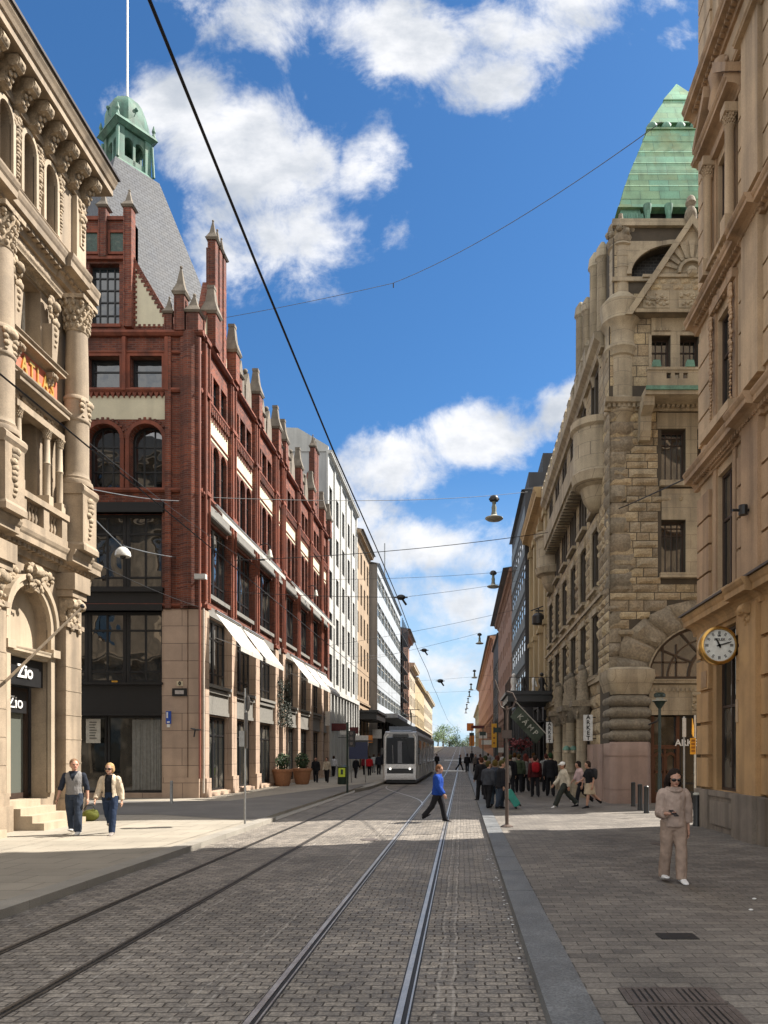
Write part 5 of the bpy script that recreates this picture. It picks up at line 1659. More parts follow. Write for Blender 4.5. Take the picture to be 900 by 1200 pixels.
block('white_building', 'white six-storey building with tall narrow windows next to the red brick one', 'L', -10.85, 58.5, 74.4, 26.4, WHITE_WALL, BLACK_METAL, GLASS, 3.45, 5, 7.3, (.46, .66), extra=white_extra, sidewall=M2('pale_grey_render', (.40, .40, .39)), rows_n=5, eave=.25)
def tan_extra(t, fc, zb, n, cw):
    m = fc.mb(); m.box(75.5, 84.0, .02, 2.0, zb + 5.3, zb + 6.0); m.box(75.2, 84.3, .02, 2.2, zb + 6.0, zb + 6.25); obj('black_canopy', m, BLACK_METAL, t)
block('tan_building', 'narrow tan building between the white one and the bare grey wall', 'L', -10.85, 74.42, 85.0, 25.0, TAN_WALL, BROWN_FRAME, GLASS, 3.3, 4, 7.3, (.42, .68), rows_n=5, eave=.8, cornice=.5, extra=tan_extra)
def grey_extra(t, fc, zb, n, cw):
    m = MB(); m.box(-13.4, -12.2, 88, 90, 24.1, 26.2); m.tube([(-10.6, 100, 24), (-10.6, 100, 31)], .09, 6); obj('roof_plant', m, GALV, t)
    m = fc.mb(); m.box(85.2, 117, .0, 2.4, zb + 5.4, zb + 5.9); obj('canopy', m, PALE_PANEL, t)
block('office_building', 'grey office block with blue ribbon windows and a bare side wall', 'L', -9.9, 85.2, 117.0, 24.3, PALE_PANEL, WHITE_FRAME, GLASS_BLUE, 3.4, 8, 6.3, (.94, .5), sidewall=GREY_WALL, rows_n=5, cornice=.1, extra=grey_extra, groundm=DARK_WALL, wcols=2)
def scaff_extra(t, fc, zb, n, cw):
    for k in range(7):
        m = fc.mb(); s = 117.5 + k * 2.0; m.tube([(s, 1.0, zb), (s, 1.0, 24)], .06, 6); m.tube([(s, .1, zb), (s, .1, 24)], .06, 6); obj('scaffold_pole', m, BLACK_METAL, t)
    m = fc.mb()
    for r in range(8): m.box(117.3, 130, .1, 1.05, zb + 2.2 + r * 2.5, zb + 2.3 + r * 2.5)
    obj('scaffold_boards', m, DARK_WALL, t)
block('scaffolded_building', 'narrow dark building behind black scaffolding', 'L', -10.6, 117.2, 130.4, 21.5, M2('dark_brown_render', (.12, .085, .065)), BLACK_METAL, GLASS, 3.3, 4, 5.5, extra=scaff_extra)
block('brown_building', 'reddish brown building with jutting eaves beyond the scaffolding', 'L', -10.6, 130.6, 147, 24.5, M2('red_brown_render', (.3, .17, .12)), BROWN_FRAME, GLASS, 3.4, 4, 5.5, eave=1.4, cornice=.8)
block('cream_building', 'pale cream building with a moulded cornice far down the left side', 'L', -10.6, 147.2, 165, 20.5, CREAM_WALL, WHITE_FRAME, GLASS, 3.6, 4, 5.5, cornice=1.0)
block('yellow_building', 'yellow plastered building far down the left side', 'L', -10.6, 165.2, 205, 19.5, YELLOW_WALL, WHITE_FRAME, GLASS, 3.8, 7, 5.0, cornice=.7)
block('cream_building', 'last pale stone building on the left before the green trees', 'L', -10.6, 205.2, 262, 19.8, CREAM_WALL, WHITE_FRAME, GLASS, 3.8, 9, 5.0, cornice=1.0)
# ------------------------------------------------------------------ rough ashlar
def island_mat(name, tones, rough=.9, bump=.5, bscale=14.0, streak=.25, dirt=None, dirt_amt=.4):
    """stone whose tone changes from block to block"""
    m, nt, b = new_mat(name)
    L = nt.links.new
    g = nt.nodes.new('ShaderNodeNewGeometry')
    cr = nt.nodes.new('ShaderNodeValToRGB')
    cr.color_ramp.interpolation = 'LINEAR'
    el = cr.color_ramp.elements
    while len(el) < len(tones): el.new(.5)
    for i, t in enumerate(tones):
        el[i].position = i / (len(tones) - 1); el[i].color = (*t, 1)
    L(g.outputs['Random Per Island'], cr.inputs[0])
    n1 = nd(nt, 'ShaderNodeTexNoise', i_Scale=bscale, i_Detail=6.0, i_Roughness=.65); L(g.outputs['Position'], n1.inputs['Vector'])
    n2 = nd(nt, 'ShaderNodeTexNoise', i_Scale=1.1, i_Detail=5.0, i_Roughness=.65); L(g.outputs['Position'], n2.inputs['Vector'])
    mp = nd(nt, 'ShaderNodeMapping'); mp.inputs['Scale'].default_value = (2.0, 2.0, .12); L(g.outputs['Position'], mp.inputs['Vector'])
    n3 = nd(nt, 'ShaderNodeTexNoise', i_Scale=1.2, i_Detail=4.0); L(mp.outputs[0], n3.inputs['Vector'])
    v = math_(nt, 'MULTIPLY', ramp(nt, n1.outputs['Fac'], .3, .7, .72, 1.25), ramp(nt, n2.outputs['Fac'], .3, .7, .8, 1.18))
    v = math_(nt, 'MULTIPLY', v, ramp(nt, n3.outputs['Fac'], .45, .7, 1.0, 1 - streak))
    cc = nt.nodes.new('ShaderNodeCombineXYZ')
    for i in range(3): L(v, cc.inputs[i])
    out = mixc(nt, cr.outputs[0], cc.outputs[0], 1.0, 'MULTIPLY')
    if dirt: out = mixc(nt, out, dirt, ramp(nt, n2.outputs['Fac'], .5, .72, 0, dirt_amt))
    L(out, b.inputs['Base Color'])
    b.inputs['Roughness'].default_value = rough
    bp = nd(nt, 'ShaderNodeBump', i_Strength=bump, i_Distance=.03)
    L(n1.outputs['Fac'], bp.inputs['Height']); L(bp.outputs[0], b.inputs['Normal'])
    return m


GRANITE = island_mat('brown_granite_blocks', [(.34, .27, .175), (.43, .345, .22), (.35, .295, .21), (.48, .385, .235), (.25, .205, .145), (.42, .325, .2)], dirt=(.17, .14, .10), dirt_amt=.5, bscale=18.0)
GRANITE_ROUGH = island_mat('rock_faced_granite', [(.235, .2, .145), (.3, .25, .18), (.2, .175, .135), (.27, .22, .155)], bump=.9, bscale=12.0, dirt=(.11, .095, .075), dirt_amt=.5)
GRANITE_SMOOTH = mat('dressed_granite', (.395, .33, .235), .85, .16, .9, .14, .25, 40, streak=.3, dirt=(.13, .11, .085), dirt_amt=.5, brick=(1.1, .5, .008, (.2, .165, .12), (.37, .31, .215), .25))
PINK_BASE = mat('pink_granite_base', (.33, .235, .195), .6, .1, .8, .16, .12, 90, streak=.15, dirt=(.16, .11, .095), dirt_amt=.35)
MORTAR = mat('old_mortar', (.07, .058, .043), .95, .2, 2, .1, .2, 40)
COPPER = mat('copper_roof', (.185, .40, .27), .65, .14, .8, .1, .15, 25, streak=.25, brick=(.75, .42, .012, (.10, .2, .14), (.225, .35, .20), .25), dirt=(.25, .26, .11), dirt_amt=.7, slope=True)
COPPER_PLAIN = mat('green_copper_trim', (.13, .27, .20), .6, .2, 2, .12, .15, 25, streak=.3, dirt=(.06, .09, .07), dirt_amt=.6)


def block_face(mb, pts, bulge, nx, nz, q):
    """one stone: a bilinear patch over four (s, z) corners, standing off the wall with a broken face"""
    (a, b, c, d) = pts
    base = bulge * q.uniform(.5, 1.1)
    ox = q.uniform(0, 90)
    vs = []
    for j in range(nz + 1):
        for i in range(nx + 1):
            u, v = i / nx, j / nz
            s = (a[0] * (1 - u) + b[0] * u) * (1 - v) + (d[0] * (1 - u) + c[0] * u) * v
            z = (a[1] * (1 - u) + b[1] * u) * (1 - v) + (d[1] * (1 - u) + c[1] * u) * v
            e = i in (0, nx) or j in (0, nz)
            o = .004 if e else base + bulge * .9 * mnoise.noise((s * 2.2 + ox, z * 2.6, ox))
            vs.append((s, max(.004, o), z))
    fs = [(j * (nx + 1) + i, j * (nx + 1) + i + 1, (j + 1) * (nx + 1) + i + 1, (j + 1) * (nx + 1) + i) for j in range(nz) for i in range(nx)]
    mb.add(vs, fs)


def ashlar(mb, s0, s1, z0, z1, ops, hr=(.24, .42), lr=(.4, 1.1), bulge=.05, seed=1, skip=None):
    q = random.Random(seed)
    z = z0
    while z < z1 - .05:
        h = min(q.uniform(*hr), z1 - z)
        if z1 - z - h < .12: h = z1 - z
        s = s0
        while s < s1 - .02:
            l = min(q.uniform(*lr), s1 - s)
            if s1 - s - l < .15: l = s1 - s
            segs = [(s, s + l)]
            for a, b, c, d in [o[:4] for o in ops]:
                if d <= z + .03 or c >= z + h - .03: continue
                ns = []
                for x, y in segs:
                    if b <= x or a >= y: ns.append((x, y)); continue
                    if x < a: ns.append((x, a))
                    if y > b: ns.append((b, y))
                segs = ns
            for x, y in segs:
                if y - x < .08 or (skip and skip((x + y) / 2, z + h / 2)): continue
                g = .014
                nx = max(2, int((y - x) / .22) + 1)
                block_face(mb, [(x + g, z + g), (y - g, z + g), (y - g, z + h - g), (x + g, z + h - g)], bulge, nx, 3, q)
            s += l
        z += h
    return mb


# ================================================================== stone building with the green copper tower
def stone_building():
    t = empty('stone_building', (9, 34, 0), 'brown rock-faced granite building with a green copper tower roof and grocery shop at its corner', 'building')
    Y, X, YE = 26.8, 5.45, 46.4
    ff, fs = Fac('F', Y), Fac('R', X)
    XE = 16.0
    gx = 8.4
    fops = [(7.0, 11.8, .1, 3.35), (6.9, 11.5, 4.7, 6.7, 2.0)]
    wins = []
    for x in (7.82, 9.14, 10.9): fops += [(x - .44, x + .44, 8.6, 10.55), (x - .44, x + .44, 12.0, 13.9)]; wins += [(x, 8.6, .88, 1.95), (x, 12.0, .88, 1.9)]
    for x in (7.35, 8.4, 9.45): fops += [(x - .35, x + .35, 15.75, 17.35)]; wins += [(x, 15.75, .7, 1.6)]
    lun = (6.25, 9.6, 19.55, 20.7, 1.1)
    wl = ff.mb()
    wall(wl, X, XE, .1, 18.0, fops, .35)
    wall(wl, X + .15, 12.2, 18.0, 21.55, [lun], .5)
    sops, swin = [], []
    ys = [29.7, 32.6, 35.5, 38.4, 41.3, 44.2]
    for yy in ys:
        for z, h in ((5.2, 2.3), (8.7, 2.2), (15.2, 2.0)):
            for d in (-.42, .42):
                sops.append((yy + d - .3, yy + d + .3, z, z + h)); swin.append((yy + d, z, .6, h))
        for d in (-.7, 0, .7): sops.append((yy + d - .2, yy + d + .2, 12.0, 13.6)); swin.append((yy + d, 12.0, .4, 1.6))
    doors = [(30.9, 33.1, .1, 4.4, 1.0), (35.2, 37.4, .1, 4.0, 1.0), (39.6, 41.8, .1, 4.0, 1.0), (43.2, 45.4, .1, 4.0, 1.0)]
    sops += doors
    wl.fn = fs.f
    wall(wl, Y, YE, .1, 18.0, sops, .35)
    wl.fn = None
    wl.quad((X, YE, .1), (XE, YE, .1), (XE, YE, 18), (X, YE, 18)); wl.quad((XE, Y, .1), (XE, YE, .1), (XE, YE, 18), (XE, Y, 18))
    wl.quad((X, Y, 18), (XE, Y, 18), (XE, YE, 18), (X, YE, 18))
    for xx in (X + .15, 12.2): wl.quad((xx, Y, 18), (xx, Y + 7, 18), (xx, Y + 7, 21.55), (xx, Y, 21.55))
    wl.quad((X + .15, Y + 7, 18), (12.2, Y + 7, 18), (12.2, Y + 7, 21.55), (X + .15, Y + 7, 21.55)); wl.quad((X + .15, Y, 21.5), (12.2, Y, 21.5), (12.2, Y + 7, 21.5), (X + .15, Y + 7, 21.5))
    obj('wall', wl, MORTAR, t)
    # masonry faces
    marg = lambda o, e: [(a - e, b + e, c - e, d + e) for a, b, c, d in [q[:4] for q in o]]
    inarch = lambda s, z: ((s - 9.2) / 3.75) ** 2 + (max(0, z - 4.7) / 2.95) ** 2 < 1.0 and z > 4.6
    m = ff.mb()
    smooth_zone = [(7.3, 9.75, 8.2, 14.6), (X - .1, 16.2, 14.55, 15.5), (7.0, 9.9, 15.4, 18.0), (X - .1, 16.2, 4.1, 5.1)]
    ashlar(m, X + .02, XE, 4.9, 14.55, fops[1:2] and marg(fops, .12) + [(7.3, 9.75, 8.45, 8.6), (7.36, 8.3, 8.4, 11.0), (7.3, 9.75, 11.75, 14.6), (8.26, 9.75, 8.4, 11.6)], bulge=.085, seed=3, skip=inarch)
    obj('front_masonry', m, GRANITE, t); m = ff.mb(); ashlar(m, X + .02, 7.0, 15.5, 18.0, [], (.3, .5), (.4, .8), .02, 4); obj('front_masonry', m, GRANITE, t); m = ff.mb(); ashlar(m, 9.9, XE, 15.5, 18.0, [], (.3, .5), (.4, .8), .02, 5)
    obj('front_masonry', m, GRANITE, t)
    m = fs.mb()
    ashlar(m, Y + .02, YE, 4.9, 11.6, marg(sops, .1), (.26, .48), (.4, 1.1), .075, 6)
    ashlar(m, Y + .02, YE, 11.6, 18.0, marg(sops, .12), (.3, .5), (.5, 1.2), .02, 7)
    ashlar(m, Y + 1.7, YE, .8, 4.9, marg(sops, .06), (.4, .6), (.6, 1.3), .09, 8)
    obj('street_masonry', m, GRANITE, t)
    # corner quoins
    m = ff.mb(); q = random.Random(5)
    z = 8.0
    while z < 14.3:
        h = q.uniform(.5, .75); l = q.uniform(.55, .95)
        block_face(m, [(X - .03, z + .01), (X + l, z + .01), (X + l, z + h - .01), (X - .03, z + h - .01)], .13, 5, 4, q)
        z += h
    m.fn = fs.f; z = 8.0
    while z < 14.3:
        h = q.uniform(.5, .75)
        block_face(m, [(Y - .1, z + .01), (Y + .7, z + .01), (Y + .7, z + h - .01), (Y - .1, z + h - .01)], .1, 5, 4, q)
        z += h
    obj('corner_quoins', m, GRANITE_ROUGH, t, 50)
    # great rough arch
    m = ff.mb(); n = 11
    for i in range(n):
        t0, t1 = math.pi * (1 - i / n), math.pi * (1 - (i + 1) / n)
        P = lambda t_, a, b: (9.2 + a * math.cos(t_), 4.72 + b * math.sin(t_))
        block_face(m, [P(t0, 2.34, 2.03), P(t1, 2.34, 2.03), P(t1, 3.75, 2.95), P(t0, 3.75, 2.95)], .2, 5, 5, q)
    ashlar(m, X - .02, 5.9, 4.95, 7.4, [], (.5, .65), (.5, .6), .16, 9)
    obj('arch_stones', m, GRANITE_ROUGH, t, 50)
    m = ff.mb(); ring_arch(m, 6.9, 11.5, 4.7, 2.0, .06, -.3, .06, 24); obj('arch_edge', m, GRANITE_SMOOTH, t)
    # corner pier: pink base, rough drums, rounded ledge
    def ring(cx, cy, hx, hy, z, r=.3, n=6):
        pts = []
        for (sx, sy, a0) in ((-1, -1, 180), (1, -1, 270), (1, 1, 0), (-1, 1, 90)):
            for k in range(n + 1):
                a = rad(a0 + 90 * k / n)
                pts.append((cx + sx * (hx - r) + r * math.cos(a), cy + sy * (hy - r) + r * math.sin(a), z))
        return pts
    pier = [(6.2, 27.3, .76, .78)]
    m = MB(); m.loft([ring(6.2, 27.3, .78, .85, .1), ring(6.2, 27.3, .76, .83, 1.9), ring(6.2, 27.3, .76, .83, 2.3), ring(6.2, 27.3, .72, .79, 2.36)])
    for z in (.62, 1.85): m.loft([ring(6.2, 27.3, .785, .855, z), ring(6.2, 27.3, .785, .855, z + .012)])
    obj('granite_base', m, PINK_BASE, t, 40)
    m = MB(); m.loft([ring(5.55, 28.6, .3, .62, .1, .2), ring(5.55, 28.6, .3, .62, 2.3, .2)]); obj('granite_base', m, PINK_BASE, t, 40)
    m = MB(); m.loft([ring(5.5, 29.85, .28, .5, .1, .2), ring(5.5, 29.85, .28, .5, 2.3, .2)]); obj('granite_base', m, PINK_BASE, t, 40)
    for k, z in enumerate((2.37, 2.8, 3.23, 3.66)):
        m = MB(); rows = []
        for j in range(6):
            v = j / 5; e = .13 * math.sin(math.pi * v) ** .6
            rg = ring(6.2, 27.3, .66 + e, .74 + e, z + .42 * v, .3, 5)
            rows.append([(x + .05 * mnoise.noise((x * 2.4, y * 2.4, zz * 3)), y + .05 * mnoise.noise((x * 2.4 + 9, y * 2.4, zz * 3)), zz) for x, y, zz in rg])
        m.loft(rows); obj('rough_drum', m, GRANITE_ROUGH, t, 60)
    m = MB(); m.loft([ring(6.2, 27.3, .7, .78, 4.1), ring(6.2, 27.3, .78, .86, 4.3), ring(6.2, 27.3, .82, .92, 4.5), ring(6.2, 27.3, .84, .95, 4.55), ring(6.2, 27.3, .9, 1.0, 4.75), ring(6.2, 27.3, .88, .98, 5.0), ring(6.2, 27.3, .72, .8, 5.1)])
    obj('rounded_ledge', m, GRANITE_SMOOTH, t, 50)
    # dressed bands and surrounds
    m = ff.mb(); m.box(6.9, XE, -.02, .12, 3.35, 4.45); course(m, 6.9, XE, cyma(4.4, 4.66, .25))
    for k in range(30): m.box(6.95 + k * .16, 7.03 + k * .16, .1, .17, 4.22, 4.34)
    obj('shop_lintel', m, GRANITE_SMOOTH, t)
    m = ff.mb(); m.box(8.45, 9.05, .1, .2, 3.4, 4.2); mk = obj('carved_corbel', m, GRANITE_SMOOTH, t)
    m = ff.mb(); carve(m, 8.5, 9.0, .22, 3.5, 4.1, 26, .08, 4); obj('carving', m, GRANITE, mk, 60)
    m = ff.mb(); m.box(7.38, 9.58, -.02, .05, 10.56, 11.7); m.box(8.27, 8.69, -.02, .05, 8.6, 10.56); m.box(7.3, 9.7, -.02, .2, 8.4, 8.58); m.box(7.2, 9.8, -.02, .05, 13.92, 14.5); m.box(8.27, 8.69, -.02, .05, 12.0, 13.92); m.box(7.3, 9.7, -.02, .18, 11.78, 11.98)
    m.box(9.59, 9.75, -.02, .05, 8.6, 10.56)
    obj('window_surround', m, GRANITE_SMOOTH, t)
    m = ff.mb(); course(m, X - .2, XE, [(-.02, 14.55), (.1, 14.55), (.14, 14.7), (.34, 14.78), (.36, 14.95), (-.02, 15.0)])
    for k in range(60): m.box(X - .1 + k * .18, X + k * .18, .1, .28, 14.62, 14.76)
    obj('string_course', m, GRANITE_SMOOTH, t)
    # balcony with heart-pierced parapet on brackets
    m = ff.mb(); m.box(6.55, 12.2, .0, 1.0, 14.72, 14.98)
    for x in (6.7, 9.9, 12.0): m.prism([(0, 13.4), (.25, 13.4), (.4, 13.7), (.45, 14.2), (.85, 14.4), (.9, 14.72), (0, 14.72)], 'x', x - .2, x + .2)
    b = obj('balcony', m, GRANITE_SMOOTH, t)
    m = ff.mb(); m.box(6.55, 12.25, .98, 1.06, 14.86, 15.0); obj('copper_edge', m, COPPER_PLAIN, b)
    m = ff.mb(); hx = []
    for k in range(3): hx.append((7.35 + k * .32, 14))
    ops = [(7.3 + k * .3, 7.46 + k * .3, 15.3, 15.5) for k in range(3)] + [(8.5 + k * .3, 8.66 + k * .3, 15.3, 15.5) for k in range(3)] + [(9.7 + k * .3, 9.86 + k * .3, 15.3, 15.5) for k in range(3)]
    wall(m, 6.6, 12.2, 14.98, 15.6, ops, .14, .95); m.box(6.6, 12.2, .8, .98, 15.6, 15.7)
    obj('parapet', m, GRANITE_SMOOTH, b)
    for x in (6.95, 8.15): m = ff.mb(); m.frustum(x, .9, 15.7, 15.95, .16, .1, .12, .08); obj('copper_block', m, COPPER_PLAIN, b)
    m = ff.mb(); m.box(7.0, 9.9, -.02, .06, 17.36, 18.0)
    for x0, x1 in ((6.9, 7.0), (7.71, 8.04), (8.76, 9.09), (9.81, 9.95)): m.box(x0, x1, -.02, .08, 15.5, 17.36)
    for k in range(6): m.box(7.08 + k * .11, 7.15 + k * .11, .06, .1, 17.5, 17.62); m.box(8.13 + k * .11, 8.2 + k * .11, .06, .1, 17.5, 17.62)
    obj('window_surround', m, GRANITE_SMOOTH, t)
    # gable with sunburst
    m = ff.mb(); m.prism([(6.1, 18.0), (10.7, 18.0), (gx, 21.4)], 'y', .0, .3)
    for sg in (-1, 1): m.prism([(gx + sg * 2.45, 17.9), (gx + sg * 2.2, 17.9), (gx, 21.2), (gx, 21.55)], 'y', .3, .45)
    course(m, 6.3, 10.5, [(.28, 18.0), (.4, 18.0), (.42, 18.12), (.28, 18.14)]); m.box(6.6, 10.2, .28, .38, 19.3, 19.4)
    g = obj('gable', m, GRANITE_SMOOTH, t)
    m = ff.mb(); ashlar(m, 6.9, 9.9, 18.85, 19.3, [], (.2, .25), (.3, .5), .04, 11); m.v = [(x, y - .3, z) for x, y, z in m.v]; obj('gable_masonry', m, GRANITE, g)
    m = ff.mb(); ring_arch(m, gx - .42, gx + .42, 19.45, .42, .1, .28, .42, 14); m.ball((gx, .3, 19.5), .22, 10, 6)
    for k in range(9):
        a = rad(20 + k * 17.5); c0, c1 = .58, .95 + .25 * math.sin(a)
        m.add([(gx + c * math.cos(a + e), o, 19.45 + c * math.sin(a + e)) for o in (.28, .36) for c, e in ((c0, -.09), (c0, .09), (c1, .09), (c1, -.09))], [(0, 1, 2, 3), (7, 6, 5, 4), (0, 4, 5, 1), (1, 5, 6, 2), (2, 6, 7, 3), (3, 7, 4, 0)])
    obj('sunburst', m, GRANITE_SMOOTH, g)
    for x in (7.1, 8.4, 9.7):
        m = ff.mb(); m.box(x - .48, x + .48, .28, .33, 18.2, 18.8); carve(m, x - .4, x + .4, .34, 18.28, 18.72, 26, .08, int(x * 10)); obj('relief_panel', m, GRANITE_SMOOTH, g, 50)
    m = ff.mb(); m.lathe(gx, .2, [(.16, 21.4), (.24, 21.6), (.2, 21.8), (.12, 21.95), (.2, 22.1), (.14, 22.3), (.03, 22.4)], 10); obj('gable_finial', m, GRANITE_ROUGH, g, 40)
    m = ff.mb(); ring_arch(m, lun[0], lun[1], 19.6, 1.1, .16, -.02, .1, 20); m.box(X + .1, 12.3, -.02, .08, 19.35, 19.5); m.box(X + .1, 12.3, -.02, .14, 21.35, 21.6); obj('lunette_surround', m, GRANITE_SMOOTH, t)
    m = ff.mb(); m.box(lun[0], lun[1], -.42, -.4, 19.55, 20.7); obj('lunette_louvres', m, mat('dark_louvres', (.02, .022, .022), .5, .3, 4, .1, .3, 20, brick=(.2, .12, .02, (.05, .05, .05), (.012, .012, .012), .5)), t)
    ashm = ff.mb(); ashlar(ashm, X + .18, 12.2, 18.0, 21.3, [(lun[0] - .14, lun[1] + .14, 19.36, 20.86)], (.4, .5), (.7, 1.2), .012, 12); obj('tower_masonry', ashm, GRANITE, t)
    m = ff.mb(); wall(m, lun[0] - .15, lun[1] + .15, 19.36, 20.86, [lun], .1, .012); obj('lunette_field', m, GRANITE_SMOOTH, t)
    # corner turret
    m = MB(); tx, ty = 5.95, 27.15
    m.lathe(tx, ty, [(.42, 14.1), (.5, 14.4), (.62, 14.55), (.6, 15.0), (.5, 15.1), (.5, 16.6), (.56, 16.65), (.58, 16.8), (.64, 16.9), (.62, 17.0), (.56, 17.1), (.56, 17.6), (.62, 17.75), (.74, 17.9), (.7, 18.1), (.76, 18.4), (.76, 18.6), (.5, 18.9), (.41, 19.0), (.41, 20.7), (.48, 20.75), (.42, 20.85)], 24)
    for z in (19.4, 19.9, 20.3): m.lathe(tx, ty, [(.415, z), (.425, z + .02), (.415, z + .04)], 24)
    tr = obj('corner_turret', m, GRANITE_SMOOTH, t, 40)
    m = MB(); m.lathe(tx, ty, [(.44, 20.85), (.5, 21.0), (.42, 21.2), (.5, 21.4), (.46, 21.6), (.3, 21.75), (.1, 21.85), (.08, 22.1)], 14)
    for k in range(10):
        a = k * .628; m.ball((tx + .46 * math.cos(a), ty + .46 * math.sin(a), 21.15 + .15 * (k % 2)), .13, 6, 4)
    obj('turret_cap', m, GRANITE_ROUGH, tr, 50)
    for k, (dy, zt) in enumerate(((1.5, 21.6), (3.1, 22.3), (4.9, 21.6), (6.7, 22.5))):
        m = MB(); m.lathe(5.5, Y + dy, [(.1, 17.0), (.24, 17.5), (.22, zt - .5), (.3, zt - .4), (.24, zt), (.08, zt + .25)], 12); obj('side_turret', m, GRANITE_SMOOTH, t, 40)
    # street front: parapet, corbelled bays, balcony, sills
    m = fs.mb(); course(m, Y + .8, YE, [(-.02, 17.4), (.15, 17.4), (.2, 17.6), (.4, 17.75), (.42, 18.0), (-.02, 18.05)])
    obj('eaves_course', m, GRANITE_SMOOTH, t)
    y = Y + 3.4
    while y < YE:
        m = fs.mb(); m.box(y - .28, y + .28, .0, .36, 18.0, 18.75); m.frustum(y, .18, 18.75, 19.1, .3, .2, .06, .05); obj('parapet_block', m, GRANITE_SMOOTH, t); y += 1.15
    for yy in (28.9, 43.2):
        m = MB(); m.lathe(X, yy, [(.1, 11.5), (.35, 11.6), (.6, 11.95), (.72, 12.4), (1.02, 12.55), (1.08, 12.9), (1.0, 13.0), (1.0, 14.6), (1.12, 14.7), (1.12, 14.95), (.9, 15.0)], 28)
        obj('corbelled_bay', m, GRANITE_SMOOTH, t, 40)
    m = fs.mb(); m.box(30.1, 42.0, -.02, .7, 13.75, 14.0); m.box(30.1, 42.0, .58, .7, 14.0, 14.6)
    y = 30.2
    while y < 42: m.box(y, y + .2, .0, .62, 13.5, 13.75); y += .45
    obj('street_balcony', m, GRANITE_SMOOTH, t)
    m = fs.mb()
    for yy in ys:
        for z in (5.05, 8.55, 11.85): m.box(yy - .95, yy + .95, -.02, .2, z - .14, z)
        for z in (7.55, 10.95): m.box(yy - .85, yy + .85, -.02, .1, z, z + .25)
        m.lathe(yy, .14, [(.07, 5.1), (.07, 7.45)], 8); m.lathe(yy, .14, [(.07, 8.6), (.07, 10.9)], 8)
    m.box(Y + 1, YE, -.02, .16, 4.75, 4.95); m.box(Y + 1, YE, -.02, .12, 8.0, 8.15)
    obj('sills', m, GRANITE_SMOOTH, t)
    # entrance columns with carved figures above
    for k, yy in enumerate((30.5, 33.6, 34.7, 37.9)):
        m = fs.mb(); m.box(yy - .34, yy + .34, -.02, .8, .1, 1.0); m.lathe(yy, .4, [(.27, 1.0), (.3, 1.1), (.24, 1.2), (.22, 3.3), (.24, 3.35)], 16)
        c = obj('entrance_column', m, GRANITE_SMOOTH, t, 40)
        m = fs.mb(); m.lathe(yy, .4, [(.24, 3.35), (.28, 3.45), (.4, 3.7), (.42, 3.9)], 12); m.box(yy - .42, yy + .42, -.02, .86, 3.9, 4.15); carve(m, yy - .3, yy + .3, .62, 3.4, 3.9, 14, .12, k)
        m.lathe(yy, .35, [(.3, 4.15), (.26, 4.5), (.2, 4.9), (.24, 5.2), (.16, 5.45), (.05, 5.6)], 10); m.ball((yy, .4, 5.5), .17, 8, 6)
        obj('carved_figure', m, GRANITE_ROUGH, c, 50)
    # windows and doors
    for x, z, w_, h in wins: window(ff, x, z, t, w_, h, BROWN_FRAME, GLASS, 4 if h > 1.8 else 3, (.74, .88) if h > 1.8 else (.7,), 0, .07, .25, .03)
    for s, z, w_, h in swin: window(fs, s, z, t, w_, h, BROWN_FRAME, GLASS, 1, (.7,), 0, .05, .16, .03)
    for a, b_, c, d, r in doors: window(fs, (a + b_) / 2, c, t, b_ - a, d - c, BLACK_METAL, GLASS_SHOP, 2, (.7,), r, .1, .3, .05, name='entrance_door')
    # arch window with wooden tracery
    m = ff.mb(); WOOD = plain('dark_wood', (.06, .036, .02), .5)
    ring_arch(m, 7.02, 11.38, 4.72, 1.88, .1, -.3, -.2, 24)
    ring_arch(m, 8.5, 9.9, 4.72, 1.0, .1, -.31, -.19, 16)
    for a in (35, 62, 90, 118, 145):
        ca, sa = math.cos(rad(a)), math.sin(rad(a)); m.tube([(9.2 + .78 * ca, -.25, 4.72 + 1.08 * sa), (9.2 + 2.2 * ca, -.25, 4.72 + 1.9 * sa)], .05, 6)
    ring_arch(m, 7.7, 10.7, 4.72, 1.45, .06, -.3, -.2, 20)
    for x in (7.5, 8.0, 10.4, 10.9): m.box(x - .03, x + .03, -.29, -.21, 4.72, 6.0)
    m.box(7.0, 8.4, -.29, -.21, 5.3, 5.36); m.box(10, 11.4, -.29, -.21, 5.3, 5.36); m.box(6.92, 11.48, -.31, -.18, 4.7, 4.8)
    aw = obj('arch_window', m, WOOD, t)
    m = ff.mb(); pts = arch_pts(6.92, 11.48, 4.7, 1.98, 20); m.add([(x, -.27, z) for x, z in pts], [tuple(range(len(pts)))]); obj('pane', m, GLASS, aw)
    # shop: wooden double door, big pane and its name
    m = ff.mb(); m.box(7.02, 7.14, -.3, -.1, .1, 3.33); m.box(7.96, 8.08, -.3, -.1, .1, 3.33); m.box(7.14, 7.96, -.3, -.12, 2.1, 2.25); m.box(7.14, 7.96, -.29, -.15, .1, .5); m.box(7.51, 7.59, -.29, -.15, .5, 2.1)
    for x in (7.33, 7.77): ring_arch(m, x - .13, x + .13, 1.75, .13, .1, -.29, -.17, 10); m.box(x - .17, x + .17, -.29, -.17, 1.2, 1.3); m.box(x - .2, x - .13, -.29, -.17, .5, 1.78); m.box(x + .13, x + .2, -.29, -.17, .5, 1.78)
    dr = obj('shop_door', m, plain('brown_varnished_wood', (.085, .03, .016), .35), t)
    m = ff.mb(); m.box(7.14, 7.96, -.28, -.26, .5, 2.1); m.box(7.14, 7.96, -.28, -.26, 2.25, 3.3); obj('pane', m, GLASS_SHOP, dr)
    window(ff, 9.95, .1, t, 3.7, 3.24, BLACK_METAL, GLASS_SHOP, 3, (.22, .74), 0, .1, .3, .06, name='display_window')
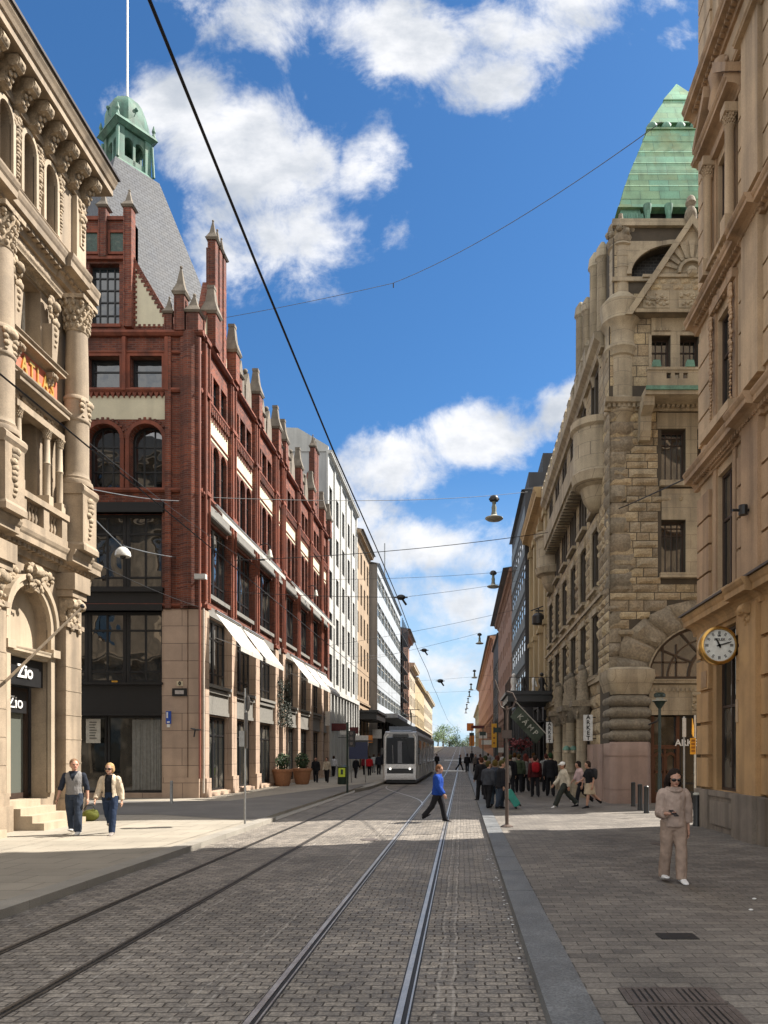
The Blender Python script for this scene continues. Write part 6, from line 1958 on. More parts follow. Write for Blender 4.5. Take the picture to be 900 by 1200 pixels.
    text_mesh('ARKET', .34, .01, WHITE_LETTER, ff.f(8.42, -.07, 2.32), 0, t, bold=.006)
    # copper roof
    cx, cy = 9.05, 30.55
    prof = [(2.98, 22.58), (2.96, 22.62), (2.9, 22.8), (2.62, 23.6), (2.33, 24.45), (1.95, 25.5), (1.75, 25.97), (1.42, 26.8)]
    rg = lambda h, z: [(cx - h, cy - h, z), (cx + h, cy - h, z), (cx + h, cy + h, z), (cx - h, cy + h, z)]
    prof = [(3.15, 22.58), (3.06, 22.75), (2.82, 23.6), (2.53, 24.45), (2.2, 25.3), (1.95, 25.97), (1.62, 26.8)]
    m = MB(); m.loft([rg(h, z) for h, z in prof]); m.loft([rg(1.68, 26.8), rg(1.68, 26.86)]); m.loft([rg(1.38, 26.86), rg(1.34, 27.2)]); m.loft([rg(1.52, 27.2), rg(1.48, 27.28), rg(1.32, 27.6), rg(1.02, 28.2), rg(.72, 28.78), rg(.76, 28.8), rg(.72, 28.88), rg(.36, 29.5), rg(.015, 30.12)])
    for k in range(6):
        z = 23.0 + k * .62
        h = next(a + (b - a) * (z - p_) / (q_ - p_) for (a, p_), (b, q_) in zip(prof, prof[1:]) if p_ <= z <= q_)
        m.loft([rg(h + .012, z), rg(h - .02, z + .06)])
    rf = obj('tower_roof', m, COPPER, t); slope_uv(rf.data)
    m = MB()
    for k in range(6):
        for sx, sy in ((1, 0), (0, 1)):
            for e in (-1, 1):
                d = -1.4 + k * .56
                m.ball((cx + (d if sx else e * 1.44), cy + (d if sy else e * 1.44), 27.03), .21, 10, 8)
    obj('copper_balls', m, COPPER_PLAIN, rf, 60)
    # belfry under the roof: dark openings between copper posts
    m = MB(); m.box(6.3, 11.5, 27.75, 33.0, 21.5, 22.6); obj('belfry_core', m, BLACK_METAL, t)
    for k in range(5):
        x = 7.0 + k * .8
        m = MB(); m.lathe(x, Y + .55, [(.18, 21.6), (.13, 21.7), (.1, 21.8), (.1, 22.25), (.13, 22.3), (.16, 22.6)], 10); m.box(x - .06, x + .06, Y + .38, Y + .45, 21.5, 22.3) ; obj('belfry_post', m, COPPER_PLAIN, t, 40)
    m = MB()
    for (x0, y0) in ((cx - 3.15, cy - 3.15), (cx + 2.15, cy - 3.15), (cx - 3.15, cy + 2.15), (cx + 2.15, cy + 2.15)):
        m.frustum(x0 + .5, y0 + .5, 21.55, 22.6, .55, .55, .36, .36)
        for k in range(5):
            m.tube([(x0 + .05 + k * .24, y0 - .08, 21.6), (x0 + .14 + k * .2, y0 + .08, 22.35)], .05, 6)
    obj('corner_skirts', m, COPPER_PLAIN, t)
    m = MB(); m.box(5.75, 12.1, 27.0, 33.7, 21.6, 21.66); obj('copper_sill', m, COPPER_PLAIN, t)
    m = MB(); m.prism([(6.4, 18.05), (16, 18.05), (15, 19.3), (10.0, 19.3)], 'y', 34.05, YE - .2); obj('main_roof', m, plain('dark_roof', (.07, .075, .07), .6), t)
    return t


stone_building()


# ================================================================== tan plastered building, nearest on the right
def plastered_building():
    t = empty('plastered_building', (10, 12, 0), 'tan plastered building with rusticated piers and a round clock, nearest on the right', 'building')
    X, Y1 = 6.1, 18.5
    fc = Fac('R', X)
    TAN = mat('tan_plaster', (.40, .27, .165), .85, .15, .8, .1, .2, 40, streak=.32, dirt=(.2, .13, .08), dirt_amt=.55)
    OCH = mat('ochre_plaster', (.45, .28, .13), .8, .14, .8, .1, .2, 40, streak=.3, dirt=(.25, .15, .075), dirt_amt=.5)
    PAL = mat('pale_tan_plaster', (.47, .345, .22), .85, .14, .8, .1, .2, 40, streak=.32, dirt=(.25, .18, .115), dirt_amt=.5)
    PLI = mat('grey_plinth', (.22, .185, .15), .8, .16, 1.2, .12, .2, 50, streak=.35, dirt=(.12, .1, .085), dirt_amt=.5)
    bays = [16.75, 12.6]
    up, dn = [], []
    for c in bays:
        dn.append((c - .62, c + .62, 1.05, 4.85))
        up += [(c - .5, c + .5, 5.65, 8.5), (c - .5, c + .5, 9.75, 12.2), (c - .5, c + .5, 13.6, 15.9), (c - .5, c + .5, 18.9, 21.2)]
    m = fc.mb(); wall(m, 5, Y1, 5.3, 24.5, up, .22); m.fn = None
    m.quad((X, Y1, 5.3), (20, Y1, 5.3), (20, Y1, 24.5), (X, Y1, 24.5)); m.quad((X, 5, .1), (20, 5, .1), (20, 5, 24.5), (X, 5, 24.5)); m.quad((X, 5, 24.5), (20, 5, 24.5), (20, Y1, 24.5), (X, Y1, 24.5))
    obj('wall', m, PAL, t)
    m = fc.mb(); wall(m, 5, Y1, .1, 5.3, dn, .25); m.fn = None; m.quad((X, Y1, .1), (20, Y1, .1), (20, Y1, 5.3), (X, Y1, 5.3)); obj('ground_floor', m, OCH, t)
    fb = Fac('B', Y1)
    piers = [(17.62, Y1 + .02, True), (14.15, 15.85, False), (10.0, 11.7, False)]
    for a, b, corner in piers:
        m = fc.mb(); z = 1.1
        w1 = b - .0
        spans = [(a, b)] if corner else [(b - .42, b), (a, a + .42)]
        while z < 4.9:
            for u, v in spans[:1]: m.box(u + .02, v, -.02, .1, z, min(z + .72, 4.95))
            z += .8
        obj('quoin_blocks', m, OCH, t)
        if len(spans) > 1:
            m = fc.mb(); z = 1.1
            while z < 4.9: m.box(spans[1][0] + .02, spans[1][1], -.02, .1, z, min(z + .72, 4.95)); z += .8
            obj('quoin_blocks', m, OCH, t)
        if not corner:
            m = fc.mb(); m.box(a + .42, b - .42, -.02, .2, 1.0, 5.0); obj('pilaster', m, OCH, t)
            m = fc.mb(); console(m, (a + b) / 2, .3, 4.5, 5.0, .36); obj('pilaster_console', m, OCH, t, 40)
        for zz, zt, mt in ((5.7, 8.55, TAN), (9.7, 12.7, PAL), (13.7, 17.0, PAL), (18.7, 24, PAL)):
            for u, v in spans:
                m = fc.mb(); z = zz
                while z < zt - .3:
                    m.box(u + .04, v, -.02, .06 if zz > 9 else .09, z, min(z + .62, zt)); z += .68
                obj('quoin_blocks', m, mt, t)
            if not corner:
                m = fc.mb(); m.box(a + .42, b - .42, -.02, .16, zz - .1, zt + .2); obj('pilaster', m, mt, t)
        m = fc.mb()
        if corner: m.box(a - .04, b + .02, -.02, .16, .09, 1.04)
        else: m.box(a - .02, b + .02, -.02, .2, .09, 1.04); m.box(a + .36, b - .36, -.02, .3, .09, 1.06)
        obj('plinth', m, PLI, t)
    for c in bays:
        m = fc.mb(); m.box(c - .86, c + .86, -.02, .1, .09, .92); m.box(c - .7, c + .7, .1, .14, .25, .8); m.box(c - .8, c + .8, -.02, .14, .92, 1.04); obj('plinth', m, PLI, t)
        window(fc, c, 1.05, t, 1.24, 3.8, BROWN_FRAME, GLASS_SHOP, 2, (.52,), 0, .07, .13, .05, name='display_window')
        for z, h in ((5.65, 2.85), (9.75, 2.45), (13.6, 2.3), (18.9, 2.3)): window(fc, c, z, t, 1.0, h, BROWN_FRAME, GLASS, 2, (.62,), 0, .07, .1, .05)
        for z0, z1, w_ in ((5.55, 8.75, .62), (9.65, 12.45, .64), (13.5, 16.1, .62)):
            m = fc.mb()
            for sg in (-1, 1): m.box(c + sg * w_ - .1, c + sg * w_ + .1, -.02, .05, z0, z1)
            m.box(c - w_ - .1, c + w_ + .1, -.02, .14, z1, z1 + .2); obj('window_surround', m, TAN, t)
        m = fc.mb(); carve(m, c - .6, c + .6, .08, 12.42, 12.75, 26, .09, 3)
        for sg in (-1, 1): garland(m, c + sg * .64, .13, 9.8, 12.3, .07, 5)
        obj('carved_frieze', m, TAN, t, 50)
        # pedimented window with half columns
        for sg in (-1, 1):
            m = fc.mb(); m.box(c + sg * .72 - .15, c + sg * .72 + .15, -.02, .34, 13.35, 13.75); m.lathe(c + sg * .72, .18, [(.13, 13.75), (.11, 13.85), (.105, 15.7), (.13, 15.75)], 12); m.box(c + sg * .72 - .15, c + sg * .72 + .15, -.02, .34, 16.0, 16.2); capital(m, c + sg * .72, .18, 15.72, 16.02, .1)
            obj('half_column', m, PAL, t, 40)
        m = fc.mb(); course(m, c - 1.05, c + 1.05, cyma(16.3, 16.65, .42))
        for sg in (-1, 1): m.prism([(c + sg * 1.1, 16.65), (c + sg * .3, 17.35), (c + sg * .3, 17.6), (c + sg * 1.15, 16.8)], 'y', -.02, .42)
        obj('pediment', m, TAN, t)
        m = fc.mb(); m.lathe(c, .1, [(.2, 16.7), (.3, 16.9), (.24, 17.3), (.3, 17.6), (.18, 17.9), (.05, 18.0)], 10); carve(m, c - .5, c + .5, .16, 16.75, 17.5, 30, .1, 6); obj('cartouche', m, TAN, t, 50)
        for k in range(6):
            m = None
        m = fc.mb()
        for k in range(5): baluster(m, c - .4 + k * .2, .16, 13.1, 13.45, .06)
        m.box(c - .6, c + .6, .04, .28, 13.45, 13.55); obj('balustrade', m, PAL, t); m = fc.mb(); m.box(c - .95, c + .95, -.02, .3, 9.45, 9.65); obj('window_sill', m, PAL, t); m = fc.mb(); m.box(c - .8, c + .8, -.02, .26, 5.5, 5.64)
        obj('window_sill', m, PAL, t)
    for z0, z1, out, mt in ((4.95, 5.45, .38, OCH), (8.7, 9.15, .36, TAN), (12.75, 13.1, .34, TAN), (16.95, 17.1, .2, PAL), (18.2, 18.6, .38, TAN), (23.9, 24.6, .7, TAN)):
        m = fc.mb(); course(m, 5, Y1 + out, cyma(z0, z1, out))
        for a, b, corner in piers:
            if not corner: course(m, a + .3, b - .3, [(o * 1.25 + .06, z + .004) for o, z in cyma(z0, z1, out)])
        y = Y1
        if z0 > 8:
            while y > 9: m.box(y - .04, y + .04, .05, out * .55, z0 + (z1 - z0) * .2, z0 + (z1 - z0) * .42); y -= .14
        obj('string_cornice', m, mt, t)
        m = fc.mb(); m.fn = fb.f; course(m, X + .01, 20, [(o, z - .003) for o, z in cyma(z0, z1, out)]); obj('side_cornice', m, mt, t)
    m = fc.mb(); course(m, 5, Y1 + .44, [(.0, 5.46), (.44, 5.455), (.44, 5.5), (0, 5.56)]); obj('sheet_flashing', m, plain('dark_flashing', (.06, .045, .035), .5), t)
    for y in (16.0,):
        m = fc.mb(); m.box(15.72, 15.84, .1, .12, 2.6, 3.1); obj('wall_plate', m, PAL, t)
    m = fc.mb(); m.box(17.75, 18.15, .1, .112, 3.55, 3.95); p = obj('shop_plate', m, plain('bronze_plate', (.3, .18, .08), .4, .5), t)
    m = fc.mb(); m.lathe(15.0, .28, [(.09, 6.85), (.09, 7.05)], 10); m.tube([(15.0, .15, 6.95), (15.0, .5, 6.95)], .03, 8); obj('wire_anchor', m, BLACK_METAL, t)


plastered_building()


def clock():
    cx, cy, cz = 5.62, 15.9, 4.28
    t = empty('wall_clock', (cx, cy, cz - .42), 'round white clock in a gilt rim bracketed from the tan pier', 'clock')
    fn = lambda x, y, z: (cx + x, cy - z, cz + y)
    GOLD = plain('gilt_metal', (.55, .32, .09), .28, .9)
    m = MB(fn); m.lathe(0, 0, [(.34, -.2), (.4, -.17), (.425, -.08), (.425, .06), (.41, .1), (.385, .125), (.36, .13), (.345, .1), (.345, .07)], 48); obj('rim', m, GOLD, t, 40)
    m = MB(fn); m.lathe(0, 0, [(.346, .06), (.346, .075)], 48); m.lathe(0, 0, [(.346, -.19), (.346, -.205)], 48)
    d = obj('dial', m, plain('dial_white', (.74, .76, .72), .5), t)
    m = MB(fn)
    for k in range(12):
        a = rad(k * 30); u, v = math.sin(a), math.cos(a)
        for off in ((-.012, .012) if k % 3 else (-.02, 0, .02)):
            ox, oy = v * off, -u * off
            m.add([(u * r + ox + v * e, v * r + oy - u * e, z) for z in (.072, .08) for r, e in ((.235, -.006), (.235, .006), (.305, .006), (.305, -.006))], [(0, 1, 2, 3), (7, 6, 5, 4), (0, 4, 5, 1), (1, 5, 6, 2), (2, 6, 7, 3), (3, 7, 4, 0)])
    obj('hour_marks', m, BLACK_LETTER, d)
    for ang, ln, wd, nm in ((336, .17, .02, 'hour_hand'), (74, .28, .014, 'minute_hand')):
        a = rad(ang); u, v = math.sin(a), math.cos(a)
        m = MB(fn); m.add([(u * r + v * e, v * r - u * e, z) for z in (.085, .093) for r, e in ((-.06, -wd), (-.06, wd), (ln * .9, wd * .8), (ln, 0), (ln * .9, -wd * .8))], [(0, 1, 2, 3, 4), (9, 8, 7, 6, 5), (0, 5, 6, 1), (1, 6, 7, 2), (2, 7, 8, 3), (3, 8, 9, 4), (4, 9, 5, 0)])
        m.lathe(0, 0, [(.028, .08), (.028, .1)], 12)
        obj(nm, m, BLACK_LETTER, t)
    text_mesh('ROLEX', .075, .003, BLACK_LETTER, (cx + .01, cy - .079, cz + .125), 0, t, bold=.002)
    m = MB(fn); m.add([(x, y, z) for z in (.075, .082) for x, y in ((-.03, .19), (.03, .19), (.04, .235), (.018, .21), (0, .245), (-.018, .21), (-.04, .235))], [tuple(range(7)), tuple(range(13, 6, -1))] + [(i, (i + 1) % 7, 7 + (i + 1) % 7, 7 + i) for i in range(7)]); obj('crown_mark', m, BLACK_LETTER, d)
    m = MB()
    for z in (cz - .17, cz + .17): m.tube([(cx + .4, cy, z), (6.05, cy - .05, z)], .022, 8)
    m.tube([(5.98, cy - .05, cz - .2), (5.98, cy - .05, cz + .2)], .03, 8); m.tube([(5.98, cy - .05, cz), (6.15, cy - .02, cz)], .05, 8); m.box(6.0, 6.1, cy - .15, cy + .08, cz - .22, cz + .22)
    obj('bracket', m, plain('rusty_bracket', (.08, .045, .03), .5), t)


clock()


# ================================================================== the rest of the right side
def yellow_extra(t, fc, zb, n, cw):
    for k in range(4):
        s = 46.6 + k * 3.4
        m = fc.mb(); m.box(s - .4, s + .4, -.02, .3, 6.0, 18.2); m.box(s - .5, s + .5, -.02, .42, 10.2, 10.5); m.box(s - .5, s + .5, -.02, .42, 17.2, 17.6); obj('pilaster', m, YELLOW_WALL, t)
        m = fc.mb(); m.lathe(s + .9, .5, [(.3, .1), (.24, .3), (.22, 3.8), (.34, 4.1)], 12); obj('dark_column', m, BLACK_METAL, t)
block('hotel_building', 'yellow ochre hotel front with black ground floor next to the granite building', 'R', 5.6, 46.5, 57.0, 19.0, M2('ochre_render', (.42, .29, .145)), BROWN_FRAME, GLASS, 3.9, 3, 6.0, groundm=DARK_WALL, cornice=.9, eave=.7, extra=yellow_extra)
def glass_extra(t, fc, zb, n, cw):
    for r in range(6):
        m = fc.mb(); m.box(57.1, 71.9, .0, .05, 6.2 + r * 2.85, 7.2 + r * 2.85); obj('spandrel_band', m, M2('steel_blue_panel', (.16, .19, .22)) if r == 0 else bpy.data.materials['steel_blue_panel'], t)
    m = MB(); m.box(5.3, 11, 57.3, 71, 22.5, 24.2); m.box(6.5, 11, 58, 62, 24.2, 26.0); obj('roof_plant', m, DARK_WALL, t)
block('glass_building', 'dark glass office building with slanting blue window bands and a black side wall', 'R', 5.0, 57.05, 72.0, 22.7, DARK_WALL, GREY_FRAME, glass('sky_glass', (.02, .03, .04), 2.6, .03, .5), 2.85, 7, 6.3, (.98, .62), sidewall=DARK_WALL, rows_n=5, cornice=0, extra=glass_extra, wcols=1, inset=.0)
block('brown_building', 'plain brown brick building with a dark eave behind the glass one', 'R', 5.3, 72.05, 105.0, 20.4, M2('brown_brickwork', (.27, .155, .11)), BROWN_FRAME, GLASS, 3.3, 9, 6.0, (.4, .5), sidewall=M2('brown_side', (.25, .15, .11)), cornice=.5, eave=1.2)
block('office_building', 'narrow black office front with white panels between two brick buildings', 'R', 5.4, 105.2, 124.0, 19.5, DARK_WALL, WHITE_FRAME, GLASS, 3.2, 5, 6.0, (.7, .5), sidewall=PALE_PANEL, cornice=.2)
block('brick_building', 'orange brick building with sloping eave, farthest tall one on the right', 'R', 5.4, 124.2, 228.0, 22.2, M2('orange_brickwork', (.42, .22, .13)), BROWN_FRAME, GLASS, 3.6, 14, 6.0, (.35, .45), sidewall=M2('orange_side', (.42, .23, .14)), rows_n=4, cornice=.5, eave=1.0)
block('yellow_building', 'low yellow building at the brow of the street on the right', 'R', 5.6, 228.3, 300.0, 17.5, YELLOW_WALL, WHITE_FRAME, GLASS, 3.6, 10, 5.0, rows_n=3, cornice=.7)
# ------------------------------------------------------------------ wires and hanging lamps
WIRE = plain('black_wire', (.012, .012, .014), .6)
WIRE_G = plain('grey_wire', (.11, .12, .13), .6)


def sag(a, b, drop, n=14):
    a, b = Vector(a), Vector(b)
    return [a.lerp(b, i / n) - Vector((0, 0, drop * 4 * (i / n) * (1 - i / n))) for i in range(n + 1)]


def wire(name, pts, r, label, group=None, m_=None):
    m = MB(); m.tube(pts, r, 6)
    return tag(obj(name, m, m_ or WIRE, None, 60), label, 'wire', group)


def lerp_wire(p0, d0, p1, d1, drop):
    return sag(unproject(*p0, d0), unproject(*p1, d1), drop)


# contact wires along both tracks
tw = wire('contact_wire', [(-1.42, y, gz(y) + 5.38 - .12 * math.sin(y * .21) ** 2) for y in [1.0, 3, 5, 8, 12, 16, 20, 25, 30, 36, 42, 50, 60, 70, 80, 100, 120, 150, 180, 220]], .0095, 'thick black overhead wire slanting from the top of the sky down mid-street', 'overhead tram wires')
wire('contact_wire', [(-4.2, y, gz(y) + 5.36) for y in [4, 6, 9, 13, 18, 24, 30, 40, 50, 60, 80, 100, 140, 200]], .009, 'thin overhead wire above the track of the silver tram', 'overhead tram wires')
# span wires from house to house
SPANS = [((102, 572), 20.7, (222, 587), 31.0, .1, .012, 'pale wire from the beige cornice to the red brick corner'),
         ((222, 582), 31.0, (622, 576), 57.2, .4, .016, 'span wire high over the street that carries the nearest hanging lamp'),
         ((268, 657), 33.8, (655, 622), 40.2, .25, .018, 'span wire from the third red bay to the granite building'),
         ((655, 622), 40.2, (822, 552), 18.3, .12, .018, 'dark cable climbing from the granite wall to the tan building'),
         ((383, 679), 58.5, (612, 668), 64.0, .2, .014, 'span wire carrying the second hanging lamp'),
         ((262, 693), 33.0, (470, 700), 33.0, .06, .014, 'span wire ending at the black insulator over the track'),
         ((470, 700), 33.0, (625, 677), 57.3, .1, .010, 'light span wire from the black insulator to the glass building'),
         ((383, 757), 58.5, (610, 713), 66.0, .2, .014, 'span wire crossing in front of the glass building'),
         ((345, 790), 47.0, (561, 742), 60.0, .15, .011, 'span wire held by the third hanging lamp'),
         ((430, 800), 85.0, (585, 790), 104.0, .2, .014, 'span wire crossing far down by the grey office wall'),
         ((103, 518), 20.7, (330, 680), 42.0, .3, .010, 'thin dark wire falling across the red brick windows'),
         ((103, 655), 20.7, (268, 720), 33.8, .2, .010, 'wire across the black shop windows towards the awnings'),
         ((232, 705), 31.5, (383, 700), 58.5, .2, .010, 'wire running along the red building above its awnings'),
         ((103, 600), 20.7, (143, 640), 24.0, .02, .018, 'pale cable from the beige building to the white dome lamp'),
         ((145, 640), 24.0, (206, 653), 30.0, .04, .018, 'pale cable from the white dome lamp to the red brick wall'),
         ((265, 372), 34.0, (460, 332), 30.0, .05, .010, 'faint high wire on the left half of the sky'),
         ((460, 332), 30.0, (775, 143), 18.0, .35, .010, 'faint high wire rising to the right across the sky'),
         ((383, 770), 58.5, (470, 765), 70.0, .1, .012, 'short span wire in front of the white building'),
         ((446, 812), 95.0, (575, 808), 127.0, .2, .016, 'last span wire visible before the brow of the street')]
for a, d0, b, d1, drop, r, lab in SPANS:
    wire('span_wire', lerp_wire(a, d0, b, d1, drop), r, lab, 'span wires over the street', WIRE_G if 'pale' in lab or 'faint' in lab or 'light' in lab else WIRE)
for (x, y, d, s, lab) in ((470, 700, 33.0, 1.0, 'black insulator clamp on the overhead wire above the silver tram'), (516, 798, 75.0, 1.6, 'small wire clamp far down the overhead wire'), (497, 762, 54.0, 1.1, 'middle wire clamp on the overhead wire')):
    p = unproject(x, y, d); t = empty('wire_clamp', p, lab, 'wire clamp', 'clamps on the overhead wire')
    m = MB(); m.ball(tuple(p), .16 * s, 10, 7, 1.3, 1, .8); m.box(p.x - .3 * s, p.x + .3 * s, p.y - .03, p.y + .03, p.z - .03, p.z + .03); obj('clamp_body', m, BLACK_METAL, t)
    m = MB(); m.tube([(p.x, p.y, p.z), (p.x + .22 * s, p.y + .2, p.z - .3 * s)], .05 * s, 6); obj('clamp_arm', m, BLACK_METAL, t)
for x, y, d, lab in ((461, 333, 30, 'tiny clip on the faint high wire'), ):
    p = unproject(x, y, d); m = MB(); m.box(p.x - .02, p.x + .02, p.y - .02, p.y + .02, p.z - .14, p.z + .03); tag(obj('wire_clip', m, BLACK_METAL), lab, 'wire clip')

LAMP_G = plain('lamp_grey_green', (.15, .165, .13), .5)
LAMP_W = plain('lamp_shade_pale', (.42, .42, .36), .5)


def hanging_lamp(x, y, d, hpx, label):
    h = hpx * d / F; p = unproject(x, y, d); k = h / .95
    t = empty('hanging_lamp', (p.x, p.y, p.z - h), label, 'street lamp', 'lamps hung over the street')
    z = p.z
    m = MB(); m.lathe(p.x, p.y, [(r * k, z - zz * k) for r, zz in [(.05, .95), (.28, .93), (.35, .88), (.34, .85), (.16, .78), (.1, .72)]], 20); obj('lamp_shade', m, LAMP_W, t, 40)
    m = MB(); m.lathe(p.x, p.y, [(r * k, z - zz * k) for r, zz in [(.12, .72), (.09, .6), (.1, .45), (.07, .35), (.08, .22), (.1, .2)]], 12); obj('lamp_neck', m, LAMP_G, t, 40)
    m = MB(); m.lathe(p.x, p.y, [(r * k, z - zz * k) for r, zz in [(.1, .22), (.17, .2), (.18, .1), (.14, .02), (.05, -.02)]], 12); m.box(p.x - .2 * k, p.x + .2 * k, p.y - .03, p.y + .03, z - .16 * k, z - .1 * k); obj('lamp_hanger', m, BLACK_METAL, t, 40)


for x, y, d, h, lab in ((579, 581, 40, 29, 'nearest and largest bell lamp hanging over the street'), (578, 669, 61, 20, 'second bell lamp hanging lower against the clouds'), (562, 742, 58, 13, 'third hanging lamp beside the brown building'), (556, 785, 78, 10, 'fourth hanging lamp by the orange brick building'),
                     (552, 801, 95, 8, 'fifth hanging lamp in the receding row'), (550, 810, 112, 7, 'sixth hanging lamp in the receding row'), (548.5, 818, 130, 6, 'seventh hanging lamp in the receding row'), (547, 825, 150, 6, 'eighth hanging lamp in the receding row'), (546, 831, 170, 5, 'ninth and last tiny hanging lamp in the receding row')):
    hanging_lamp(x, y, d, h, lab)
p = unproject(144, 640, 24)
t = empty('dome_lamp', (p.x, p.y, p.z - .35), 'white dome lamp hung on a pale cable before the red building', 'street lamp')
m = MB(); m.lathe(p.x, p.y, [(.24, p.z - .34), (.25, p.z - .28), (.22, p.z - .17), (.14, p.z - .07), (.05, p.z - .03)], 16); obj('dome', m, plain('white_enamel', (.75, .74, .7), .35), t, 40)
m = MB(); m.tube([(p.x, p.y, p.z - .05), (p.x, p.y, p.z + .06)], .035, 8); m.ball((p.x, p.y, p.z - .34), .1, 8, 5); obj('hanger', m, BLACK_METAL, t)


def wall_lamp(p, out, label, sgn=1):
    t = empty('wall_lantern', (p[0], p[1], p[2] - .4), label, 'wall lamp', 'lanterns on the facades')
    x = p[0] + sgn * out
    m = MB(); m.lathe(x, p[1], [(.05, p[2] - .4), (.17, p[2] - .38), (.12, p[2] - .2), (.08, p[2] - .02), (.03, p[2] + .04)], 10); obj('lamp_body', m, LAMP_W, t, 40)
    m = MB(); m.tube([(p[0], p[1], p[2] + .25), (p[0] + sgn * out * .6, p[1], p[2] + .35), (x, p[1], p[2] + .2), (x, p[1], p[2])], .03, 6); m.box(min(p[0], x) , max(p[0], x), p[1] - .02, p[1] + .02, p[2] - .55, p[2] - .5); obj('lamp_bracket', m, BLACK_METAL, t)


wall_lamp((-10.6, 38.0, 12.6), .55, 'iron lantern on the red brick front above the third bay')
wall_lamp((-10.6, 50.0, 13.2), .55, 'iron lantern on the far end of the red brick front')
m = MB(); q = unproject(236, 676, 29.6); m.box(q.x - .25, q.x + .2, q.y - .12, q.y + .1, q.z - .1, q.z + .1); m.tube([(q.x, q.y, q.z), (q.x - .1, q.y + .4, q.z + .15)], .04, 6)
tag(obj('floodlight', m, plain('pale_housing', (.55, .55, .52), .4)), 'pale box floodlight on the red brick corner', 'floodlight')
p = unproject(631, 724, 47)
t = empty('projector_lamp', p, 'big black round projector lamp on the hotel front', 'projector lamp')
m = MB(); m.lathe(p.x, p.y, [(.3, p.z - .45), (.42, p.z - .4), (.42, p.z + .1), (.2, p.z + .3)], 14); obj('housing', m, BLACK_METAL, t, 40)
m = MB(); m.box(p.x - .2, p.x + 1.0, p.y - .05, p.y + .05, p.z + .4, p.z + .5); m.tube([(p.x, p.y, p.z + .3), (p.x, p.y, p.z + .6)], .05, 6); m.tube([(p.x - .5, p.y, p.z + .45), (p.x + .3, p.y, p.z + .75)], .04, 6); obj('arm', m, BLACK_METAL, t)

# ------------------------------------------------------------------ posts and signs
BROWN_POST = plain('brown_post_paint', (.075, .05, .038), .5)
GREEN_POST = plain('dark_green_paint', (.018, .035, .03), .4)
SIGN_BACK = plain('sign_back_grey', (.11, .10, .09), .5, .3)
YELLOW = plain('sign_yellow', (.75, .38, .03), .5)


def gp(x, y, z=.1):
    """ground point seen at photo pixel (x, y) on a level z"""
    d = F * (H - z) / (y - CY)
    return Vector(((x - CX) * d / F, d, z))


b = gp(287, 966)
t = empty('sign_post', b, 'thin grey post with the backs of a round and a tall traffic sign', 'sign post')
m = MB(); m.tube([b, b + Vector((0, 0, 3.5))], .026, 8); obj('post', m, GALV, t)
m = MB(lambda x, y, z: (b.x + .1 + x * .5 - z * .85, b.y - .05 - z * .5 - x * .85, 3.2 + y)); m.lathe(0, 0, [(.2, 0), (.21, .01), (.2, .025)], 24); obj('round_sign', m, SIGN_BACK, t)
m = MB(); m.prism([(b.x, b.y - .04), (b.x + .02, b.y - .06), (b.x + .17, b.y - .3), (b.x + .15, b.y - .31)], 'z', 2.05, 2.97); obj('tall_sign', m, SIGN_BACK, t)
m = MB(); m.box(b.x - .12, b.x + .02, b.y - .1, b.y + .06, 2.1, 2.5); obj('junction_box', m, GALV, t)

b = gp(594, 969)
t = empty('pole', b, 'brown iron pole with a lyre-shaped open top beside the crowd', 'pole')
m = MB(); m.tube([b, b + Vector((0, 0, 1.2)), b + Vector((0, 0, 3.0))], [.045, .04, .03], 10); m.lathe(b.x, b.y, [(.16, b.z), (.16, b.z + .02), (.07, b.z + .06)], 12); obj('post', m, BROWN_POST, t)
m = MB(); m.tube([(b.x - .3, b.y, 3.75), (b.x - .2, b.y, 3.45), (b.x - .22, b.y, 3.25), (b.x - .15, b.y, 3.08), (b.x, b.y, 3.0), (b.x + .15, b.y, 3.08), (b.x + .22, b.y, 3.25), (b.x + .14, b.y, 3.42), (b.x, b.y, 3.46)], .02, 6); obj('lyre_top', m, BROWN_POST, t)
m = MB(); m.box(b.x - .12, b.x + .12, b.y - .05, b.y + .05, 2.3, 2.5); obj('pole_box', m, BROWN_POST, t)

b = gp(773, 944.5)
t = empty('lamp_post', (b.x, b.y, .1), 'dark green lamp post with a flat striped cap in front of the shop door', 'street lamp')
m = MB(); m.lathe(b.x, b.y, [(.12, .1), (.12, .3), (.08, .35), (.07, 1.2), (.055, 1.25), (.05, 3.5)], 12); obj('post', m, GREEN_POST, t, 40)
m = MB(); m.lathe(b.x, b.y, [(.06, 3.5), (.14, 3.62), (.2, 3.72), (.26, 3.75), (.26, 3.79), (.14, 3.8)], 16); m.lathe(b.x, b.y, [(.17, 3.89), (.2, 3.9), (.2, 4.0), (.13, 4.05)], 16); obj('lamp_cap', m, GREEN_POST, t, 40)
m = MB(); m.lathe(b.x, b.y, [(.13, 3.79), (.14, 3.84), (.13, 3.9)], 14); m.lathe(b.x, b.y, [(.265, 3.755), (.275, 3.77), (.265, 3.785)], 18); obj('pale_rings', m, LAMP_W, t, 40)
m = MB(); m.tube([(b.x, b.y, 3.2), (b.x - .1, b.y, 3.05), (b.x - .3, b.y + .3, 2.95)], .03, 6); obj('side_bracket', m, BLACK_METAL, t)

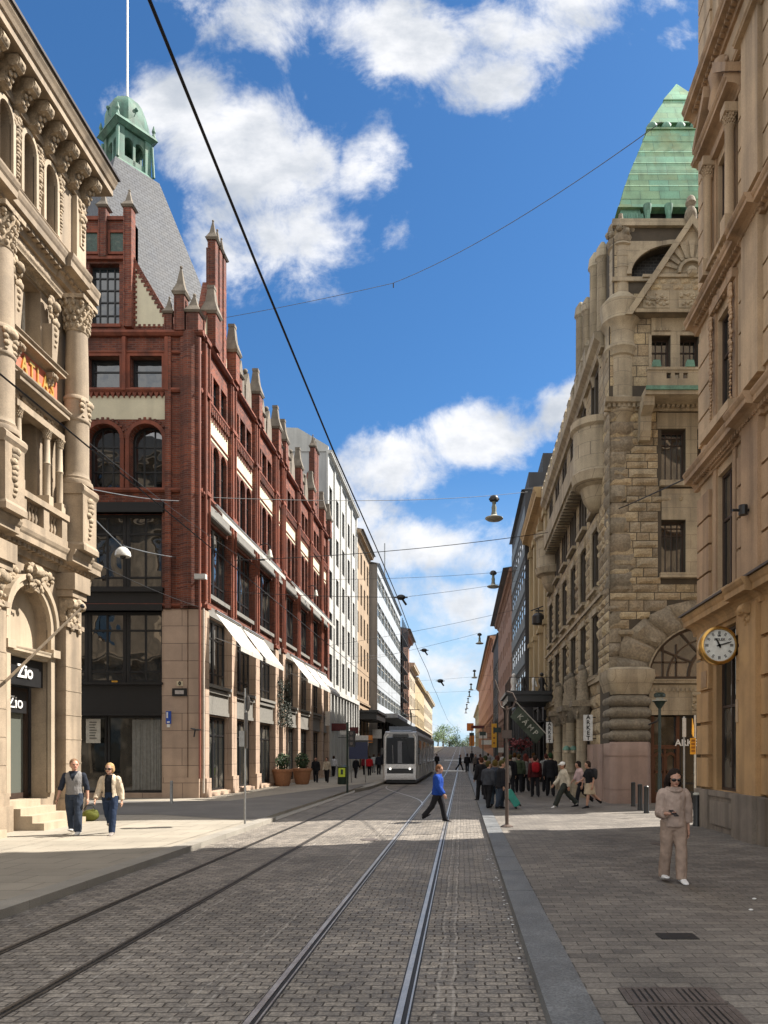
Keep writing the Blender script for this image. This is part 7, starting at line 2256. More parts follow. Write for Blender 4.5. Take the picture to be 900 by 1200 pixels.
b = Vector((7.05, 23.0, .1))
t = empty('sign_post', b, 'white-grey post with a narrow tall sign beside the shop name', 'sign post')
m = MB(); m.tube([b, b + Vector((0, 0, 3.0))], .03, 8); obj('post', m, GALV, t)
m = MB(); m.box(b.x - .06, b.x + .05, b.y - .06, b.y - .03, 2.45, 3.05); obj('narrow_sign', m, plain('sign_pale', (.6, .6, .58), .4), t)
b = Vector((6.82, 21.2, .1))
t = empty('sign_post', b, 'pale post with a yellow angled sign next to the tan building', 'sign post')
m = MB(); m.tube([b, b + Vector((0, 0, 2.95))], .03, 8); obj('post', m, plain('pale_post', (.55, .54, .5), .45), t)
m = MB(); m.add([(b.x - .12, b.y - .1, 2.95), (b.x - .03, b.y + .1, 2.75), (b.x - .03, b.y + .1, 2.4), (b.x - .13, b.y - .1, 2.5), (b.x - .1, b.y - .1, 2.95), (b.x - .01, b.y + .1, 2.75), (b.x - .01, b.y + .1, 2.4), (b.x - .11, b.y - .1, 2.5)], [(0, 1, 2, 3), (7, 6, 5, 4), (0, 4, 5, 1), (1, 5, 6, 2), (2, 6, 7, 3), (3, 7, 4, 0)]); m.box(b.x - .15, b.x + .01, b.y - .04, b.y - .01, 1.9, 2.38); obj('yellow_sign', m, YELLOW, t)
for k in range(4):
    m = MB(); m.box(b.x - .12, b.x - .02, b.y - .052, b.y - .041, 1.97 + k * .1, 2.03 + k * .1); obj('lettering', m, plain('sign_brown', (.3, .12, .02), .5) if k == 0 else bpy.data.materials['sign_brown'], t)


def bollard(b, h, r, label, cap, name='bollard', group='black bollards by the granite corner'):
    t = empty(name, b, label, 'bollard', group)
    m = MB(); m.lathe(b.x, b.y, [(r * 1.15, b.z), (r * 1.15, b.z + .04), (r, b.z + .06), (r, b.z + h)], 14); obj('post', m, cap[0], t, 40)
    m = MB(); m.lathe(b.x, b.y, [(r * 1.02, b.z + h), (r * 1.04, b.z + h + .03), (r * .7, b.z + h + .06)], 14); obj('cap', m, cap[1], t, 40)


BOL = plain('bollard_black', (.012, .014, .014), .4)
for x, y, lab in ((742, 945, 'leftmost of the three black bollards at the pink granite base'), (750, 949, 'middle one of the three black bollards at the pink granite base'), (757.5, 953, 'rightmost of the three black bollards, nearest the walking woman')):
    bollard(gp(x, y), .78, .075, lab, (BOL, BOL))
bollard(gp(816.5, 968), .78, .09, 'pale-capped black bollard beside the tan building plinth', (BOL, LAMP_W))
bollard(gp(201, 942), .78, .05, 'slim steel bollard in front of the red building corner', (GALV, GALV), group='steel bollards')
for k, (x, y) in enumerate(((822, 961), (826, 957))):
    b = gp(x, y); t = empty('barrier_block', b, ('yellow-green' if k == 0 else 'orange-yellow') + ' roadwork block half hidden behind the pale-capped bollard', 'road barrier')
    m = MB(); m.prism([(b.y - .2, b.z), (b.y + .2, b.z), (b.y + .1, b.z + .62), (b.y - .1, b.z + .62)], 'x', b.x - .08, b.x + .14); obj('body', m, plain('barrier_lime', (.55, .6, .04), .5) if k == 0 else YELLOW, t)
    m = MB(); m.box(b.x - .085, b.x + .145, b.y - .16, b.y + .16, b.z + .3, b.z + .38); obj('stripe', m, plain('barrier_red', (.5, .08, .03), .5) if k == 0 else bpy.data.materials['barrier_red'], t)

# vertical grocery signs, flag, plaques
def box_sign(x, yy, z0, z1, label, wx=.36):
    t = empty('projecting_sign', (x, yy, z0), label, 'shop sign', 'vertical shop signs on the granite wall')
    m = MB(); m.box(x - wx / 2, x + wx / 2, yy - .06, yy + .06, z0, z1); bx = obj('box', m, plain('sign_white', (.72, .72, .7), .4), t)
    n = 5; st = (z1 - z0) / n
    for k, ch in enumerate('ARKET'):
        text_mesh(ch, st * 1.1, .004, BLACK_LETTER, (x, yy - .064, z1 - st * (k + .5)), 0, bx, bold=.008)
    m = MB(); m.tube([(x, yy, z1 - .1), (5.5, yy, z1 - .1)], .02, 6); m.tube([(x, yy, z0 + .1), (5.5, yy, z0 + .1)], .02, 6); obj('bracket', m, BLACK_METAL, t)
box_sign(5.12, 29.4, 2.45, 3.5, 'white vertical letter sign on the rough stone nearer the corner')
box_sign(4.62, 38.2, 2.5, 3.6, 'white vertical letter sign farther on beside the dark doorway', .34)

FL = plain('flag_green', (.075, .095, .07), .8, translucent=.2)
t = empty('hotel_flag', (5.0, 40.0, 2.8), 'dark green hotel flag hanging askew from a pale slanting pole', 'flag')
a, bb = unproject(605, 823, 40), unproject(645, 867, 40)
m = MB(); m.tube([bb + Vector((.5, .0, -.45)), a + Vector((-.05, 0, .06))], .03, 8); obj('pole', m, plain('pale_flagpole', (.5, .48, .42), .5), t)
m = MB(); rows = []
c0, c1 = unproject(607.5, 827, 40), unproject(638, 859, 40); dn = unproject(598, 840, 40) - c0
NN = 10; vs_, fs_ = [], []
for j in range(5):
    for i in range(NN + 1):
        p = c0.lerp(c1, i / NN) + dn * (j / 4) + Vector((0, .09 * math.sin(i * 1.1 + j * .7), 0)); vs_.append(p)
for j in range(4):
    for i in range(NN): fs_.append((j * (NN + 1) + i, j * (NN + 1) + i + 1, (j + 1) * (NN + 1) + i + 1, (j + 1) * (NN + 1) + i))
m.add(vs_, fs_); cl = obj('cloth', m, FL, t, 80)
ang = math.atan2((c1 - c0).z, (c1 - c0).x); mid = c0.lerp(c1, .5) + dn * .5
text_mesh('K Ä M P', .42, .004, plain('flag_letters', (.5, .5, .42), .6), (mid.x, mid.y - .13, mid.z), 0, t, rx=(rad(90), -ang, 0), bold=.004)

# black hotel canopy with railing and small statues on top
t = empty('hotel_canopy', (4, 45, 5.2), 'black flat canopy with a railing and pale figures on top over the hotel door', 'canopy')
m = MB(); m.box(2.75, 5.6, 43.2, 48.5, 5.05, 5.45); m.box(2.6, 5.6, 43.05, 48.6, 5.45, 5.62); m.box(2.8, 5.6, 43.25, 48.4, 5.62, 5.7); obj('roof', m, plain('canopy_black', (.02, .02, .021), .35), t)
m = MB()
for k in range(12): m.tube([(2.9 + k * .24, 43.3, 5.7), (2.9 + k * .24, 43.3, 6.5)], .014, 5)
m.tube([(2.85, 43.3, 6.5), (5.6, 43.3, 6.5)], .02, 6); m.tube([(2.9, 43.3, 6.5), (2.9, 48.3, 6.5)], .02, 6)
for k in range(10): m.tube([(2.9, 43.6 + k * .5, 5.7), (2.9, 43.6 + k * .5, 6.5)], .014, 5)
obj('railing', m, BLACK_METAL, t)
for k, (x, s) in enumerate(((3.15, 1.0), (3.75, .7), (4.35, .6), (4.85, 1.05))):
    m = MB(); m.lathe(x, 43.9, [(.16 * s, 5.7), (.2 * s, 5.75), (.12 * s, 6.0), (.2 * s, 6.3), (.16 * s, 6.5), (.06 * s, 6.55)], 10); m.ball((x, 43.9, 5.7 + .98 * s), .12 * s, 8, 6); m.tube([(x + .1, 43.9, 6.35), (x + .32 * s, 43.9, 6.0)], .05, 6)
    obj('statuette', m, [WHITE_LETTER, BLACK_METAL][k % 2], t, 40)
for (x, y) in ((2.9, 43.4), (2.9, 48.2)):
    m = MB(); m.lathe(x, y, [(.16, .1), (.12, .3), (.1, 4.6), (.2, 5.05)], 12); obj('column', m, BLACK_METAL, t, 40)
t = empty('flower_basket', unproject(610, 872, 41), 'hanging basket of dark red flowers under the hotel flag', 'flower basket')
p = unproject(610, 872, 41)
m = MB(); q = random.Random(3)
for k in range(260):
    d = Vector((q.gauss(0, .32), q.gauss(0, .25), q.gauss(0, .17))); c = p + d; u = Vector((q.uniform(-1, 1), q.uniform(-1, 1), q.uniform(-1, 1))).normalized() * .07; v = u.orthogonal().normalized() * .06
    m.quad(c - u, c + v, c + u, c - v)
obj('flowers', m, plain('dark_red_petals', (.16, .025, .03), .7), t)
m = MB(); m.lathe(p.x, p.y, [(.12, p.z - .4), (.26, p.z - .2), (.28, p.z - .05)], 10); m.tube([p, p + Vector((0, 0, 1.2))], .012, 5); m.tube([p + Vector((0, 0, 1.2)), (5.3, p.y, p.z + 1.3)], .03, 6); obj('basket', m, BLACK_METAL, t)
t = empty('green_lamp', unproject(668, 879, 33), 'pair of pale lamps with green copper hoods beside the stone columns', 'wall lamp')
p = unproject(668, 879, 33)
for dx in (-.16, .16):
    m = MB(); m.lathe(p.x + dx, p.y, [(.19, p.z), (.15, p.z + .12), (.05, p.z + .2)], 10); obj('lamp_hood', m, COPPER_PLAIN, t, 40)
    m = MB(); m.lathe(p.x + dx, p.y, [(.1, p.z - .16), (.15, p.z - .1), (.14, p.z)], 10); obj('lamp_glass', m, plain('lamp_glass_cream', (.6, .5, .36), .4) if dx < 0 else bpy.data.materials['lamp_glass_cream'], t, 40)
m = MB(); m.tube([p + Vector((-.3, 0, .05)), p + Vector((.9, .1, .05))], .03, 6); obj('lamp_arm', m, BLACK_METAL, t)
# black signboard cabinet at the stone columns
b = gp(656, 922); t = empty('menu_cabinet', b, 'tall black cabinet standing by the stone columns', 'cabinet')
m = MB(); m.box(b.x - .3, b.x + .3, b.y - .2, b.y + .2, b.z, b.z + 1.95); m.box(b.x - .36, b.x + .36, b.y - .25, b.y + .25, b.z + 1.95, b.z + 2.05); m.box(b.x - .02, b.x + .02, b.y - .22, b.y - .2, b.z + .1, b.z + 1.9); obj('cabinet_body', m, BLACK_METAL, t)
m = MB(); m.box(b.x + .06, b.x + .1, b.y - .24, b.y - .2, b.z + .8, b.z + 1.1); obj('handle', m, GALV, t)

# yellow hanging sign down the right side, with its poles
b = gp(579, 905, .1); p = unproject(579, 852, b.y)
t = empty('sign_post', b, 'tall yellow banner sign on a thin pole by the crowd', 'sign post')
m = MB(); m.tube([b, (b.x, b.y, p.z + 1.4)], .04, 8); obj('post', m, GALV, t)
w_ = 3.0 * b.y / F; m = MB(); m.box(p.x - w_, p.x + w_, b.y - .1, b.y - .04, unproject(0, 876, b.y).z, unproject(0, 848, b.y).z); pl = obj('yellow_board', m, YELLOW, t)
m = MB()
for k in range(4): z = unproject(0, 872 - k * 6, b.y).z; m.box(p.x - w_ * .4, p.x + w_ * .4, b.y - .112, b.y - .101, z, z + .2)
obj('lettering', m, bpy.data.materials['sign_brown'], pl)

# blue plate and clutter at the left
p = unproject(198, 842, 29.85)
t = empty('blue_sign', (p.x, p.y, p.z - .35), 'small blue and white hanging sign on the pink stone pier', 'shop sign')
m = MB(); m.box(p.x - .1, p.x + .1, 29.78, 29.84, p.z - .22, p.z + .3); f = obj('plate', m, plain('sign_blue', (.02, .08, .42), .4), t)
m = MB(); m.box(p.x - .07, p.x - .01, 29.765, 29.78, p.z + .02, p.z + .26); m.box(p.x - .05, p.x + .06, 29.765, 29.78, p.z - .18, p.z - .12); obj('white_marks', m, WHITE_LETTER, f)
m = MB(); m.box(p.x - .06, p.x + .06, 29.78, 29.83, p.z - .36, p.z - .24); m.box(p.x - .02, p.x + .02, 29.84, 29.96, p.z + .2, p.z + .24); obj('white_tag', m, WHITE_LETTER, t)
p = unproject(127, 799, 29.7); m = MB(); m.box(p.x - .12, p.x + .12, 30.22, 30.25, p.z - .1, p.z + .1); tag(obj('window_sticker', m, YELLOW), 'small yellow sticker inside the black first floor window', 'sticker')
p = unproject(107, 855, 29.9); m = MB(); m.box(p.x - .35, p.x + .25, 30.15, 30.17, p.z - .55, p.z + .45)
po = tag(obj('window_poster', m, plain('poster_pale', (.5, .48, .42), .6)), 'pale poster in the ground floor shop window of the red building', 'poster')
m = MB()
for k in range(7): m.box(p.x - .2, p.x + .1 - .04 * (k % 3), 30.13, 30.148, p.z + .3 - k * .11, p.z + .33 - k * .11)
obj('lettering', m, BLACK_LETTER, po)
m = MB(); cols = 44
vs_ = []
for k in range(cols + 1):
    x = -13.75 + 1.3 * k / cols; o_ = .022 * math.sin(k * 1.25) + .012 * math.sin(k * 2.9 + 1)
    vs_ += [(x, 30.27 + o_, .42), (x + .03 * math.sin(k * .7), 30.27 + o_ * .5, 3.35)]
m.add(vs_, [(2 * k, 2 * k + 2, 2 * k + 3, 2 * k + 1) for k in range(cols)])
tag(obj('shop_curtain', m, plain('pale_curtain', (.2, .2, .185), .8)), 'pale curtain folds in the right half of the corner shop window', 'curtain')

# bin, traffic light, tram stop board on the left pavement
b = gp(402, 919); t = empty('litter_bin', b, 'dark litter bin with a lime yellow label on the left pavement', 'litter bin')
m = MB(); m.lathe(b.x, b.y, [(.3, b.z), (.33, b.z + .05), (.33, b.z + 1.0), (.36, b.z + 1.05), (.2, b.z + 1.15)], 12); obj('bin_body', m, GREEN_POST, t, 40)
m = MB(); m.box(b.x - .22, b.x + .18, b.y - .36, b.y - .3, b.z + .45, b.z + .98); pl = obj('label_panel', m, plain('lime_label', (.55, .68, .05), .5), t)
m = MB(); m.box(b.x - .08, b.x + .06, b.y - .372, b.y - .36, b.z + .6, b.z + .9); obj('pictogram', m, GREEN_POST, pl)
b = gp(407, 929); t = empty('traffic_light', b, 'thin green pole with a small signal box near the lime-labelled bin', 'traffic light')
m = MB(); m.tube([b, b + Vector((0, 0, 3.3))], .05, 8); obj('pole', m, GREEN_POST, t)
for z in (2.55,): m = MB(); m.box(b.x + .08, b.x + .36, b.y - .15, b.y + .1, z - .3, z + .45); h = obj('signal_head', m, BLACK_METAL, t)
for k in range(3): m = MB(lambda x, y, z: (b.x + .22 + x, b.y - .15 - z, 2.4 + .24 * k + y)); m.lathe(0, 0, [(.085, 0), (.085, .03)], 10); obj('signal_lens', m, plain('dark_lens', (.05, .03, .02), .2) if k == 0 else bpy.data.materials['dark_lens'], h)
b = gp(420, 917); t = empty('tram_stop', b, 'tram stop shelter board with a dark blue panel behind the signal pole', 'tram stop')
for dx in (-.45, .45): m = MB(); m.tube([(b.x + dx, b.y, b.z), (b.x + dx, b.y, b.z + 2.5)], .035, 6); obj('post', m, GALV, t)
m = MB(); m.box(b.x - .6, b.x + .6, b.y - .04, b.y + .02, b.z + 1.5, b.z + 2.6); obj('blue_panel', m, plain('navy_panel', (.012, .022, .075), .4), t)
m = MB(); m.box(b.x - .7, b.x + .8, b.y - .1, b.y + .9, b.z + 2.62, b.z + 2.7); obj('shelter_roof', m, BLACK_METAL, t)
SG = [(424, 868, 62, 1.1, .9, 'white', 'white lit-box shop sign above the tram stop'), (431, 866, 68, .9, .7, 'orange', 'orange and white shop sign left of the tram'), (397, 852, 60, 1.2, .6, 'red', 'dark red awning sign on the white building'), (415, 856, 66, .8, .6, 'red', 'second dark red sign further along the white building'), (442, 860, 80, 1.0, 1.0, 'white', 'square white sign beside the roof of the tram'), (402, 858, 60, .5, .4, 'white', 'small white sign hanging under the dark red awning sign'), (384, 842, 56, .35, 1.1, 'white', 'narrow pale pink banner at the end of the red building')]
SGM = {'white': plain('signbox_white', (.62, .6, .56), .5), 'orange': plain('signbox_orange', (.6, .2, .03), .5), 'red': plain('signbox_red', (.1, .015, .015), .6)}
for x, y, d, w_, h, c, lab in SG:
    p = unproject(x, y, d); t = empty('shop_sign', p, lab, 'shop sign', 'shop signs on the far left fronts')
    m = MB(); m.box(p.x - w_ / 2, p.x + w_ / 2, d - .08, d + .08, p.z - h / 2, p.z + h / 2); obj('sign_box', m, SGM[c], t)
    m = MB(); m.tube([(p.x, d, p.z + h * .3), (-10.8, d, p.z + h * .3)], .025, 6); obj('bracket', m, BLACK_METAL, t)
# signs down the right side
SR = [(566, 862, 90, 1.0, .7, 'white', 'white awning sign far down the right side'), (553, 868, 110, .8, 1.6, 'orange', 'orange sign far down the right side'), (560, 852, 120, 2.2, .5, 'red', 'dark canopy on the orange brick building'), (571, 870, 80, 1.3, .5, 'white', 'white canopy edge near the yellow banner'), (551, 852, 150, 1.4, 1.6, 'orange', 'yellow-orange sign at the far end of the right side'), (588, 879, 62, .7, .4, 'white', 'small pale sign behind the crowd'), (596, 884, 55, .5, .35, 'white', 'tiny pale plate on the wall behind the crowd')]
for x, y, d, w_, h, c, lab in SR:
    p = unproject(x, y, d); t = empty('shop_sign', p, lab, 'shop sign', 'shop signs on the far right fronts')
    m = MB(); m.box(p.x - w_ / 2, p.x + w_ / 2, d - .08, d + .08, p.z - h / 2, p.z + h / 2); obj('sign_box', m, SGM[c], t)
    m = MB(); m.tube([(p.x, d, p.z + h * .3), (5.5, d, p.z + h * .3)], .025, 6); obj('bracket', m, BLACK_METAL, t)
for x, d, lab in ((583, 60, 'slender dark lamp pole among the crowd'), (566, 75, 'dark signal pole at the far kerb on the right'), (553, 100, 'thin pole with a cross arm far down the right kerb')):
    X_ = (x - CX) * d / F; t = empty('street_pole', (X_, d, gz(d) + .1), lab, 'pole', 'far poles along the right kerb')
    m = MB(); m.tube([(X_, d, gz(d) + .1), (X_, d, gz(d) + 4.6)], .05, 6); obj('post', m, GREEN_POST, t)
    m = MB(); m.box(X_ - .35, X_ + .3, d - .05, d + .05, gz(d) + 3.7, gz(d) + 4.1); obj('cross_arm', m, GREEN_POST, t)
# wall poles on the left that reach the wires
for x, d, lab in ((463, 112, 'tall dark mast in front of the scaffolding'), (452, 100, 'dark wire mast beside the grey office block')):
    X_ = (x - CX) * d / F; t = empty('wire_mast', (X_, d, gz(d)), lab, 'mast')
    m = MB(); m.tube([(X_, d, gz(d)), (X_, d, gz(d) + 9)], [.12, .07], 8); obj('post', m, GREEN_POST, t)
    m = MB(); m.tube([(X_, d, gz(d) + 6.4), (X_ + 3.5, d, gz(d) + 6.7)], .04, 6); m.tube([(X_, d, gz(d) + 8), (X_ + 2.4, d, gz(d) + 6.6)], .02, 6); obj('bracket_arm', m, GREEN_POST, t)

# planters with clipped shrubs, ivy in the doorway
LEAF_DARK = plain('leaf_blackish', (.012, .02, .01), .7)
LEAF = [plain('leaf_dark', (.025, .05, .018), .6), plain('leaf_mid', (.05, .095, .03), .6), plain('leaf_light', (.10, .17, .04), .6)]
def leaves(m, c, rx, ry, rz, n, size, q, hollow=.35):
    for _ in range(n):
        while True:
            d = Vector((q.uniform(-1, 1), q.uniform(-1, 1), q.uniform(-1, 1)))
            if hollow < d.length < 1: break
        d *= 1 + .25 * mnoise.noise(d * 2.3 + Vector(c))
        p = Vector((c[0] + d.x * rx, c[1] + d.y * ry, c[2] + d.z * rz))
        u = Vector((q.uniform(-1, 1), q.uniform(-1, 1), q.uniform(-1, 1))).normalized() * size * q.uniform(.6, 1.3); v = u.orthogonal().normalized() * size * .55
        m.quad(p - u, p + v, p + u, p - v)
TERR = plain('terracotta', (.34, .16, .08), .75)
for k, (x, y) in enumerate(((331, 921), (354, 919))):
    b = gp(x, y); q = random.Random(k)
    t = empty('planter', b, 'terracotta planter with a clipped shrub, ' + ('nearer' if k == 0 else 'farther') + ' of the pair at the red building door', 'planter', 'planters at the doorway')
    m = MB(); m.lathe(b.x, b.y, [(.36, b.z), (.42, b.z + .1), (.55, b.z + .8), (.6, b.z + .82), (.6, b.z + .95), (.5, b.z + .96)], 18); obj('pot', m, TERR, t, 40)
    m = MB(); m.tube([(b.x, b.y, b.z + .9), (b.x, b.y, b.z + 1.4)], .04, 6); obj('stem', m, BROWN_POST, t)
    for c, nn in ((LEAF[0], 420), (LEAF[1], 200)):
        m = MB(); leaves(m, (b.x, b.y, b.z + 1.4), .42, .42, .5, nn, .07, q, .3); obj('foliage', m, c, t)
for k, (yy, lab) in enumerate(((42.0, 'climbing plant on the left side of the narrow doorway bay'), (43.7, 'climbing plant on the right side of the narrow doorway bay'))):
    q = random.Random(k + 5); t = empty('climbing_plant', (-10.4, yy, .1), lab + ', dark against the pink stone', 'climbing plant', 'climbers on the red building')
    m = MB(); m.tube([(-10.55, yy, .1), (-10.5, yy + .1, 3), (-10.55, yy, 6.5)], .04, 6); obj('stem', m, BROWN_POST, t)
    m = MB()
    for z in range(6): leaves(m, (-10.45 + q.uniform(-.08, .08), yy + q.uniform(-.15, .15), 3.8 + z * .45), q.uniform(.18, .32), q.uniform(.22, .4), .36, 130, .06, q, .1)
    obj('foliage', m, LEAF_DARK, t)

# lime bag on the pavement by the beige corner
b = gp(106, 962); t = empty('carrier_bag', b, 'yellow-green soft bag lying on the pavement by the beige corner', 'bag')
m = MB(); m.ball((b.x, b.y, b.z + .15), .2, 14, 10, 1.15, .8, .8); m.ball((b.x + .08, b.y, b.z + .2), .14, 10, 8, 1, .8, .9); m.v = [(x, y, max(z, b.z)) for x, y, z in m.v]; obj('bag_body', m, plain('bag_green', (.12, .13, .015), .8), t, 80)
m = MB(); m.tube([(b.x - .16, b.y - .05, b.z + .3), (b.x - .08, b.y - .05, b.z + .42), (b.x + .08, b.y - .05, b.z + .42), (b.x + .16, b.y - .05, b.z + .3)], .012, 6); obj('strap', m, BLACK_METAL, t)

# covers and gullies
IRON = mat('cast_iron', (.115, .095, .085), .5, .2, 4, .2, .3, 50, metal=.3, ground=True)
def cover(x0, x1, y0, y1, label):
    t = empty('drain_cover', ((x0 + x1) / 2, (y0 + y1) / 2, .1), label, 'drain cover', 'iron covers in the right pavement')
    m = MB(); m.box(x0, x1, y0, y1, .096, .106); obj('plate', m, GROOVE, t)
    m = MB(); n = 15; w_ = (x1 - x0) / n
    for k in range(n):
        if k in (0, 1, 6, 7, 8, 13, 14): m.box(x0 + k * w_ + .002, x0 + (k + 1) * w_ - .002, y0 + .01, y1 - .01, .106, .112)
        else: m.box(x0 + k * w_ + w_ * .3, x0 + (k + 1) * w_ - w_ * .1, y0 + .03, y1 - .03, .106, .114)
    m.box(x0, x1, y0, y0 + .03, .106, .115); m.box(x0, x1, y1 - .03, y1, .106, .115); obj('ribs', m, IRON, t)
    return t
g0, g1, g2 = gp(724, 1159), gp(833, 1159), gp(735, 1178)
cover(g0.x, g1.x, g2.y, g0.y, 'ribbed iron cover, the farther of two side by side in the right pavement')
cover(g0.x + .02, g1.x + .02, g2.y - .52, g2.y - .03, 'ribbed iron cover nearest the camera, cut by the photo edge')
g0, g1 = gp(768, 1094), gp(820, 1101)
m = MB(); m.box(g0.x, g1.x, g1.y, g0.y, .097, .107); tag(obj('gully_slot', m, GROOVE), 'dark narrow drain slot in the brick pavement', 'drain slot')
g0 = gp(780, 989); m = MB(); m.lathe(g0.x, g0.y, [(.3, .1), (.3, .108), (.26, .112)], 24); tag(obj('manhole_cover', m, IRON), 'round dark manhole cover beyond the walking woman', 'manhole cover')
for x, y, lab in ((433, 984, 'small round iron lid in the sunlit setts'), ):
    g0 = gp(x, y, 0); m = MB(); m.lathe(g0.x, g0.y, [(.2, .0), (.2, .008), (.17, .01)], 20); tag(obj('manhole_cover', m, IRON), lab, 'manhole cover')
q = random.Random(8)
m = MB()
for k in range(30):      # litter and damp bits along the dark kerb
    yy = q.uniform(6.6, 14.0); xx = .56 + q.uniform(-.12, .02) * q.random(); m.box(xx, xx + q.uniform(.01, .035), yy, yy + q.uniform(.01, .03), .004, .009)
tag(obj('gutter_litter', m, WHITE_LETTER), 'white scraps scattered along the dark kerb', 'litter', kind='stuff')
for x, y, lab in ((884, 1054, 'crumpled white scrap on the pavement by the tan plinth'), (897, 1067, 'second white scrap further along the tan plinth')):
    g0 = gp(x if x < 890 else 880, y); m = MB(); m.ball((g0.x, g0.y, .11), .02, 8, 5, 1.4, 1, .5); tag(obj('paper_scrap', m, WHITE_LETTER), lab, 'litter')

# ------------------------------------------------------------------ the tram
def tram():
    X0, Y0, L_ = -3.9, 46.0, 27.0
    t = empty('tram', (X0, Y0, 0), 'silver low-floor tram with a big black windscreen coming up the left track', 'tram')
    SIL = plain('tram_silver', (.7, .7, .69), .35, .1); DRK = plain('tram_black', (.012, .012, .013), .25); GRY = plain('tram_grey', (.38, .385, .39), .4, .1); BLU = plain('tram_roof_blue', (.13, .15, .18), .4, .3)
    w = 1.12
    body = MB(); sec = lambda y, k, z0, z1: [(X0 - w * k, y, z0), (X0 + w * k, y, z0), (X0 + w * k, y, z1 - .25), (X0 + w * .9 * k, y, z1), (X0 - w * .9 * k, y, z1), (X0 - w * k, y, z1 - .25)]
    body.loft([sec(Y0 + .35, .97, .32, 3.3), sec(Y0 + .9, 1, .3, 3.4)] + [sec(Y0 + L_, 1, .3, 3.4)])
    obj('body', body, GRY, t)
    m = MB()
    m.loft([[(X0 - w * .86, Y0 - .05, .36), (X0 + w * .86, Y0 - .05, .36), (X0 + w * .9, Y0, .95), (X0 + w * .9, Y0 + .02, 1.28), (X0 - w * .9, Y0 + .02, 1.28), (X0 - w * .9, Y0, .95)], [(X0 - w, Y0 + .5, .3), (X0 + w, Y0 + .5, .3), (X0 + w, Y0 + .5, .95), (X0 + w, Y0 + .5, 1.28), (X0 - w, Y0 + .5, 1.28), (X0 - w, Y0 + .5, .95)]])
    fr = obj('front_apron', m, SIL, t)
    m = MB(); m.box(X0 - w * .78, X0 + w * .78, Y0 - .1, Y0 - .02, .38, .58); m.box(X0 - w * .9, X0 + w * .9, Y0 - .06, Y0, .3, .38); obj('bumper', m, SIL, fr)
    m = MB(); m.box(X0 - w * .74, X0 + w * .74, Y0 - .055, Y0 - .03, .7, 1.0); ba = obj('lamp_band', m, DRK, fr)
    for sx in (-.62, .62):
        m = MB(lambda x, y, z: (X0 + sx + x, Y0 - .055 - z, .98 + y)); m.lathe(0, 0, [(.06, 0), (.06, .03), (.04, .04)], 12)
        obj('headlight', m, plain('headlight_glow', (.9, .9, .85), .2, emit=((1, .96, .85), 1.3)) if sx < 0 else bpy.data.materials['headlight_glow'], t)
    m = MB()
    m.loft([[(X0 - w * .78, Y0 + .06, 1.29), (X0 + w * .78, Y0 + .06, 1.29), (X0 + w * .78, Y0 + .3, 2.95), (X0 - w * .78, Y0 + .3, 2.95)], [(X0 - w * .8, Y0 + .5, 1.29), (X0 + w * .8, Y0 + .5, 1.29), (X0 + w * .8, Y0 + .5, 2.95), (X0 - w * .8, Y0 + .5, 2.95)]])
    ws = obj('windscreen', m, glass('tram_glass', (.003, .003, .004), 1.3, .02, 1.0, room=.1), t)
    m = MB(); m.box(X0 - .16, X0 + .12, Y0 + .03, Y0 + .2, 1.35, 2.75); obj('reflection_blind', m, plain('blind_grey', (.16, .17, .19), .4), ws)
    m = MB(); m.tube([(X0 - .45, Y0 + .05, 1.35), (X0 - .5, Y0 + .2, 2.5)], .015, 5); obj('wiper', m, GRY, ws)
    for sx in (-1, 1):
        m = MB(); m.tube([(X0 + sx * w * .86, Y0 + .03, 1.2), (X0 + sx * w * .86, Y0 + .2, 2.6), (X0 + sx * w * .84, Y0 + .32, 3.0), (X0 + sx * w * .62, Y0 + .45, 3.3)], .055, 8); obj('front_pillar', m, plain('tram_pillar', (.68, .67, .64), .35) if sx < 0 else bpy.data.materials['tram_pillar'], t, 60)
        m = MB(); m.box(X0 + sx * (w + .06) - .08, X0 + sx * (w + .06) + .08, Y0 + .35, Y0 + .45, 1.9, 2.3); m.tube([(X0 + sx * w, Y0 + .45, 2.35), (X0 + sx * (w + .06), Y0 + .4, 2.25)], .02, 5); obj('mirror', m, DRK, t)
    m = MB(); m.loft([[(X0 - w * .7, Y0 + .32, 2.96), (X0 + w * .7, Y0 + .32, 2.96), (X0 + w * .6, Y0 + .6, 3.42), (X0 - w * .6, Y0 + .6, 3.42)], [(X0 - w * .8, Y0 + 1.2, 2.96), (X0 + w * .8, Y0 + 1.2, 2.96), (X0 + w * .75, Y0 + 1.6, 3.5), (X0 - w * .75, Y0 + 1.6, 3.5)]]); obj('roof_fairing', m, BLU, t)
    m = MB(); m.box(X0 - .5, X0 + .5, Y0 + .25, Y0 + .34, 2.98, 3.18); obj('destination_display', m, DRK, t)
    m = MB(); m.box(X0 - w * .8, X0 + w * .8, Y0 + 2, Y0 + L_ - 1, 3.4, 3.75); obj('roof_boxes', m, BLU, t)
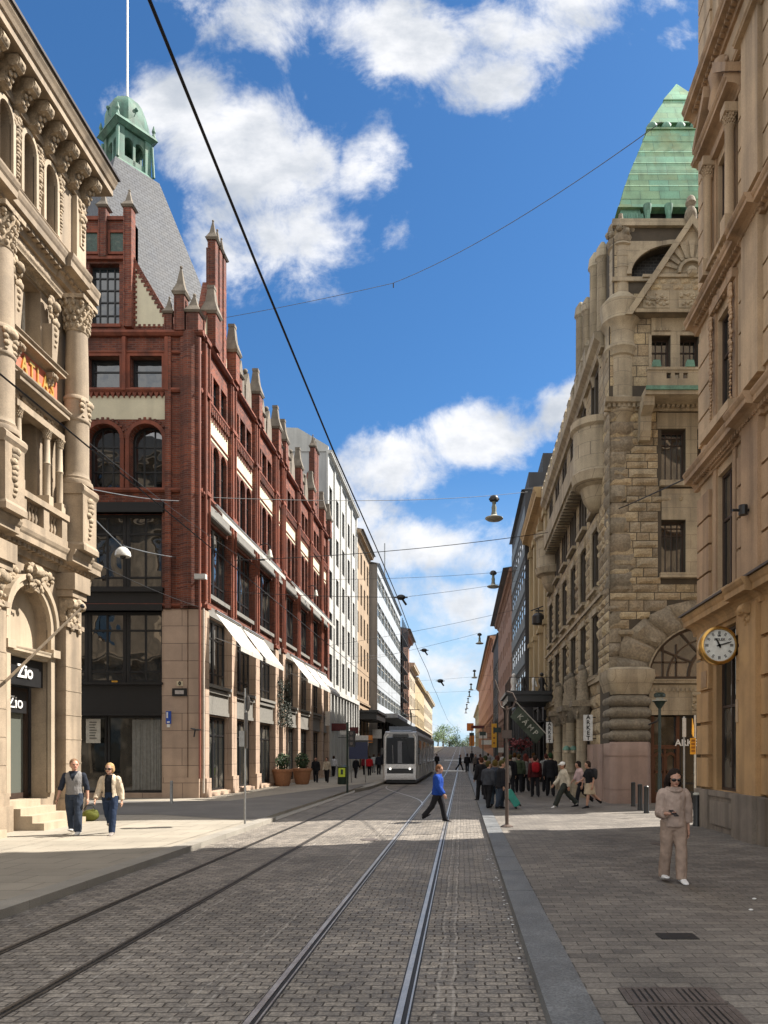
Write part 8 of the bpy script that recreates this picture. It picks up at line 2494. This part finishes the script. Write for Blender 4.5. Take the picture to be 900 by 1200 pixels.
    for sx in (-1, 1):
        for k in range(9):
            y0 = Y0 + 1.1 + k * 2.85
            if k in (1, 3, 5, 7):
                m = MB(); m.box(*sorted((X0 + sx * (w - .01), X0 + sx * (w + .02))), y0 + .2, y0 + 1.6, .4, 2.85); dd = obj('door', m, DRK, t)
                m = MB()
                for yy in (y0 + .2, y0 + .9, y0 + 1.6): m.box(*sorted((X0 + sx * (w + .015), X0 + sx * (w + .03))), yy - .03, yy + .03, .4, 2.85)
                obj('door_frame', m, SIL, dd)
                m = MB(); m.box(*sorted((X0 + sx * (w - .01), X0 + sx * (w + .018))), y0 + 1.75, y0 + 2.75, 1.25, 2.8); obj('side_window', m, bpy.data.materials['tram_glass'], t)
            else:
                m = MB(); m.box(*sorted((X0 + sx * (w - .01), X0 + sx * (w + .018))), y0 + .15, y0 + 2.75, 1.25, 2.8); obj('side_window', m, bpy.data.materials['tram_glass'], t)
        m = MB(); m.box(*sorted((X0 + sx * (w - .02), X0 + sx * (w + .012))), Y0 + .6, Y0 + L_ - .1, .34, 1.18); obj('skirt', m, SIL, t)
    m = MB(); m.box(X0 - .95, X0 + .95, Y0 + .6, Y0 + L_ - .2, .06, .32); obj('underframe', m, DRK, t)
    for yy in (Y0 + 2.4, Y0 + 8.5, Y0 + 14.6, Y0 + 20.7):
        for sx in (-.5, .5):
            m = MB(lambda x, y, z: (X0 + sx + z, yy + x, .3 + y)); m.lathe(0, 0, [(.29, -.05), (.3, 0), (.29, .05)], 16); obj('wheel', m, GALV, t)
    m = MB(); m.tube([(X0, Y0 + 9, 3.75), (X0, Y0 + 10.4, 4.55), (X0, Y0 + 9.2, 5.3)], .04, 6); m.tube([(X0 - .7, Y0 + 9.2, 5.3), (X0 + .7, Y0 + 9.2, 5.3)], .03, 6); obj('pantograph', m, DRK, t)


tram()

# ------------------------------------------------------------------ trees at the brow
BARK = mat('bark', (.07, .055, .04), .9, .2, 5, .2, .4, 30)
def tree(x, y, h, r, label, seed, mats_, n=900):
    q = random.Random(seed); zb = gz(y); t = empty('broadleaf_tree', (x, y, zb), label, 'tree', 'trees at the end of the street')
    m = MB(); m.tube([(x, y, zb - .2), (x + q.uniform(-.2, .2), y, zb + h * .35), (x + q.uniform(-.4, .4), y, zb + h * .75)], [.3, .22, .08], 8)
    for k in range(7):
        a = q.uniform(0, 6.28); z = zb + h * q.uniform(.3, .6); m.tube([(x, y, z), (x + math.cos(a) * r * .4, y + math.sin(a) * r * .4, z + h * .15), (x + math.cos(a) * r * .8, y + math.sin(a) * r * .8, z + h * .25)], [.12, .08, .03], 5)
    obj('trunk', m, BARK, t)
    cl = [(Vector((x + q.gauss(0, r * .45), y + q.gauss(0, r * .45), zb + h * q.uniform(.38, .92))), r * q.uniform(.25, .5)) for _ in range(16)]
    for mi, mm in enumerate(mats_):
        m = MB()
        for c, cr in cl: leaves(m, c, cr, cr, cr * .8, n // 32, .26, q, .2)
        obj('crown', m, mm, t)
for k, (px, d, topy, r, lab) in enumerate(((519, 275, 850, 4.5, 'bright green tree beside the last house on the left'), (527, 290, 862, 4.5, 'green tree in the gap above the brow'), (513, 270, 858, 4, 'half-hidden green tree against the last left house'), (534, 310, 868, 5, 'low dark green tree at the end of the street'), (541, 320, 868, 5, 'small dark tree in the very middle of the far end'), (548, 310, 864, 4, 'dark tree at the right of the far end'))):
    x = (px - CX) * d / F; zt = H + (CY - topy) * d / F
    tree(x, d, zt - gz(d), r, lab, k, [LEAF[1], LEAF[2]] if k < 3 else [LEAF[0], LEAF[1]])
